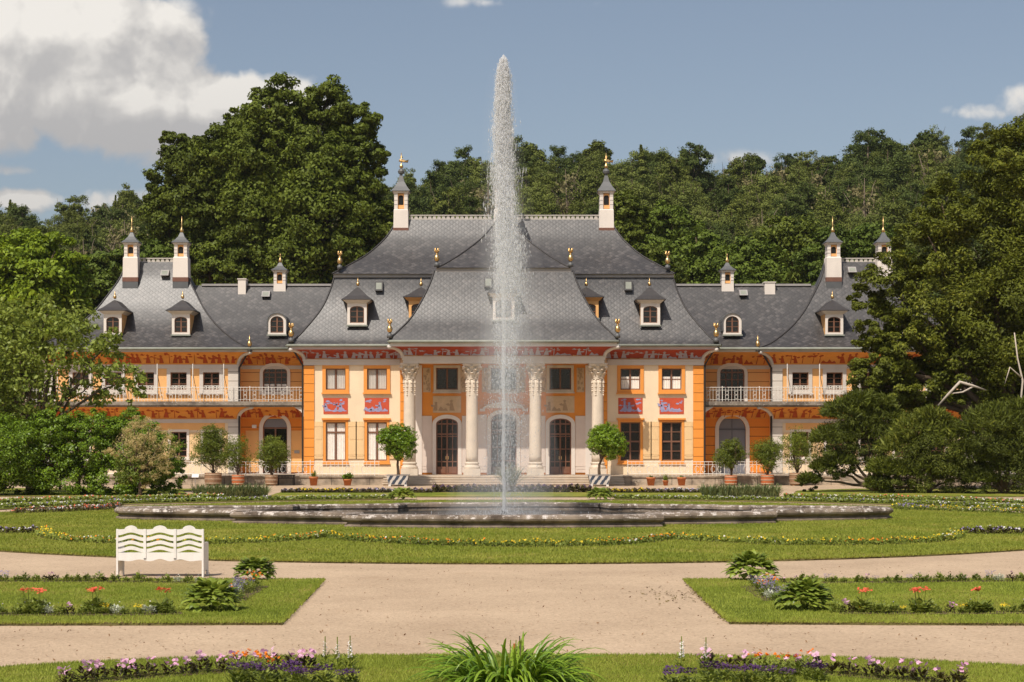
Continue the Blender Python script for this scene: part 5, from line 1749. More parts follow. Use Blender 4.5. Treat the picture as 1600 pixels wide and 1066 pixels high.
# splash near the water
n = 1100
py = rng.uniform(0, 1, n)
r = np.abs(rng.normal(0, 1.3, n)); th = rng.uniform(0, 2 * np.pi, n)
pts.append(np.stack([r * np.cos(th), JY - 0.3 + r * np.sin(th) * 0.9, 0.17 + 0.25 * rng.random(n) ** 3], 1)); sizes.append(rng.uniform(0.005, 0.014, n))
P_ = np.concatenate(pts); S_ = np.concatenate(sizes)
n = len(P_)
st = np.ones((n, 3)); st[:, 2] = rng.uniform(1.4, 4.2, n)
V_ = P_[:, None, :] + OCTA[None] * S_[:, None, None] * st[:, None, :]
F_ = (np.arange(n) * 6)[:, None, None] + OF[None]
tag(np_mesh("water_spray", V_.reshape(-1, 3), F_.reshape(-1, 3), SPRAY), "white spray of falling droplets around the tall fountain jet", "water spray", kind="stuff")
# the rising jet: a narrow ragged column
jb = MB(); r2 = random.Random(5)
Z = []; RR = []
z = 0.3
while z < jz(91):
    py = HY - (z - CAMH) * SP
    w = np.interp(py, [91, 150, 250, 400, 600, 812], [0.3, 5.0, 5.2, 4.6, 3.4, 3.4]) / SP
    Z.append((0.012 * math.sin(z * 2.3) + r2.uniform(-0.012, 0.012) + 0.0, JY + r2.uniform(-0.01, 0.01), z)); RR.append(w * r2.uniform(0.72, 1.12))
    z += 0.09
jb.tube(Z, RR, 7)
tag(jb.build("water_jet", SPRAY, None, True), "tall white water jet rising from the middle of the fountain basin", "water jet", kind="thing")
# fine mist hanging round the jet: nested veils, densest on the axis
def mist_mat(d):
    m = bpy.data.materials.new("fine_mist"); m.use_nodes = True
    nt = m.node_tree; nt.nodes.clear()
    N, L = nt.nodes.new, nt.links.new
    out = N('ShaderNodeOutputMaterial')
    v = N('ShaderNodeVolumePrincipled')
    v.inputs['Color'].default_value = (0.97, 0.975, 0.98, 1)
    v.inputs['Anisotropy'].default_value = 0.0
    v.inputs['Density'].default_value = d
    L(v.outputs[0], out.inputs['Volume'])
    return m
MIST_PROF = [(88, 1), (100, 7), (120, 12), (150, 15), (220, 18), (300, 22), (400, 29), (500, 36), (600, 42), (700, 48), (780, 56), (806, 72)]
for mul, d, lb in ((0.42, 2.6, "innermost white mist veil hugging the jet"), (0.72, 0.34, "second white mist veil around the jet"), (1.0, 0.11, "third thin mist veil around the jet"), (1.35, 0.07, "fourth very thin mist veil around the jet"), (1.8, 0.03, "outermost faint mist veil around the jet")):
    ms = MB(); n = 18
    v, f = [], []
    prof_ = [q for q in MIST_PROF if mul > 1.2 or q[0] <= (400 if mul < 0.5 else (620 if mul < 0.9 else 720))][::-1]
    for i, (py, w) in enumerate(prof_):
        for k in range(n):
            a = 2 * math.pi * k / n
            if mul < 1.2 and i == 0: w = w * 0.35
            r = w / SP * mul * (1 + 0.10 * math.sin(3 * a + py * 0.013 + mul * 5) + 0.07 * math.sin(5 * a - py * 0.021))
            cxs = float(profile(py, C_core)) / SP
            v.append((cxs + r * math.cos(a), JY + r * math.sin(a), jz(py) - (0.02 if i == 0 else 0) + (1 - mul) * 0.01))
    for i in range(len(prof_) - 1):
        for k in range(n):
            a, b = i * n + k, i * n + (k + 1) % n
            f.append((a, b, b + n, a + n))
    f.append(tuple(range(n - 1, -1, -1))); f.append(tuple((len(prof_) - 1) * n + k for k in range(n)))
    ms.add(v, f)
    tag(ms.build("mist", mist_mat(d), None, True), lb, "mist", kind="stuff")
# ------------------------------------------------------------------ foliage
def leaf_quads(rng, cent, nrm, size, aspect=0.55, spread=0.9, fold=0.0):
    """rhombic leaves: cent (n,3), preferred normals (n,3), sizes (n,)"""
    n = len(cent)
    N_ = nrm + rng.normal(0, spread, (n, 3))
    N_ /= np.linalg.norm(N_, axis=1, keepdims=True) + 1e-9
    T = rng.normal(0, 1, (n, 3))
    T -= (T * N_).sum(1, keepdims=True) * N_
    T /= np.linalg.norm(T, axis=1, keepdims=True) + 1e-9
    B_ = np.cross(N_, T)
    s = size[:, None]
    bend = N_ * s * 0.18
    v = np.stack([cent - T * s, cent - B_ * s * aspect + bend, cent + T * s, cent + B_ * s * aspect + bend], 1)
    return v.reshape(-1, 3), np.arange(4 * n).reshape(n, 4)

def unit(rng, n):
    d = rng.normal(0, 1, (n, 3))
    return d / (np.linalg.norm(d, axis=1, keepdims=True) + 1e-9)

def lobes_px(lst, Y, rng, depth=0.9):
    """crown lobes given as (px, py, radius px) become balls at distance Y; depth scatter gives the crown its thickness"""
    out = []
    k = Y / FPX
    for it in lst:
        px, py, r = it[:3]
        yo = it[3] if len(it) > 3 else rng.uniform(-0.45, 0.45) * r * k
        out.append((gx(px, Y), Y + yo, gz(py, Y), r * k, r * k * depth, r * k * 0.9))
    return np.array(out)

def foliage(rng, lobes, n, leaf, clump=0.30, per=55, spread=0.8, aspect=0.55, up=0.25, shell=0.72, droop=0.0):
    """leaves gathered in clumps that sit on and inside the lobes, so that gaps and ledges appear between them"""
    area = (lobes[:, 3] * lobes[:, 5]) ** 1.0
    nc = max(4, int(n / per))
    idx = rng.choice(len(lobes), nc, p=area / area.sum())
    d = unit(rng, nc)
    rad = shell + (1.06 - shell) * rng.random(nc) ** 0.6
    rad *= rng.choice([1.0, 1.0, 1.0, 1.12, 0.8], nc)
    L = lobes[idx]
    cc = L[:, :3] + d * L[:, 3:6] * rad[:, None]
    cr = np.minimum(L[:, 3], L[:, 5]) * clump * rng.uniform(0.6, 1.35, nc)
    ii = np.repeat(np.arange(nc), per)
    m = len(ii)
    e = unit(rng, m)
    rr = rng.random(m) ** 0.45
    c = cc[ii] + e * (cr[ii] * rr)[:, None] * np.array([1.15, 1.15, 0.75])
    c[:, 2] -= droop * cr[ii] * rr
    nr = e * 0.6 + d[ii] * 0.7 + np.array([0, 0, up])
    return leaf_quads(rng, c, nr, leaf * rng.uniform(0.6, 1.35, m), aspect, spread)

def limbs(mb, rng, base, tips, r0, mid=0.5, wob=0.06):
    """tapered, slightly crooked limbs from a base point to each tip"""
    b = Vector(base)
    for t in tips:
        t = Vector(t)
        ln = (t - b).length
        pts, rad = [], []
        for k in range(7):
            q = k / 6
            p = b.lerp(t, q)
            p.z += math.sin(q * math.pi) * ln * 0.06
            if 0 < k < 6:
                p += Vector((rng.normal(0, wob), rng.normal(0, wob), rng.normal(0, wob * 0.5))) * ln * 0.5
            pts.append(p); rad.append(max(0.02, r0 * (1 - 0.85 * q)))
        mb.tube(pts, rad, 6)

def tree(name, label, cat, lst, Y, base_px, n, leaf, lm, seed, trunk_r=0.4, group=None, nb=10, bark=None, zbase=0.0, depth=0.9, **kw):
    rng = np.random.default_rng(seed)
    lobes = lobes_px(lst, Y, rng, depth)
    bx = gx(base_px, Y)
    t = thing(name, label, cat, (bx, Y, zbase), 0, group)
    v, f = foliage(rng, lobes, n, leaf, **kw)
    v = v - np.array([bx, Y, zbase])
    np_mesh("crown", v, f, lm, t)
    mb = MB()
    ctr = lobes[:, :3].mean(0)
    fork = Vector((bx + (ctr[0] - bx) * 0.3, Y, zbase + max(1.0, (lobes[:, 2].min() - zbase) * 0.75)))
    mb.tube([(bx, Y, zbase - 0.3), (bx + 0.03, Y, zbase + 0.3), Vector((bx, Y, zbase)).lerp(fork, 0.6), fork], [trunk_r * 1.35, trunk_r, trunk_r * 0.85, trunk_r * 0.75], 9)
    sel = rng.permutation(len(lobes))[:nb]
    limbs(mb, rng, fork, [tuple(lobes[i, :3] + np.array([0, 0, lobes[i, 5] * 0.3])) for i in sel], trunk_r * 0.6)
    mb.v = [(x - bx, y - Y, z - zbase) for x, y, z in mb.v]
    mb.build("trunk", bark or BARK, t, True)
    return t, lobes

LIME = leaf_mat("lime_leaves", srgb(50, 64, 17), srgb(110, 122, 40), 0.18, 0.6, 0.2, 0.4, 0.25)
LIME_B = leaf_mat("fresh_lime_leaves", srgb(52, 66, 18), srgb(112, 122, 42), 0.18, 0.6, 0.2, 0.4, 0.25)
CHEST = leaf_mat("chestnut_leaves", srgb(74, 98, 16), srgb(146, 164, 40), 0.24, 0.55, 0.25, 0.35, 0.5)
OPEN = leaf_mat("open_tree_leaves", srgb(70, 92, 26), srgb(146, 158, 66), 0.35, 0.5, 0.3, 0.3, 0.5)
SHRUB = leaf_mat("shrub_leaves", srgb(54, 82, 12), srgb(126, 152, 34), 0.2, 0.45, 0.35, 0.35, 0.6)
SMOKE = leaf_mat("smoke_plumes", srgb(156, 140, 84), srgb(218, 198, 142), 0.35, 0.8, 0.1, 0.35, 0.8)
YEW = leaf_mat("evergreen_sprays", srgb(44, 52, 15), srgb(100, 108, 36), 0.16, 0.6, 0.2, 0.4, 0.5, srgb(136, 138, 56))
CEDAR = leaf_mat("dark_evergreen_leaves", srgb(42, 50, 12), srgb(104, 110, 30), 0.16, 0.6, 0.2, 0.4, 0.3, srgb(136, 136, 46))
MIDT = leaf_mat("woodland_leaves", srgb(50, 68, 20), srgb(106, 122, 42), 0.16, 0.6, 0.2, 0.45, 0.3)
TUBL = leaf_mat("tub_plant_leaves", srgb(60, 76, 18), srgb(132, 144, 46), 0.25, 0.5, 0.3, 0.3, 0.8)
ORNG = leaf_mat("clipped_citrus_leaves", srgb(58, 92, 14), srgb(138, 166, 38), 0.3, 0.4, 0.4, 0.3, 1.2)
HOSTA = leaf_mat("broad_hosta_leaves", srgb(66, 92, 22), srgb(154, 168, 66), 0.3, 0.4, 0.4, 0.3, 1.5)
LILY = leaf_mat("strap_leaves", srgb(74, 112, 22), srgb(152, 178, 56), 0.3, 0.38, 0.45, 0.3, 1.5)
YUCCA = leaf_mat("grey_green_blades", srgb(66, 80, 42), srgb(132, 142, 90), 0.2, 0.55, 0.3, 0.3, 1.2)
BED = leaf_mat("bedding_leaves", srgb(76, 94, 32), srgb(148, 158, 68), 0.3, 0.5, 0.3, 0.3, 2.0)
BEDD = leaf_mat("dark_bedding_leaves", srgb(44, 44, 24), srgb(96, 86, 44), 0.25, 0.5, 0.3, 0.3, 2.0)
SILVER = leaf_mat("silver_leaves", srgb(150, 156, 130), srgb(208, 210, 186), 0.2, 0.7, 0.2, 0.3, 2.0)
def petal(name, c, c2): return leaf_mat(name, c, c2, 0.3, 0.6, 0.2, 0.3, 3.0)
F_PINK = petal("pink_petals", srgb(206, 132, 172), srgb(244, 204, 222))
F_PURPLE = petal("purple_petals", srgb(64, 38, 76), srgb(104, 70, 116))
F_LILAC = petal("lilac_petals", srgb(116, 100, 152), srgb(176, 162, 192))
F_YELLOW = petal("yellow_petals", srgb(222, 178, 26), srgb(248, 220, 60))
F_ORANGE = petal("orange_petals", srgb(226, 112, 26), srgb(246, 158, 44))
F_RED = petal("coral_petals", srgb(214, 82, 54), srgb(240, 130, 96))
F_WHITE = petal("white_petals", srgb(220, 214, 208), srgb(246, 242, 236))

# tall limes behind the palace
tree("lime_tree", "tallest dark olive lime tree behind the left half of the palace", "tree",
     [(455, 150, 40), (420, 175, 42), (510, 165, 42), (552, 195, 40), (572, 250, 34), (470, 225, 70), (385, 205, 44), (540, 290, 50), (430, 300, 80), (500, 350, 75), (410, 385, 62), (560, 325, 38), (470, 420, 72), (545, 400, 45), (380, 290, 50), (350, 420, 45), (362, 250, 46), (410, 240, 55), (565, 225, 34), (500, 270, 60), (585, 290, 24), (395, 330, 55)],
     150.0, 470, 220000, 0.17, LIME, 101, 1.1, clump=0.26, per=120, up=0.5, shell=0.62)
tree("lime_tree", "lower left lime tree leaning out beside the tallest one", "tree",
     [(298, 255, 40), (258, 285, 32), (340, 232, 38), (330, 310, 52), (276, 340, 46), (350, 380, 52), (300, 405, 48), (243, 310, 18), (248, 385, 36), (278, 228, 24), (370, 270, 40), (300, 330, 46), (255, 330, 36)],
     152.0, 310, 120000, 0.17, LIME_B, 102, 0.8, clump=0.28, per=120, up=0.5, shell=0.6)
# woodland edge just behind the roofs: (px, top py, radius px, Y)
edge = [(585, 318, 58, 150, "olive bushy tree between the tallest lime and the left weathervane"), (222, 372, 44, 146, "soft green tree rising behind the two left pavilion turrets"), (165, 395, 50, 150, "round green tree between the bright chestnut and the left turrets"),
        (1010, 385, 52, 142, "light green tree just right of the palace's upper roof"), (1092, 360, 56, 150, "bright rounded tree behind the small right ridge turret"), (1170, 372, 58, 146, "full green tree behind the right wing chimney"),
        (1235, 338, 62, 156, "dark rounded tree left of the right pavilion turrets"), (1300, 362, 50, 150, "green tree directly behind the right pavilion turrets"), (1370, 350, 60, 152, "green tree behind the evergreen's left edge"), (980, 300, 30, 172, "thin tree right of the right weathervane"),
        (655, 340, 34, 160, "small tree behind the left end of the main ridge"), (1045, 320, 44, 172, "mid green tree higher up behind the palace's right roof")]
for i, (px, py, r, Y, lb) in enumerate(edge):
    rr = random.Random(200 + i)
    L_ = [(px, py + r * 0.5, r * 0.62), (px - r * 0.5, py + r * 0.95, r * 0.6), (px + r * 0.5, py + r * 0.9, r * 0.62), (px, py + r * 1.3, r * 0.8), (px - r * 0.45, py + r * 1.9, r * 0.6), (px + r * 0.5, py + r * 1.9, r * 0.6),
          (px + rr.uniform(-0.5, 0.5) * r, py + r * 0.3, r * 0.35), (px, py + r * 2.3, r * 0.7)]
    tree("woodland_tree", lb, "tree", L_, Y, px, 30000, 0.18, MIDT if i % 3 else LIME_B, 300 + i, 0.4, "trees along the foot of the wooded hill", 6, clump=0.36, per=130, up=0.5, shell=0.55)
# bright chestnut at the left
tree("chestnut_tree", "bright yellow-green chestnut tree at the far left beyond the pavilion roof", "tree",
     [(30, 398, 42), (90, 405, 40), (55, 440, 60), (105, 450, 38), (-30, 420, 60), (20, 490, 60), (80, 500, 50), (125, 480, 22), (-20, 500, 60)],
     124.0, 40, 60000, 0.18, CHEST, 120, 0.5, clump=0.3, per=130, up=0.7, shell=0.6)
# open leafy tree in front of the left pavilion
ot, _ = tree("open_tree", "open light-leaved tree with visible grey limbs in front of the left pavilion", "tree",
     [(30, 545, 50), (100, 540, 48), (160, 560, 40), (60, 610, 50), (-10, 600, 60), (205, 598, 28), (216, 628, 20), (20, 500, 36), (140, 610, 36), (-50, 560, 80), (75, 500, 36), (120, 505, 30), (-10, 660, 50), (175, 535, 22), (40, 665, 30)],
     88.0, 46, 15000, 0.125, OPEN, 130, 0.22, nb=14, clump=0.36, per=26, spread=1.0, up=0.4, shell=0.35)
# dense shrub and smoke bush
tree("dense_shrub", "large dome of dense bright green shrubbery at the left of the garden", "shrub",
     [(62, 705, 56), (130, 695, 52), (200, 695, 46), (245, 712, 42), (28, 745, 42), (100, 742, 45), (180, 742, 42), (262, 742, 28), (0, 705, 62), (150, 668, 30), (90, 668, 32), (200, 664, 26), (-60, 715, 60), (225, 748, 30)],
     85.0, 120, 130000, 0.062, SHRUB, 140, 0.15, clump=0.24, per=100, up=0.8, spread=0.7, shell=0.84)
tree("smoke_bush", "tan feathery smoke bush in bloom before the dense green shrub", "shrub",
     [(212, 690, 34), (190, 716, 24), (240, 722, 28), (256, 695, 22), (222, 745, 18), (205, 668, 18), (232, 674, 20), (178, 700, 16), (268, 720, 16)],
     82.0, 218, 8500, 0.05, SMOKE, 141, 0.08, clump=0.34, per=70, up=0.6, spread=1.2, aspect=0.25, shell=0.45)
tree("smoke_bush", "green leafy base of the tan smoke bush", "shrub", [(215, 735, 22), (200, 742, 18), (236, 740, 20), (245, 722, 18), (210, 710, 20), (232, 700, 20), (195, 722, 14)], 82.4, 219, 9000, 0.06, OPEN, 142, 0.05, clump=0.34, per=30, up=0.6, shell=0.4)
# big evergreen on the right
et, _ = tree("spreading_evergreen", "huge dark spreading evergreen tree filling the right edge", "tree",
     [(1565, 262, 62), (1600, 235, 55), (1505, 320, 56), (1448, 385, 56), (1550, 370, 88), (1392, 448, 50), (1480, 470, 88), (1580, 490, 100), (1364, 505, 34), (1420, 540, 50), (1355, 478, 26), (1650, 300, 110), (1670, 450, 120), (1536, 228, 26), (1470, 330, 40), (1410, 410, 40),
      (1350, 555, 28), (1346, 612, 26), (1360, 585, 34), (1372, 500, 34), (1420, 580, 46), (1390, 620, 34), (1382, 555, 38), (1405, 515, 38), (1450, 600, 56, 2.0), (1530, 590, 60, 2.0), (1405, 590, 44, 1.6), (1480, 560, 50, 2.2), (1400, 600, 40), (1450, 600, 50), (1520, 575, 60), (1580, 600, 60), (1490, 640, 36), (1560, 650, 45), (1430, 640, 26), (1340, 460, 18), (1375, 580, 40), (1700, 580, 110), (1362, 630, 24), (1660, 190, 70)],
     93.0, 1610, 280000, 0.105, CEDAR, 150, 0.42, nb=14, clump=0.25, per=170, up=0.9, spread=0.65, aspect=0.4, shell=0.66, droop=0.3)
lb_ = MB()
def px3(px, py, Y): return Vector((gx(px, Y) - gx(1610, 93.0), Y - 93.0, gz(py, Y)))
lb_.tube([px3(1466, 634, 88.5), px3(1482, 616, 88.3), px3(1500, 597, 88.2), px3(1520, 603, 88.2), px3(1541, 610, 88.5)], [0.05, 0.07, 0.085, 0.075, 0.03], 7)
lb_.tube([px3(1487, 615, 88.3), px3(1504, 613, 88.2), px3(1521, 604, 88.2)], [0.03, 0.05, 0.05], 6)
lb_.tube([px3(1585, 520, 88.6), px3(1590, 560, 88.4), px3(1598, 595, 88.3), px3(1594, 640, 88.2), px3(1584, 662, 88.1)], [0.03, 0.04, 0.055, 0.045, 0.02], 6)
lb_.tube([px3(1596, 590, 88.3), px3(1578, 574, 88.2), px3(1570, 600, 88.1)], [0.05, 0.04, 0.015], 5)
lb_.build("bare_limb", BARK_PALE, et, True)
def spray_shrub(name, label, lst, Y, base, n, seed):
    """low conifer of upswept feathery sprays"""
    rng = np.random.default_rng(seed)
    lobes = lobes_px(lst, Y, rng, 0.9)
    bx = gx(base, Y)
    t = thing(name, label, "shrub", (bx, Y, 0))
    v1, f1 = foliage(rng, lobes, int(n * 2.2), 0.055, clump=0.32, per=150, spread=0.55, aspect=0.32, up=0.9, shell=0.6)
    # long upward sprays break the outline
    m = n // 3
    idx = rng.choice(len(lobes), m)
    d = unit(rng, m); d[:, 2] = np.abs(d[:, 2]) * 0.8 + 0.15
    L = lobes[idx]
    c = L[:, :3] + d * L[:, 3:6] * rng.uniform(0.9, 1.18, m)[:, None]
    ax = d + np.array([0, 0, 0.35]) + rng.normal(0, 0.55, (m, 3)); ax /= np.linalg.norm(ax, axis=1, keepdims=True)
    bt = np.cross(ax, unit(rng, m)); bt /= np.linalg.norm(bt, axis=1, keepdims=True) + 1e-9
    s = rng.uniform(0.09, 0.26, m)[:, None]
    v2 = np.stack([c - ax * s, c - bt * s * 0.22, c + ax * s * 1.2, c + bt * s * 0.22], 1).reshape(-1, 3)
    v = np.concatenate([v1, v2]) - np.array([bx, Y, 0])
    f = np.concatenate([f1, np.arange(4 * m).reshape(m, 4) + len(v1)])
    np_mesh("crown", v, f, YEW, t)
    mb = MB()
    limbs(mb, rng, (bx, Y, 0.1), [tuple(l[:3]) for l in lobes], 0.11)
    mb.v = [(x - bx, y - Y, z) for x, y, z in mb.v]
    mb.build("trunk", BARK, t, True)
spray_shrub("yew_shrub", "tall feathery yew shrub overhanging the barrels at the palace corner", [(1322, 655, 34), (1345, 640, 30), (1300, 695, 32), (1352, 690, 40), (1385, 668, 34), (1285, 735, 16), (1262, 755, 14), (1310, 728, 22), (1375, 640, 22)], 90.0, 1370, 26000, 160)
spray_shrub("yew_shrub", "wide feathery yew shrub under the middle of the evergreen", [(1440, 690, 44), (1410, 710, 36), (1478, 705, 44), (1400, 745, 26), (1440, 745, 34), (1380, 740, 24), (1490, 748, 32), (1455, 660, 24), (1370, 762, 16)], 88.0, 1450, 26000, 161)
spray_shrub("yew_shrub", "rightmost feathery yew shrub at the picture's right edge", [(1540, 680, 46), (1585, 690, 46), (1520, 725, 36), (1570, 740, 40), (1620, 720, 60), (1555, 655, 26), (1530, 755, 24), (1600, 655, 34)], 87.0, 1570, 26000, 162)

# ------------------------------------------------------------------ wooded hill
sky_tab = [(-400, 285), (-150, 290), (0, 304), (45, 332), (85, 334), (125, 316), (200, 300), (230, 304), (330, 292), (500, 285), (600, 282), (650, 268), (745, 248), (820, 232), (850, 247), (930, 238), (1000, 240), (1070, 238), (1100, 252), (1200, 244), (1300, 250), (1350, 230), (1450, 210), (1500, 212), (1600, 190), (1800, 180), (2200, 190)]
Y_FOOT, Y_TOP = 158.0, 300.0
def hill_z(x, y):
    px = CX + x * FPX / np.maximum(y, 60)
    top = np.interp(px, [t[0] for t in sky_tab], [t[1] for t in sky_tab])
    zt = CAMH + (HY - top) * Y_TOP / FPX - 11.5
    t = np.clip((y - Y_FOOT) / (Y_TOP - Y_FOOT), 0, 1)
    r = 0.004 + t * zt
    return r - np.clip((y - Y_TOP) / 260.0, 0, 1) * zt * 0.35
hv, hf = [], []
nx, ny = 90, 60
for j in range(ny + 1):
    y = Y_FOOT - 3 + (560 - Y_FOOT) * (j / ny) ** 1.2
    for i in range(nx + 1):
        x = -330 + 660 * i / nx
        hv.append((x, y, float(hill_z(np.array(x), np.array(y))) - (0.3 if j == 0 else 0.0)))
for j in range(ny):
    for i in range(nx):
        a = j * (nx + 1) + i
        hf.append((a, a + 1, a + nx + 2, a + nx + 1))
hm = MB(); hm.add(hv, hf)
tag(hm.build("hill", mat("woodland_floor", srgb(66, 62, 38), 0.95, 0.3, 0.2), None, True), "wooded hillside rising behind the palace", "hill", kind="structure")

WOOD = [leaf_mat("hill_leaves_a", srgb(64, 76, 30), srgb(120, 126, 56), 0.15, 0.65, 0.15, 0.35, 0.2), leaf_mat("hill_leaves_b", srgb(74, 84, 36), srgb(126, 134, 64), 0.15, 0.65, 0.15, 0.35, 0.2),
        leaf_mat("hill_leaves_c", srgb(54, 68, 30), srgb(98, 110, 52), 0.22, 0.65, 0.15, 0.35, 0.2), leaf_mat("hill_leaves_d", srgb(104, 100, 66), srgb(142, 132, 92), 0.2, 0.7, 0.1, 0.35, 0.2)]
DEADW = mat("grey_dead_branches", srgb(132, 116, 98), 0.9, 0.15, 2.0)
protos = bpy.data.collections.new("hill_tree_kinds")
def proto(i, kind):
    rng = np.random.default_rng(900 + i)
    h = 13.0
    if kind == "broad":
        lobes = []
        for k in range(9):
            a = rng.uniform(0, 6.28); r = rng.uniform(0.6, 2.6); z = rng.uniform(4.5, 11.0)
            s = rng.uniform(1.4, 2.4) * (1.15 - 0.035 * z)
            lobes.append((r * math.cos(a), r * math.sin(a), z, s, s, s * 0.95))
        lobes.append((0, 0, 7.0, 3.0, 3.0, 3.4)); lobes.append((0, 0, 10.6, 1.8, 1.8, 2.0))
        v, f = foliage(rng, np.array(lobes), 17000, 0.14, clump=0.36, per=90, up=0.6, shell=0.5)
    elif kind == "conifer":
        c, nr = [], []
        m = 6000
        z = 1.5 + 12.5 * rng.random(m) ** 1.25
        r = (14.2 - z) / 12.7 * 2.5 * np.sqrt(rng.random(m)) * (0.75 + 0.35 * np.sin(z * 5.2))
        th = rng.uniform(0, 6.28, m)
        cent = np.stack([r * np.cos(th), r * np.sin(th), z - r * 0.25], 1)
        v, f = leaf_quads(rng, cent, np.stack([np.cos(th), np.sin(th), np.full(m, 0.8)], 1), 0.22 * rng.uniform(0.6, 1.3, m), 0.45, 0.6)
    else:
        lobes = np.array([(0, 0, 9, 2.0, 2.0, 3.0), (1, 0.5, 6, 1.6, 1.6, 1.6)])
        v, f = foliage(rng, lobes, 420, 0.26, clump=0.4, per=10, up=0.2, shell=0.2)
    mb = MB()
    mb.tube([(0, 0, -1.5), (0.05, 0, 3), (0.1, 0.1, 7), (0.1, 0.1, h * 0.93)], [0.28, 0.22, 0.16, 0.04], 5)
    tips = [(rng.uniform(-2.8, 2.8), rng.uniform(-2.8, 2.8), rng.uniform(6, 12.5)) for _ in range(12 if kind == "dead" else 5)]
    limbs(mb, rng, (0.08, 0.05, 4.5), tips, 0.12 if kind == "dead" else 0.1)
    nv = len(v)
    vv = np.concatenate([v, np.array(mb.v)])
    tri = []
    for q in mb.f:
        if len(q) == 4: tri.append(q)
    ff = np.concatenate([f, np.array(tri) + nv])
    mi = np.concatenate([np.zeros(len(f), int), np.ones(len(tri), int)])
    lm = WOOD[3] if kind == "dead" else WOOD[i % 3]
    return np_mesh("hill_tree_kind_%d" % i, vv, ff, [lm, DEADW if kind == "dead" or i % 2 == 0 else BARK], None, mi, link=False)
kinds = ["broad", "broad", "broad", "conifer", "dead", "broad", "broad"]
for i, k in enumerate(kinds):
    protos.objects.link(proto(i, k))
rng = np.random.default_rng(31)
pp, rot, scl, pick = [], [], [], []
y = Y_FOOT + 6
while y < 312:
    st = 4.6 + (y - Y_FOOT) * 0.006
    hw = y * 0.36 + 12
    x = -hw
    while x < hw:
        X = x + rng.uniform(-1.9, 1.9); Y_ = y + rng.uniform(-1.9, 1.9)
        px = CX + X * FPX / Y_
        pp.append((X, Y_, float(hill_z(np.array(X), np.array(Y_)))))
        rot.append((rng.normal(0, 0.05), rng.normal(0, 0.05), rng.uniform(0, 6.28)))
        s = rng.uniform(0.68, 1.08) * (1.18 if rng.random() < 0.1 else 1.0)
        scl.append((s * rng.uniform(0.85, 1.15), s * rng.uniform(0.85, 1.15), s))
        u = rng.random()
        # drier, greyer stand at the far left and patches in the middle slope
        bare = 0.30 if 120 < px < 240 else (0.14 if 640 < px < 760 or 1080 < px < 1240 else 0.06)
        pick.append(4 if u < bare else (3 if u < bare + 0.025 else int(rng.choice([0, 1, 2, 5, 6]))))
        x += st
    y += st
wm_ = bpy.data.meshes.new("hillside_wood")
wm_.from_pydata(pp, [], [])
for nm, tp, data in (("rot", 'FLOAT_VECTOR', rot), ("scl", 'FLOAT_VECTOR', scl), ("pick", 'INT', pick)):
    at = wm_.attributes.new(nm, tp, 'POINT')
    at.data.foreach_set('value' if tp == 'INT' else 'vector', np.array(data).ravel())
wood = bpy.data.objects.new("hillside_wood", wm_)
COL.objects.link(wood)
tag(wood, "dense mixed wood covering the whole hillside behind the palace", "wood", kind="stuff")
ng = bpy.data.node_groups.new("scatter_trees", 'GeometryNodeTree')
ng.interface.new_socket("Geometry", in_out='INPUT', socket_type='NodeSocketGeometry')
ng.interface.new_socket("Geometry", in_out='OUTPUT', socket_type='NodeSocketGeometry')
gi, go = ng.nodes.new('NodeGroupInput'), ng.nodes.new('NodeGroupOutput')
ci = ng.nodes.new('GeometryNodeCollectionInfo')
ci.inputs['Collection'].default_value = protos
ci.inputs['Separate Children'].default_value = True
ci.inputs['Reset Children'].default_value = True
ip = ng.nodes.new('GeometryNodeInstanceOnPoints')
ip.inputs['Pick Instance'].default_value = True
def attr(nm, tp):
    a = ng.nodes.new('GeometryNodeInputNamedAttribute'); a.data_type = tp; a.inputs['Name'].default_value = nm
    return a.outputs[0]
ng.links.new(gi.outputs[0], ip.inputs['Points'])
ng.links.new(ci.outputs[0], ip.inputs['Instance'])
ng.links.new(attr("pick", 'INT'), ip.inputs['Instance Index'])
e2r = ng.nodes.new('FunctionNodeEulerToRotation')
ng.links.new(attr("rot", 'FLOAT_VECTOR'), e2r.inputs[0])
ng.links.new(e2r.outputs[0], ip.inputs['Rotation'])
ng.links.new(attr("scl", 'FLOAT_VECTOR'), ip.inputs['Scale'])
ng.links.new(ip.outputs[0], go.inputs[0])
md = wood.modifiers.new("scatter", 'NODES'); md.node_group = ng

# a few trees that stand out on the skyline
for i, (px, py, r, lb) in enumerate([(932, 226, 22, "round-headed tree standing above the skyline beside the right weathervane"), (826, 228, 24, "round tree on the skyline just right of the fountain jet"), (1446, 212, 26, "rounded dark tree highest on the hill at the right"), (1330, 248, 24, "broad tree on the skyline left of the highest one"), (200, 308, 22, "small tree on the skyline left of the limes"), (1180, 246, 14, "narrow pointed tree on the skyline above the right wing")]):
    Yt = 302.0
    L_ = [(px, py + r * 0.3, r * 0.55), (px - r * 0.5, py + r * 0.8, r * 0.5), (px + r * 0.5, py + r * 0.75, r * 0.55), (px, py + r * 1.2, r * 0.6), (px - r * 0.3, py + r * 1.8, r * 0.4)]
    zb = float(hill_z(np.array(gx(px, Yt)), np.array(Yt)))
    tree("skyline_tree", lb, "tree", L_, Yt, px, 8000, 0.22, WOOD[i % 3], 700 + i, 0.3, "trees standing out on the skyline", 5, zbase=zb, clump=0.36, per=20, up=0.5, shell=0.45)
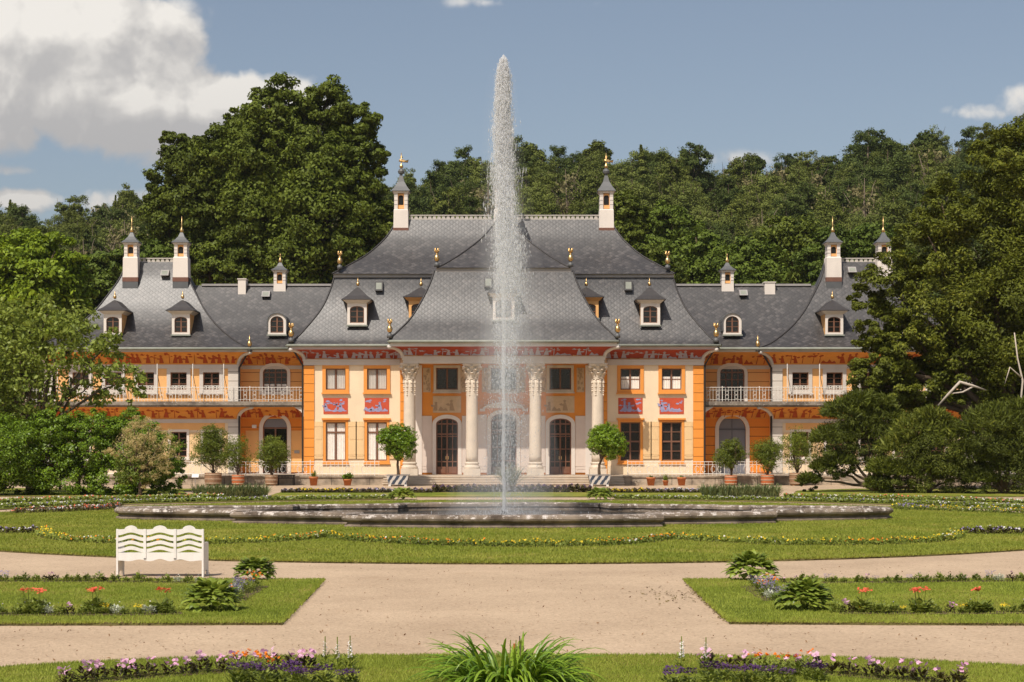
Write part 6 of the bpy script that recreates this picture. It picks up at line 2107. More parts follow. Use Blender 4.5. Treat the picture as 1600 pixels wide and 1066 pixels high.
# ------------------------------------------------------------------ bench
def bench():
    x0w, x1w = gx(181.5, 34.0), gx(318, 34.0)
    w = x1w - x0w; h = w / 2
    t = thing("garden_bench", "white wooden garden bench with wavy slatted back, seen from behind on the gravel", "bench", ((x0w + x1w) / 2, 34.0, 0.0))
    T = 0.035
    dpt = 0.58
    # end panels: tall back post flowing into arm and side board with a cut-out foot
    for s in (-1, 1):
        m = MB()
        prof = [(0, 0), (0.09, 0), (0.14, 0.09), (0.29, 0.13), (0.44, 0.09), (0.49, 0), (dpt, 0), (dpt, 0.64), (dpt - 0.04, 0.67), (0.16, 0.68), (0.11, 0.72), (0.08, 0.80), (0.06, 0.955), (0, 0.955)]
        xa = s * h - (T if s > 0 else 0); n = len(prof)
        m.add([(xa, y, z) for y, z in prof] + [(xa + T, y, z) for y, z in prof], [tuple(range(n - 1, -1, -1)), tuple(range(n, 2 * n))] + [(i, (i + 1) % n, (i + 1) % n + n, i + n) for i in range(n)])
        m.build("side_panel", WHITE_PAINT, t)
    a = MB(); n = 48
    P = []
    L = w - 2 * T - 0.004
    for i in range(n + 1):
        u = i / n
        x = -L / 2 + L * u
        z = 0.315 + 0.022 * (1 + math.cos(u * 2 * math.pi * 4 + math.pi * 0.0)) * (0.3 + 0.7 * abs(math.sin(u * math.pi)))
        P.append((x, z))
    a.poly_prism(P + [(L / 2, 0.485), (-L / 2, 0.485)], 0.004, 0.028)
    a.build("back_apron", WHITE_PAINT, t)
    st = MB()
    for k in range(4):
        st.box(-L / 2, L / 2, 0.05 + 0.125 * k, 0.05 + 0.125 * k + 0.11, 0.43, 0.455)
    st.build("seat", WHITE_PAINT, t)
    fa = MB(); fa.box(-L / 2, L / 2, dpt - 0.06, dpt - 0.035, 0.32, 0.43); fa.build("front_rail", WHITE_PAINT, t)
    for q in (-1, 1):
        p = MB(); xp = q * h * 0.345
        p.box(xp - 0.026, xp + 0.026, -0.012, 0.0035, 0.375, 0.957); p.build("back_post", WHITE_PAINT, t)
        ft = MB(); ft.box(xp - 0.02, xp + 0.02, -0.009, 0.003, 0.36, 0.374); ft.build("bracket", LEAD, t)
    bays = [(-h + T, -h * 0.345 - 0.02), (-h * 0.345 + 0.02, h * 0.345 - 0.02), (h * 0.345 + 0.02, h - T)]
    for (a0, a1) in bays:
        bw = a1 - a0; n = 20
        def cw(u): return 0.5 - 0.5 * math.cos(2 * math.pi * u)      # 0 at the ends, 1 mid
        for (zb, zt) in ((0.54, 0.610), (0.652, 0.722), (0.766, 0.836)):
            m = MB(); lo, hi = [], []
            for i in range(n + 1):
                u = i / n; x = a0 + bw * u
                lo.append((x, zb - 0.05 + 0.055 * cw(u))); hi.append((x, zt - 0.05 + 0.055 * cw(u)))
            m.poly_prism(lo + hi[::-1], 0.006, 0.026)
            m.build("back_slat", WHITE_PAINT, t)
        m = MB(); lo, hi = [], []
        for i in range(n * 2 + 1):
            u = i / (2 * n); x = a0 + bw * u
            lo.append((x, 0.832 + 0.055 * cw(u)))
            d = abs(u - 0.5)
            z = 0.948 + 0.018 * max(0, 1 - d / 0.45) + (0.062 * math.sqrt(max(0, 1 - (d / 0.24) ** 2)) if d < 0.24 else 0)
            hi.append((x, z))
        m.poly_prism(lo + hi[::-1], 0.004, 0.028)
        m.build("top_rail", WHITE_PAINT, t)
bench()

# ------------------------------------------------------------------ small plants
def ribbon_leaf(mb, base, az, length, width, elev, droop, seg=5, mi=0, fold=0.25, tipw=0.05, midw=0.4):
    """an arching blade: starts at elevation elev and bends down by droop"""
    p = Vector(base); e = elev
    side_ = Vector((-math.sin(az), math.cos(az), 0))
    vs = []
    for i in range(seg + 1):
        u = i / seg
        w = width * (math.sin(math.pi * (0.12 + 0.88 * u) ** (math.log(0.5) / math.log(max(0.05, midw)))) if midw != 0.4 else (0.55 + 1.5 * u - 2.05 * u * u)) if False else width * max(tipw, (1 - u) ** 0.7 * (0.5 + 1.6 * u) if midw < 0.35 else (4 * u * (1 - u)) ** 0.6 * 1.0 + 0.08 * (1 - u))
        d = Vector((math.cos(az) * math.cos(e), math.sin(az) * math.cos(e), math.sin(e)))
        up = d.cross(side_).normalized()
        vs += [p - side_ * w / 2 - up * w * fold * 0.5, p, p + side_ * w / 2 - up * w * fold * 0.5]
        p = p + d * length / seg
        e -= droop / seg * (0.5 + u)
    fs = []
    for i in range(seg):
        for j in range(2):
            fs.append((i * 3 + j, i * 3 + j + 1, i * 3 + j + 4, i * 3 + j + 3))
    mb.add(vs, fs, mi)

def hosta(rng, n=95, rad=0.42, h=0.42):
    mb = MB()
    for i in range(n):
        u = math.sqrt((i + 0.5) / n)
        az = i * 2.399 + rng.uniform(-0.5, 0.5)
        q = math.sqrt(max(0.0, 1.0 - u * u))
        r0 = rad * 0.72 * u * rng.uniform(0.85, 1.05)
        z0 = h * (0.12 + 0.68 * q) * rng.uniform(0.8, 1.12)
        ln = rad * rng.uniform(0.32, 0.58)
        ribbon_leaf(mb, (r0 * math.cos(az), r0 * math.sin(az), z0), az + rng.uniform(-0.6, 0.6), ln, ln * rng.uniform(0.4, 0.56), R(66 - 50 * u) + rng.uniform(-0.45, 0.45), R(rng.uniform(70, 130)), 4)
    return mb
def flower(mb, p, r, mi, rng, n=5, up=0.6):
    """open flower of n petals, tilted towards the light"""
    nrm = Vector((rng.uniform(-0.5, 0.5), rng.uniform(-0.9, 0.3), up + rng.random() * 0.6)).normalized()
    a = nrm.cross(Vector((0.3, 0.8, 0.1))).normalized(); b = nrm.cross(a)
    c = Vector(p); ph = rng.uniform(0, 6.28)
    for k in range(n):
        t0 = ph + 2 * math.pi * k / n; w = math.pi / n * 1.05
        q = [c, c + (a * math.cos(t0 - w) + b * math.sin(t0 - w)) * r * 0.75 + nrm * r * 0.15, c + (a * math.cos(t0) + b * math.sin(t0)) * r + nrm * r * 0.1, c + (a * math.cos(t0 + w) + b * math.sin(t0 + w)) * r * 0.75 + nrm * r * 0.15]
        mb.add(q, [(0, 1, 2, 3)], mi)
def bush_leaves(mb, rng, n, rad, h, ln, mi=0, wd=0.4):
    for i in range(n):
        az = rng.uniform(0, 6.28); u = rng.random()
        r = rad * math.sqrt(rng.random()) * 0.75
        z = h * rng.uniform(0.1, 0.8) * (1 - 0.5 * r / rad)
        l = ln * rng.uniform(0.7, 1.3)
        ribbon_leaf(mb, (r * math.cos(az), r * math.sin(az), z), az + rng.uniform(-0.8, 0.8), l, l * wd, rng.uniform(0.1, 1.2), R(60), 3, mi)

rng = random.Random(12)
hostas = [(396, 914, 72, 34, "pale green hosta at the pointed bed's back corner near the bench"), (327, 964, 96, 48, "wide hosta clump at the front of the left bed"), (1178, 914, 86, 42, "bushy hosta at the back corner of the right bed"), (1262, 963, 96, 48, "wide hosta clump at the front of the right bed"), (628, 785, 44, 16, "small bright hosta behind the basin to the left of the jet"), (938, 785, 44, 16, "small bright hosta behind the basin to the right of the jet")]
protoH = None
for i, (px, py, w, h, lb) in enumerate(hostas):
    x, y = gp(px, py - 4)
    t = thing("hosta_plant", lb, "plant", (x, y + 0.25, 0.04), 0, "hostas at the corners of the beds")
    r = w / 2 * y / FPX
    o = hosta(rng, 260 if i < 4 else 170, r * 0.98, h * y / FPX * 0.9)
    o.build("leaves", HOSTA, t)
    # short pale stalks at the heart
    s = MB()
    for k in range(9):
        az = k * 0.7; s.tube([(0.02 * math.cos(az), 0.02 * math.sin(az), 0), (0.1 * r * 2 * math.cos(az), 0.1 * r * 2 * math.sin(az), h * y / FPX * 0.4)], 0.008, 5)
    s.build("stalks", BED, t)
# day lily in the very front
t = thing("day_lily", "big clump of arching glossy day lily leaves at the bottom centre", "plant", (gx(795, 18.55), 18.55, 0.04))
mb = MB()
for i in range(400):
    az = rng.uniform(0, 6.28); r = 0.34 * math.sqrt(rng.random())
    el = rng.uniform(0.55, 1.45)
    ln = rng.uniform(0.42, 0.88)
    ribbon_leaf(mb, (r * math.cos(az) * 1.5, r * math.sin(az), 0), az + rng.uniform(-0.5, 0.5), ln, rng.uniform(0.034, 0.056), el, R(rng.uniform(70, 170)), 9, 0, 0.5, 0.05, 0.3)
mb.build("leaves", LILY, t)
st = MB()
for k in range(3):
    st.tube([(0.06 * k, 0.02, 0), (0.06 * k + 0.02, 0.03, 0.5)], 0.006, 5)
st.build("stalks", BED, t)
# stake and a small shrublet behind it
m = MB(); x, y = gp(804, 1031); m.tube([(0, 0, 0), (0, 0, 0.4)], 0.013, 7); m.tube([(0, 0, 0.4), (0, 0, 0.408)], 0.016, 7)
tag(m.build("wooden_stake", BARREL_RED, None, False, (gx(804, 19.1), 19.1, 0.03)), "thin reddish wooden stake behind the day lily", "stake")
t = thing("small_shrub", "small dark green shrublet peeping out behind the day lily", "plant", (gx(812, 18.95), 18.95, 0.04))
m = MB(); bush_leaves(m, rng, 120, 0.14, 0.66, 0.05); m.build("leaves", BED, t)
m = MB(); m.tube([(0, 0, 0), (0.01, 0, 0.3), (0, 0.01, 0.5)], 0.008, 5); m.build("stem", BARK, t)

# bedding plants: one builder per kind, copied along the rows
MAT_SETS = {}
def plant_proto(kind, seed, label, group):
    rng = random.Random(seed)
    t = thing("bedding_plant", label, "flower", (0, 0, 0), 0, group)
    lv, fl = MB(), MB()
    if kind in ("pink", "pinkdark"):
        bush_leaves(lv, rng, 60, 0.15, 0.24, 0.085, 0, 0.45)
        for k in range(rng.randint(8, 13) if kind == "pink" else rng.randint(2, 3)):
            az = rng.uniform(0, 6.28); r = 0.1 * math.sqrt(rng.random())
            flower(fl, (r * math.cos(az), r * math.sin(az) - 0.05, rng.uniform(0.15, 0.27)), 0.036, 0, rng, 5, 0.2)
        mats = (BEDD, [F_PINK])
    elif kind == "purple":
        bush_leaves(lv, rng, 70, 0.16, 0.26, 0.10, 0, 0.45)
        for k in range(75):
            az = rng.uniform(0, 6.28); r = 0.15 * math.sqrt(rng.random())
            flower(fl, (r * math.cos(az), r * math.sin(az), 0.25 + rng.uniform(-0.03, 0.06)), 0.021, 0, rng, 4)
        mats = (BED, [F_PURPLE])
    elif kind == "orange":
        bush_leaves(lv, rng, 80, 0.16, 0.26, 0.09, 0, 0.3)
        for k in range(6):
            az = rng.uniform(0, 6.28); r = 0.14 * math.sqrt(rng.random())
            z = rng.uniform(0.26, 0.33)
            flower(fl, (r * math.cos(az), r * math.sin(az), z), 0.026, 0, rng, 7); flower(fl, (r * math.cos(az), r * math.sin(az), z + 0.012), 0.018, 0, rng, 6)
        mats = (BED, [F_ORANGE])
    elif kind == "geranium":
        bush_leaves(lv, rng, 90, 0.18, 0.22, 0.10, 0, 0.8)
        for k in range(2):
            az = rng.uniform(0, 6.28); r = 0.1
            bx, by = r * math.cos(az), r * math.sin(az)
            lv.tube([(bx * 0.3, by * 0.3, 0.1), (bx, by, 0.34)], 0.006, 4)
            for q in range(16):
                flower(fl, (bx + rng.gauss(0, 0.035), by + rng.gauss(0, 0.035), 0.35 + rng.gauss(0, 0.02)), 0.022, 0, rng)
        mats = (BED, [F_RED])
    elif kind == "silver":
        bush_leaves(lv, rng, 120, 0.15, 0.24, 0.09, 0, 0.25)
        flower(fl, (0.03, -0.05, 0.25), 0.02, 0, rng)
        mats = (SILVER, [F_WHITE])
    elif kind == "lilac":
        bush_leaves(lv, rng, 80, 0.15, 0.22, 0.08, 0, 0.35)
        for k in range(70):
            az = rng.uniform(0, 6.28); r = 0.15 * math.sqrt(rng.random())
            flower(fl, (r * math.cos(az), r * math.sin(az), 0.2 + rng.uniform(-0.06, 0.08)), 0.015, 0, rng, 4)
        mats = (BED, [F_LILAC])
    elif kind == "spire":
        bush_leaves(lv, rng, 40, 0.09, 0.3, 0.08, 0, 0.3)
        for k in range(46):
            az = rng.uniform(0, 6.28)
            flower(fl, (0.022 * math.cos(az), 0.022 * math.sin(az), 0.16 + 0.2 * k / 46), 0.018 * (1 - 0.5 * k / 46), 0, rng, 4)
        lv.tube([(0, 0, 0), (0, 0, 0.42)], 0.007, 5)
        mats = (BED, [F_WHITE])
    elif kind == "yellow":
        bush_leaves(lv, rng, 80, 0.14, 0.2, 0.08, 0, 0.4)
        for k in range(26):
            az = rng.uniform(0, 6.28); r = 0.13 * math.sqrt(rng.random())
            flower(fl, (r * math.cos(az), r * math.sin(az), rng.uniform(0.15, 0.23)), 0.018, 0, rng)
        mats = (BED, [F_YELLOW])
    else:   # green bush with reddish stems
        bush_leaves(lv, rng, 110, 0.16, 0.26, 0.09, 0, 0.45)
        for k in range(3):
            lv.tube([(0.03 * k - 0.03, 0, 0.1), (0.05 * k - 0.05, 0.02, rng.uniform(0.24, 0.32))], 0.004, 4)
        flower(fl, (0.02, -0.04, 0.27), 0.016, 0, rng)
        mats = (BED, [F_LILAC])
    lv.build("leaves", mats[0], t)
    fl.build("petals", mats[1], t)
    return t

used = {}
def place(kind, x, y, label, group, scale=1.0, z=0.045, rng=random.Random(3)):
    key = (kind, rng.randint(0, 2))
    if key not in used:
        used[key] = plant_proto(kind, hash(kind) % 1000 + key[1] if False else sum(map(ord, kind)) + key[1], label, group)
        o = used[key]
        o.location = (x, y, z); o.rotation_euler = (0, 0, rng.uniform(0, 6.28)); o.scale = (scale,) * 3
        o['label'] = label; o['group'] = group
        return o
    return dup(used[key], (x, y, z), rng.uniform(0, 6.28), scale, label, group)

def along(poly, spacing, jitter=0.0, rng=random.Random(1)):
    pts = [Vector(gp(*p)) for p in poly]
    out, carry = [], 0.0
    for a, b in zip(pts[:-1], pts[1:]):
        l = (b - a).length; d = (b - a) / max(l, 1e-6)
        s = carry
        while s < l:
            p = a + d * s
            out.append((p.x + rng.uniform(-jitter, jitter), p.y + rng.uniform(-jitter, jitter)))
            s += spacing
        carry = s - l
    return out
def soil_strip(poly, w, label, z=0.052):
    pts = [Vector(gp(*p)) for p in poly]
    mb = MB(); v = []
    rr = random.Random(len(poly) + int(pts[0].x * 10))
    P = []
    for a, b in zip(pts[:-1], pts[1:]):
        m = max(1, int((b - a).length / 0.3))
        P += [a + (b - a) * k / m for k in range(m)]
    P.append(pts[-1])
    for i, p in enumerate(P):
        d = (P[min(i + 1, len(P) - 1)] - P[max(i - 1, 0)]).normalized(); nn = Vector((-d.y, d.x))
        v += [(*(p + nn * (w / 2 + rr.uniform(-0.03, 0.03))), z), (*(p - nn * (w / 2 + rr.uniform(-0.03, 0.03))), z)]
    mb.add(v, [(2 * i, 2 * i + 1, 2 * i + 3, 2 * i + 2) for i in range(len(P) - 1)])
    tag(mb.build("flower_bed_soil", SOIL), label, "soil", kind="structure")

rg = random.Random(21)
# bottom left and right rows on the near lawn
rowL = [(105, 1077), (165, 1070), (225, 1064), (290, 1060), (350, 1056), (420, 1053), (500, 1053)]
rowR = [(1105, 1052), (1180, 1052), (1262, 1056), (1340, 1063), (1410, 1070), (1510, 1080)]
soil_strip(rowL, 0.34, "dark soil strip under the pink flowers at the lower left", 0.056)
soil_strip(rowR, 0.34, "dark soil strip under the pink flowers at the lower right", 0.056)
for (x, y) in along(rowL, 0.205, 0.03, rg):
    place("pink", x, y, "pink flower with dark leaves in the curved row at lower left", "pink bedding plants at lower left", rg.uniform(0.68, 0.92), 0.05)
for i, (x, y) in enumerate(along(rowR, 0.215, 0.03, rg)):
    place("pink" if i % 3 != 1 else "pinkdark", x, y, "pink flower with dark leaves in the curved row at lower right", "pink bedding plants at lower right", rg.uniform(0.66, 0.88), 0.05)
for lst, lb in (([(370, 1064), (395, 1060), (415, 1066), (440, 1063), (465, 1066), (480, 1068), (505, 1066), (535, 1068), (550, 1066), (455, 1058)], "left"), ([(1050, 1070), (1075, 1068), (1110, 1060), (1130, 1056), (1155, 1062), (1175, 1060), (1200, 1064), (1230, 1066), (1265, 1055), (1280, 1058)], "right")):
    for px, py in lst:
        x, y = gp(px, py + 14)
        place("purple", x, y, "deep purple flower clump inside the curved row at lower " + lb, "purple bedding plants at lower " + lb, rg.uniform(0.6, 0.8), 0.05)
for lst, lb in (([(375, 1052), (392, 1050), (405, 1054), (420, 1052), (430, 1055), (388, 1046)], "left"), ([(1195, 1048), (1212, 1050), (1228, 1046), (1245, 1050), (1258, 1050), (1185, 1050)], "right")):
    for px, py in lst:
        x, y = gp(px, py + 13)
        place("orange", x, y, "orange flower between pink and purple ones at lower " + lb, "orange bedding plants at lower " + lb, rg.uniform(0.7, 0.95), 0.05)
for px, py, lb in ((508, 1046, "lower left, the first of three"), (527, 1047, "lower left, middle of three"), (547, 1045, "lower left, nearest the day lily"), (1065, 1046, "lower right, nearest the day lily"), (1103, 1048, "lower right, beside the pink row")):
    x, y = gp(px, py + 9)
    place("spire", x, y, "white flower spire at the end of the row, " + lb, "white flower spires", 0.95, 0.05)
# rows of the two pointed beds
B_back = [(-10, 912), (120, 912.5), (250, 913.5), (345, 916)]
B_front = [(-10, 965), (100, 965), (200, 965), (285, 963)]
B_mid = [(350, 944), (372, 930), (392, 920)]
C_back = [(1225, 915), (1350, 914), (1480, 912.5), (1610, 911.5)]
C_front = [(1310, 962), (1400, 963), (1500, 963), (1610, 962)]
C_mid = [(1186, 920), (1202, 930), (1224, 944)]
for pl, lb in ((B_back, "dark soil under the back row of the left pointed bed"), (B_front, "dark soil under the front row of the left pointed bed"), (B_mid, "dark soil between the two hostas left of the axis"), (C_back, "dark soil under the back row of the right pointed bed"), (C_front, "dark soil under the front row of the right pointed bed"), (C_mid, "dark soil between the two hostas right of the axis")):
    soil_strip(pl, 0.42 if "between" not in lb else 0.7, lb, 0.056)
KB = ["green", "green", "lilac", "green", "pinkdark", "green", "lilac", "silver", "green"]
KF = ["green", "green", "silver", "green", "yellow", "pink", "green", "green"]
desc = {"green": "low leafy green plant", "lilac": "lilac flowered plant", "pinkdark": "dark-leaved plant with a pink bloom", "silver": "silver-leaved plant", "yellow": "yellow flowered plant", "pink": "pink flowered plant", "geranium": "coral geranium"}
for pl, ks, sp, where in ((B_back, KB, 0.2, "back row of the left pointed bed"), (B_front, KF, 0.17, "front row of the left pointed bed"), (C_back, KB, 0.2, "back row of the right pointed bed"), (C_front, KF, 0.17, "front row of the right pointed bed")):
    for (x, y) in along(pl, sp, 0.05, rg):
        k = rg.choice(ks)
        place(k, x, y, desc[k] + " in the " + where, desc[k] + "s, " + where, rg.uniform(0.42, 0.78), 0.05)
for pl, where in ((B_mid, "between the two hostas left of the axis"), (C_mid, "between the two hostas right of the axis")):
    for (x, y) in along(pl, 0.2, 0.2, rg):
        k = rg.choice(["lilac", "silver", "lilac", "orange"] )
        place(k, x, y, ("orange flowered plant" if k == "orange" else desc[k]) + " " + where, "mixed bedding plants " + where, rg.uniform(0.7, 0.95), 0.05)
for lst, where in (([(46, 962), (60, 962), (146, 960), (158, 962), (252, 962)], "front row of the left pointed bed"), ([(1348, 961), (1436, 962), (1532, 962), (1442, 960)], "front row of the right pointed bed")):
    for px, py in lst:
        x, y = gp(px, py)
        place("geranium", x, y, "coral red geranium head rising from the " + where, "coral geraniums, " + where, 1.0, 0.05)

# ------------------------------------------------------------------ far flower ribbons (no one could count them)
def ribbon(poly, w, h, dens, cols, label, leaf=BED, seed=1, fs=0.035, amount=0.5, soil=True):
    rng = np.random.default_rng(seed)
    pts = [np.array(gp(*p)) for p in poly]
    L = [np.linalg.norm(b - a) for a, b in zip(pts[:-1], pts[1:])]
    tot = sum(L)
    n = int(tot * dens)
    seg = rng.choice(len(L), n, p=np.array(L) / tot); u = rng.random(n)
    A_, B_ = np.array(pts[:-1])[seg], np.array(pts[1:])[seg]
    c = A_ + (B_ - A_) * u[:, None]
    d = (B_ - A_); d /= np.linalg.norm(d, axis=1, keepdims=True) + 1e-9
    off = rng.normal(0, w * 0.28, n)
    # plants stand in little humps along the row
    s = (np.array([0] + list(np.cumsum(L)))[seg] + u * np.array(L)[seg])
    hump = 0.55 + 0.45 * np.abs(np.sin(s * math.pi / 0.34)) * (0.7 + 0.6 * np.sin(s * 1.7 + seed) ** 2)
    xy = c + np.stack([-d[:, 1], d[:, 0]], 1) * off[:, None]
    z = 0.05 + h * hump * rng.random(n) ** 0.7
    cent = np.stack([xy[:, 0], xy[:, 1], z], 1)
    v1, f1 = leaf_quads(rng, cent, np.tile([0, -0.4, 0.8], (n, 1)), fs * 1.5 * rng.uniform(0.6, 1.3, n), 0.5, 0.8)
    k = rng.random(n) < amount * 0.4
    m = int(k.sum())
    c2 = cent[k].copy(); c2[:, 2] = 0.05 + h * hump[k] * rng.uniform(0.75, 1.12, m)
    v2, f2 = leaf_quads(rng, c2, np.tile([0, -0.6, 0.8], (m, 1)), fs * rng.uniform(0.7, 1.2, m), 0.85, 0.5)
    wts = np.array([q[1] for q in cols], float); wts /= wts.sum()
    # colours come in drifts along the row
    drift = (np.sin(s[k] * 0.9 + seed) * 0.5 + 0.5) * 0.55 + rng.random(m) * 0.45
    cm = np.searchsorted(np.cumsum(wts), np.clip(drift, 0, 0.999))
    mi = np.concatenate([np.zeros(len(f1), int), 1 + np.minimum(cm, len(cols) - 1)])
    o = np_mesh("flower_border", np.concatenate([v1, v2]), np.concatenate([f1, f2 + len(v1)]), [leaf] + [q[0] for q in cols], None, mi)
    tag(o, label, "flowers", kind="stuff")
    if soil:
        soil_strip(poly, w, "dark soil under the " + label.replace("ribbon of ", "row of ").split(" in front")[0][:60], 0.056)
F_DULL = petal("dull_plum_petals", srgb(84, 66, 78), srgb(124, 104, 116))
WH = (F_WHITE, 1); OR = (F_ORANGE, 1.4); YE = (F_YELLOW, 1.6); PU = (F_LILAC, 1); RD = (F_RED, 0.8)
ribbon([(510, 842), (560, 849), (640, 853), (720, 856), (790, 857), (870, 857), (950, 855), (1010, 851), (1055, 844)], 0.30, 0.17, 300, [WH, OR, YE, YE], "curved ribbon of orange and yellow flowers before the basin", BED, 1, 0.03, 0.25)
ribbon([(1055, 844), (1090, 848), (1150, 851), (1220, 854), (1300, 855), (1380, 854), (1440, 851), (1485, 847), (1498, 841), (1488, 837)], 0.30, 0.17, 300, [WH, YE, YE, OR], "curling ribbon of white and yellow flowers right of the basin", BED, 2, 0.03, 0.25)
ribbon([(1500, 836), (1550, 837), (1620, 836)], 0.3, 0.2, 220, [WH, PU, OR], "short ribbon of white flowers at the right edge", BEDD, 3)
ribbon([(510, 842), (460, 848), (400, 851), (330, 853), (250, 854), (180, 852), (110, 849), (75, 843), (64, 838), (72, 834)], 0.30, 0.17, 300, [WH, OR, YE, YE], "curling ribbon of orange and yellow flowers behind the bench", BED, 4, 0.03, 0.25)
ribbon([(62, 835), (20, 836), (-30, 835)], 0.3, 0.2, 220, [WH, PU, OR], "short ribbon of white flowers at the left edge", BEDD, 5)
ribbon([(20, 804.5), (80, 802.5), (140, 800), (190, 797.5)], 0.5, 0.22, 260, [PU, RD, WH], "ribbon of dull red flowers along the round lawn's left back edge", BEDD, 6)
ribbon([(1395, 797.5), (1450, 799.5), (1520, 802), (1610, 805.5)], 0.5, 0.22, 260, [WH, YE, PU], "ribbon of pale flowers along the round lawn's right back edge", BED, 7)
def arc(r, a0, a1, n=12):
    out = []
    for t in np.linspace(R(a0), R(a1), n):
        x, y = FC[0] + r * math.cos(t), FC[1] + r * math.sin(t)
        out.append((CX + x * FPX / y, HY + CAMH * FPX / y))
    return out
ribbon(arc(22.9, 159, 103), 0.45, 0.17, 330, [WH, PU, WH, PU], "ribbon of mixed small flowers on the left crescent bed", BED, 8, 0.04, 0.18)
ribbon(arc(22.9, 21, 77), 0.45, 0.17, 330, [WH, PU, WH, PU], "ribbon of mixed small flowers on the right crescent bed", BED, 9, 0.04, 0.18)
ribbon(arc(27.6, 157, 119), 0.4, 0.18, 260, [WH, RD, WH, RD], "ribbon of white and coral flowers at the crescent's back by the green shrub", BED, 10, 0.045, 0.25)
ribbon(arc(27.6, 23, 61), 0.4, 0.18, 260, [WH, RD, WH, RD], "ribbon of white and coral flowers at the crescent's back by the evergreen", BED, 11, 0.045, 0.25)
ribbon([(440, 771), (540, 771), (650, 771), (675, 771)], 0.9, 0.2, 420, [WH, PU, (F_DULL, 1), YE], "low ribbon of white and purple flowers left before the palace steps", BEDD, 12, 0.05)
ribbon([(925, 771), (1010, 771), (1110, 771)], 0.9, 0.2, 420, [WH, PU, (F_DULL, 1), YE], "low ribbon of white and purple flowers right before the palace steps", BEDD, 13, 0.05)
ribbon([(676, 770.5), (790, 770), (924, 770.5)], 0.9, 0.36, 560, [(F_DULL, 1), (F_PURPLE, 0.6)], "taller dark purple planting straight before the palace steps", BEDD, 14, 0.055, 0.3)

# strappy clumps at the ends of that strip
def strappy(name, label, x, y, hw, h, n, seed, m=YUCCA, wd=0.05, group=None):
    rng = random.Random(seed)
    t = thing(name, label, "plant", (x, y, 0.03), 0, group)
    mb = MB()
    for i in range(n):
        az = rng.uniform(0, 6.28)
        bx, by = rng.uniform(-hw, hw), rng.uniform(-0.35, 0.35)
        ribbon_leaf(mb, (bx, by, 0), az, h * rng.uniform(0.75, 1.25), wd, rng.uniform(0.7, 1.45), R(rng.uniform(10, 70)), 4, 0, 0.3, 0.05, 0.3)
    mb.build("leaves", m, t)
    s = MB()
    for k in range(5):
        s.tube([(rng.uniform(-hw, hw) * 0.8, 0, 0), (rng.uniform(-hw, hw) * 0.8, 0, h * 0.7)], 0.012, 4)
    s.build("stalks", m, t)
for i, (px, hw, lb) in enumerate([(325, 20, "leftmost grey-green iris clump before the barrels"), (360, 22, "middle grey-green iris clump before the reddish barrel"), (397, 20, "grey-green iris clump before the small wooden tub"), (1118, 20, "grey-green iris clump right of the steps, nearest the axis"), (1157, 22, "middle grey-green iris clump before the right barrels"), (1196, 20, "rightmost grey-green iris clump before the right barrels")]):
    Y = 83.5
    strappy("iris_clump", lb, gx(px, Y), Y, hw * Y / FPX, 0.6, 420, 50 + i, group="grey-green iris clumps")
strappy("grass_tuft", "tall arching grass tuft at the foot of the palace steps beside the jet", gx(797, 101.5), 101.5, 0.25, 1.35, 260, 61, YUCCA, 0.05)

# ------------------------------------------------------------------ tubs, pots and what grows in them
def barrel(t, r, h, m, hoops=True):
    b = MB()
    pr = [(r * 0.86, 0.06), (r * 0.97, h * 0.3), (r * 1.0, h * 0.55), (r * 0.98, h * 0.9), (r * 1.0, h), (r * 0.9, h), (r * 0.88, h - 0.08)]
    b.lathe(0, 0, pr, 20)
    b.build("barrel", m, t, True)
    if hoops:
        hp = MB()
        for q in (0.2, 0.52, 0.86):
            rr = r * (0.995 if q > 0.4 else 0.955) + 0.008
            hp.lathe(0, 0, [(rr - 0.03, h * q - 0.03), (rr, h * q - 0.03), (rr, h * q + 0.03), (rr - 0.03, h * q + 0.03)], 20)
        hp.build("hoop", HOOP, t, True)
    f = MB()
    for sx in (-1, 1):
        f.box(sx * r * 0.55 - 0.06, sx * r * 0.55 + 0.06, -r * 0.7, r * 0.7, 0, 0.07)
    f.build("foot", BARREL, t)
    s = MB(); s.lathe(0, 0, [(r * 0.88, h - 0.09), (r * 0.88, h - 0.075)], 16); s.build("soil", SOIL, t)
def tub_plant(label, px, Y, rpx, hpx, lst, n, bm, seed, leaf=0.05, stems=9):
    x = gx(px, Y); k = Y / FPX
    t = thing("potted_shrub", label, "potted plant", (x, Y, 0.0), 0, "potted shrubs along the terrace wall")
    barrel(t, rpx * k, hpx * k, bm)
    rng = np.random.default_rng(seed)
    lobes = lobes_px([(a, b, c * 1.35) for a, b, c in lst], Y, rng)
    v, f = foliage(rng, lobes, int(n * 2.6), leaf, clump=0.36, per=26, spread=1.0, aspect=0.38, up=0.4, shell=0.25)
    np_mesh("foliage", v - np.array([x, Y, 0]), f, TUBL, t)
    mb = MB()
    tips = [tuple(np.array(l[:3]) + rng.normal(0, 0.2, 3) - np.array([x, Y, 0])) for l in lobes for _ in range(2)]
    limbs(mb, rng, (0, 0, hpx * k - 0.1), tips, 0.035)
    mb.build("stem", BARK, t, True)
tub_plant("tallest bushy shrub in a wide grey wooden barrel, by the dense green shrub", 333, 104.3, 13.5, 20, [(325, 690, 17), (335, 705, 18), (318, 712, 14), (340, 685, 13), (328, 675, 10), (343, 716, 12)], 5200, BARREL, 1)
tub_plant("thin loose shrub in a reddish barrel right of the wide grey barrel", 372, 104.3, 10, 17, [(368, 705, 15), (380, 716, 13), (360, 700, 12), (374, 692, 12), (366, 722, 12)], 2000, BARREL_RED, 2)
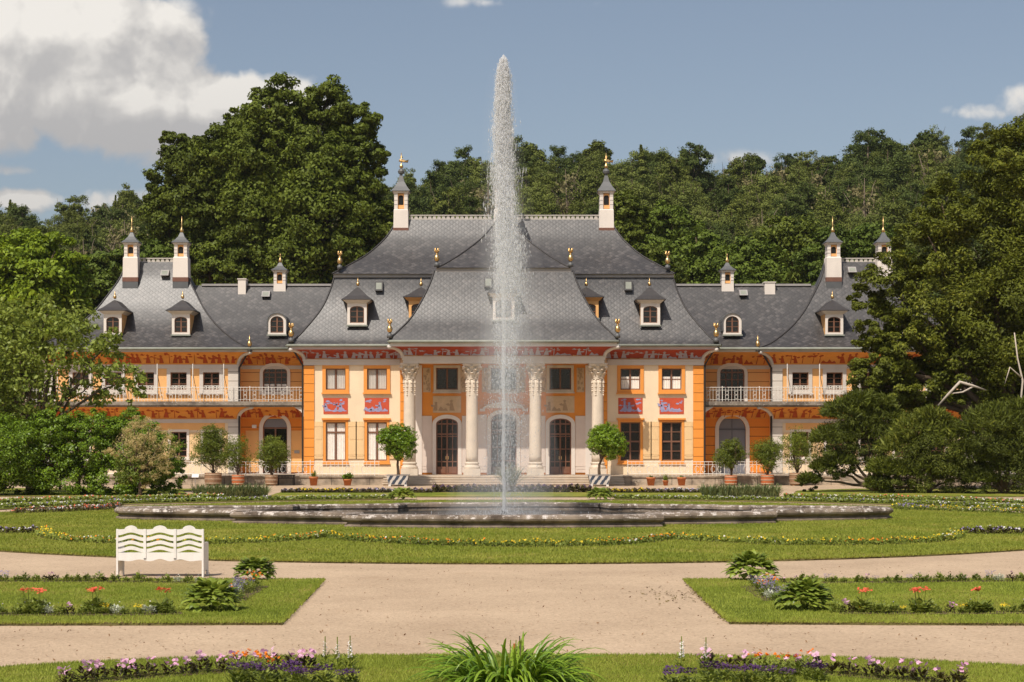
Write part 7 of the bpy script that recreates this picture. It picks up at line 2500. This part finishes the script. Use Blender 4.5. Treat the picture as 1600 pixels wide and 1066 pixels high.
tub_plant("rounded shrub in a wooden tub before the left arched portal", 424, 104.3, 10, 17, [(428, 705, 16), (420, 715, 14), (436, 712, 12), (426, 695, 12), (432, 725, 9)], 4200, BARREL, 3)
tub_plant("olive shrub in a reddish barrel before the blue-grey arched door", 1142, 104.3, 10, 16, [(1142, 705, 14), (1132, 714, 12), (1152, 712, 11), (1144, 695, 9), (1142, 722, 9)], 3600, BARREL_RED, 4)
tub_plant("yellow-green shrub in a reddish barrel between olive shrub and yew", 1199, 104.3, 10.5, 17, [(1199, 702, 15), (1190, 712, 12), (1210, 708, 12), (1200, 722, 10)], 3800, BARREL_RED, 5)
tub_plant("tall thin shrub in a wide brown barrel against the yew", 1246, 104.3, 13, 20, [(1243, 700, 16), (1255, 712, 14), (1235, 690, 13), (1248, 682, 12), (1240, 720, 12), (1258, 695, 12)], 2600, BARREL, 6)
def pot(label, px, py, rpx, hpx, plant, seed, m=CLAY, Y=104.6):
    x = gx(px, Y); k = Y / FPX
    r, h = rpx * k, hpx * k
    t = thing("clay_pot", label, "flower pot", (x, Y, 0.0), 0, "clay pots along the terrace wall")
    b = MB(); b.lathe(0, 0, [(r * 0.72, 0), (r * 0.93, h * 0.78), (r * 1.03, h * 0.78), (r * 1.05, h), (r * 0.92, h), (r * 0.88, h - 0.06)], 18); b.build("pot", m, t, True)
    s = MB(); s.lathe(0, 0, [(r * 0.88, h - 0.08), (r * 0.88, h - 0.06)], 14); s.build("soil", SOIL, t)
    rg2 = random.Random(seed)
    p = MB()
    if plant == "spiky":
        for i in range(36): ribbon_leaf(p, (rg2.uniform(-0.1, 0.1), rg2.uniform(-0.1, 0.1), h - 0.06), rg2.uniform(0, 6.28), rg2.uniform(0.3, 0.6), 0.05, rg2.uniform(0.7, 1.5), R(40), 4, 0, 0.3, 0.05, 0.3)
    elif plant == "leafy":
        for i in range(90): ribbon_leaf(p, (rg2.uniform(-0.25, 0.25), rg2.uniform(-0.2, 0.2), h - 0.06 + rg2.uniform(0, 0.25)), rg2.uniform(0, 6.28), rg2.uniform(0.18, 0.34), 0.11, rg2.uniform(0.4, 1.4), R(50), 4)
    else:
        for i in range(22): ribbon_leaf(p, (rg2.uniform(-0.06, 0.06), rg2.uniform(-0.06, 0.06), h - 0.06), rg2.uniform(0, 6.28), rg2.uniform(0.12, 0.25), 0.06, rg2.uniform(0.6, 1.4), R(50), 3)
    p.build("leaves", TUBL if plant != "leafy" else SHRUB, t)
pot("terracotta pot with a spiky succulent left of the entrance steps", 490, 757, 7, 14, "spiky", 1)
pot("clay pot full of bright green leaves left of the checkered tub", 543, 757, 7, 10, "leafy", 2)
pot("terracotta pot nearest the right end of the steps", 1017, 757, 7, 13, "low", 3)
pot("terracotta pot farther along the wall right of the steps", 1065, 757, 7, 13, "low", 4)
pot("small clay pot with pale green sprout between two terracotta pots", 1040, 757, 4.5, 8, "spiky", 5)

def clipped_tree(label, px, Y, cpx, seed):
    x = gx(px, Y); k = Y / FPX
    t = thing("orange_tree", label, "potted tree", (x, Y, 0.0), 0, "clipped trees flanking the steps")
    b = MB()
    b.taper(0, 0, 0.1, 0.66, 0.53, 0.53, 0.66, 0.66)
    for sx in (-1, 1):
        for sy in (-1, 1):
            b.taper(sx * 0.48, sy * 0.48, 0.0, 0.1, 0.08, 0.08, 0.08, 0.08)
    tb = b.build("planter_box", TUB_WHITE, t)
    # slanting blue lozenges on the front and side boards
    dm = MB()
    for row in range(2):
        for c in range(5):
            u0 = -0.8 + 0.4 * c + 0.2 * row
            z0, z1 = 0.12 + 0.265 * row, 0.12 + 0.265 * (row + 1)
            P = [(u0, z0), (u0 + 0.2, z0), (u0 + 0.36, z1), (u0 + 0.16, z1)]
            def cl(u, z):
                lim = 0.53 + (z - 0.1) / 0.56 * 0.13 - 0.015
                return max(-lim, min(lim, u)), lim
            for axis in (0, 1, 2):
                vs = []
                for (u, z) in P:
                    uc, lim = cl(u, z)
                    d = lim + 0.015 + 0.006
                    vs.append((uc, -d, z) if axis == 0 else ((-d, -uc, z) if axis == 1 else (d, uc, z)))
                if abs(cl(*P[0])[0] - cl(*P[1])[0]) + abs(cl(*P[2])[0] - cl(*P[3])[0]) > 0.05:
                    dm.add(vs, [(0, 1, 2, 3)])
    dm.build("painted_lozenges", BLUE_PAINT, tb)
    rim_ = MB()
    for (a0, a1, b0, b1) in ((-0.68, 0.68, -0.68, -0.6), (-0.68, 0.68, 0.6, 0.68), (-0.68, -0.6, -0.599, 0.599), (0.6, 0.68, -0.599, 0.599)):
        rim_.box(a0, a1, b0, b1, 0.662, 0.7)
    rim_.build("rim", LEAD_LIGHT, tb)
    s = MB(); s.box(-0.6, 0.6, -0.6, 0.6, 0.6, 0.64); s.build("soil", SOIL, t)
    rng = np.random.default_rng(seed)
    cx = (cpx - px) * k
    zc = gz(690, Y)
    mb = MB()
    fork = Vector((cx * 0.25, 0, 1.55))
    mb.tube([(0.02, 0, 0.55), (0.0, 0.02, 1.0), (cx * 0.1 - 0.03, 0, 1.3), fork], [0.1, 0.085, 0.075, 0.07], 8)
    limbs(mb, rng, fork, [(cx + 0.7 * math.cos(a), 0.6 * math.sin(a), zc + 0.1) for a in np.linspace(0, 5.6, 8)], 0.05)
    mb.build("trunk", BARK, t, True)
    lobes = np.array([(cx + 0.5 * math.cos(a) * math.cos(e), 0.5 * math.sin(a) * math.cos(e), zc + 0.5 * math.sin(e) + rng.normal(0, 0.08), 0.76 * rng.uniform(0.82, 1.12), 0.74, 0.66 * rng.uniform(0.85, 1.1)) for a, e in [(0, 0), (1.3, 0.2), (2.6, -0.2), (3.6, 0.3), (4.6, 0), (5.5, -0.3), (0.7, 1.2), (3.4, 1.0), (0, -0.9)]])
    v, f = foliage(rng, lobes, 17000, 0.062, clump=0.26, per=30, spread=0.7, aspect=0.45, up=0.4, shell=0.75)
    np_mesh("crown", v, f, ORNG, t)
clipped_tree("clipped round-headed tree in a checkered tub left of the steps", 622, 103.2, 621, 71)
clipped_tree("clipped round-headed tree in a checkered tub right of the steps", 936, 103.2, 949, 72)

# small things by the terrace wall
t = thing("garden_bench", "dark slatted iron bench against the terrace wall left of the steps", "bench", (gx(447, 104.9), 104.9, 0))
w = 1.05 / 2
m = MB()
for k in range(4): m.box(-w, w, -0.2 + 0.11 * k, -0.2 + 0.11 * k + 0.07, 0.42, 0.45)
m.build("seat", IRON_DARK, t)
m = MB()
for k in range(12): m.box(-w + k * 2 * w / 11.5, -w + k * 2 * w / 11.5 + 0.03, 0.24, 0.27, 0.45, 0.6)
m.box(-w, w, 0.235, 0.275, 0.6, 0.65); m.build("backrest", IRON_DARK, t)
for sx in (-1, 1):
    for yy in (-0.17, 0.22):
        m = MB(); m.box(sx * (w - 0.04) - 0.025, sx * (w - 0.04) + 0.025, yy, yy + 0.05, 0, 0.42); m.build("leg", IRON_DARK, t)
    m = MB(); m.tube([(sx * (w - 0.04), -0.15, 0.42), (sx * (w - 0.04), -0.17, 0.6), (sx * (w - 0.04), 0.0, 0.62), (sx * (w - 0.04), 0.25, 0.58)], 0.022, 6); m.build("armrest", IRON_DARK, t)
t = thing("plant_label", "small white plant label on a thin post beside the dense shrub", "sign", (gx(305, 101.0), 101.0, 0))
m = MB(); m.tube([(0, 0, 0), (0, 0, 0.62)], 0.018, 6); m.build("post", LEAD_LIGHT, t)
m = MB(); m.add([(-0.2, -0.06, 0.58), (0.2, -0.06, 0.58), (0.2, 0.1, 0.76), (-0.2, 0.1, 0.76), (-0.2, -0.04, 0.565), (0.2, -0.04, 0.565), (0.2, 0.12, 0.745), (-0.2, 0.12, 0.745)], [(0, 1, 2, 3), (7, 6, 5, 4), (0, 4, 5, 1), (1, 5, 6, 2), (2, 6, 7, 3), (3, 7, 4, 0)]); m.build("board", WHITE_PAINT, t)

# fallen leaves and tufts of dry grass on the gravel
def litter(label, pts, size, m, seed, name="fallen_leaves"):
    rng = np.random.default_rng(seed)
    c = np.array([(x, y, 0.012 + 0.006 * rng.random()) for x, y in pts])
    v, f = leaf_quads(rng, c, np.tile([0, 0, 1.0], (len(c), 1)), size * rng.uniform(0.5, 1.4, len(c)), 0.5, 0.35)
    tag(np_mesh(name, v, f, m), label, "leaves", kind="stuff")
rl = np.random.default_rng(77)
pts = []
while len(pts) < 900:
    px, py = rl.uniform(-20, 1620), rl.uniform(884, 1040)
    x, y = gp(px, py)
    if not any(inside(P_, x, y) for P_ in (A, B, Cc, D)):
        pts.append((x, y))
litter("scattered fallen leaf scraps on the gravel paths", pts, 0.02, mat("leaf_litter", srgb(128, 98, 66), 0.9, 0.3, 4.0), 78)
c0 = gp(1052, 932)
pts = [(c0[0] + rl.normal(0, 0.3), c0[1] + rl.normal(0, 0.8)) for _ in range(110)] + [gp(rl.normal(1072 + q, 3), 912 + q * 0.95) for q in rl.uniform(0, 66, 200)]
pts = [p for p in pts if not inside(Cc, *p)]
litter("patch of dry grass scraps on the gravel by the right bed's point", pts, 0.03, mat("dry_scraps", srgb(112, 96, 60), 0.95, 0.3, 4.0), 79, "dry_grass")

# ------------------------------------------------------------------ thin summer haze over the garden and hill
HAZE = 0.00006
hz = MB(); hz.box(-440, 440, -80, 600, -1.4, 72)
hm_ = bpy.data.materials.new("summer_haze"); hm_.use_nodes = True
hm_.node_tree.nodes.clear()
ho = hm_.node_tree.nodes.new('ShaderNodeOutputMaterial'); hp = hm_.node_tree.nodes.new('ShaderNodeVolumePrincipled')
hp.inputs['Color'].default_value = (0.86, 0.92, 1.0, 1); hp.inputs['Density'].default_value = HAZE; hp.inputs['Anisotropy'].default_value = 0.2
hm_.node_tree.links.new(hp.outputs[0], ho.inputs['Volume'])
tag(hz.build("haze", hm_), "thin summer haze over the garden and the wooded hill", "haze", kind="stuff")
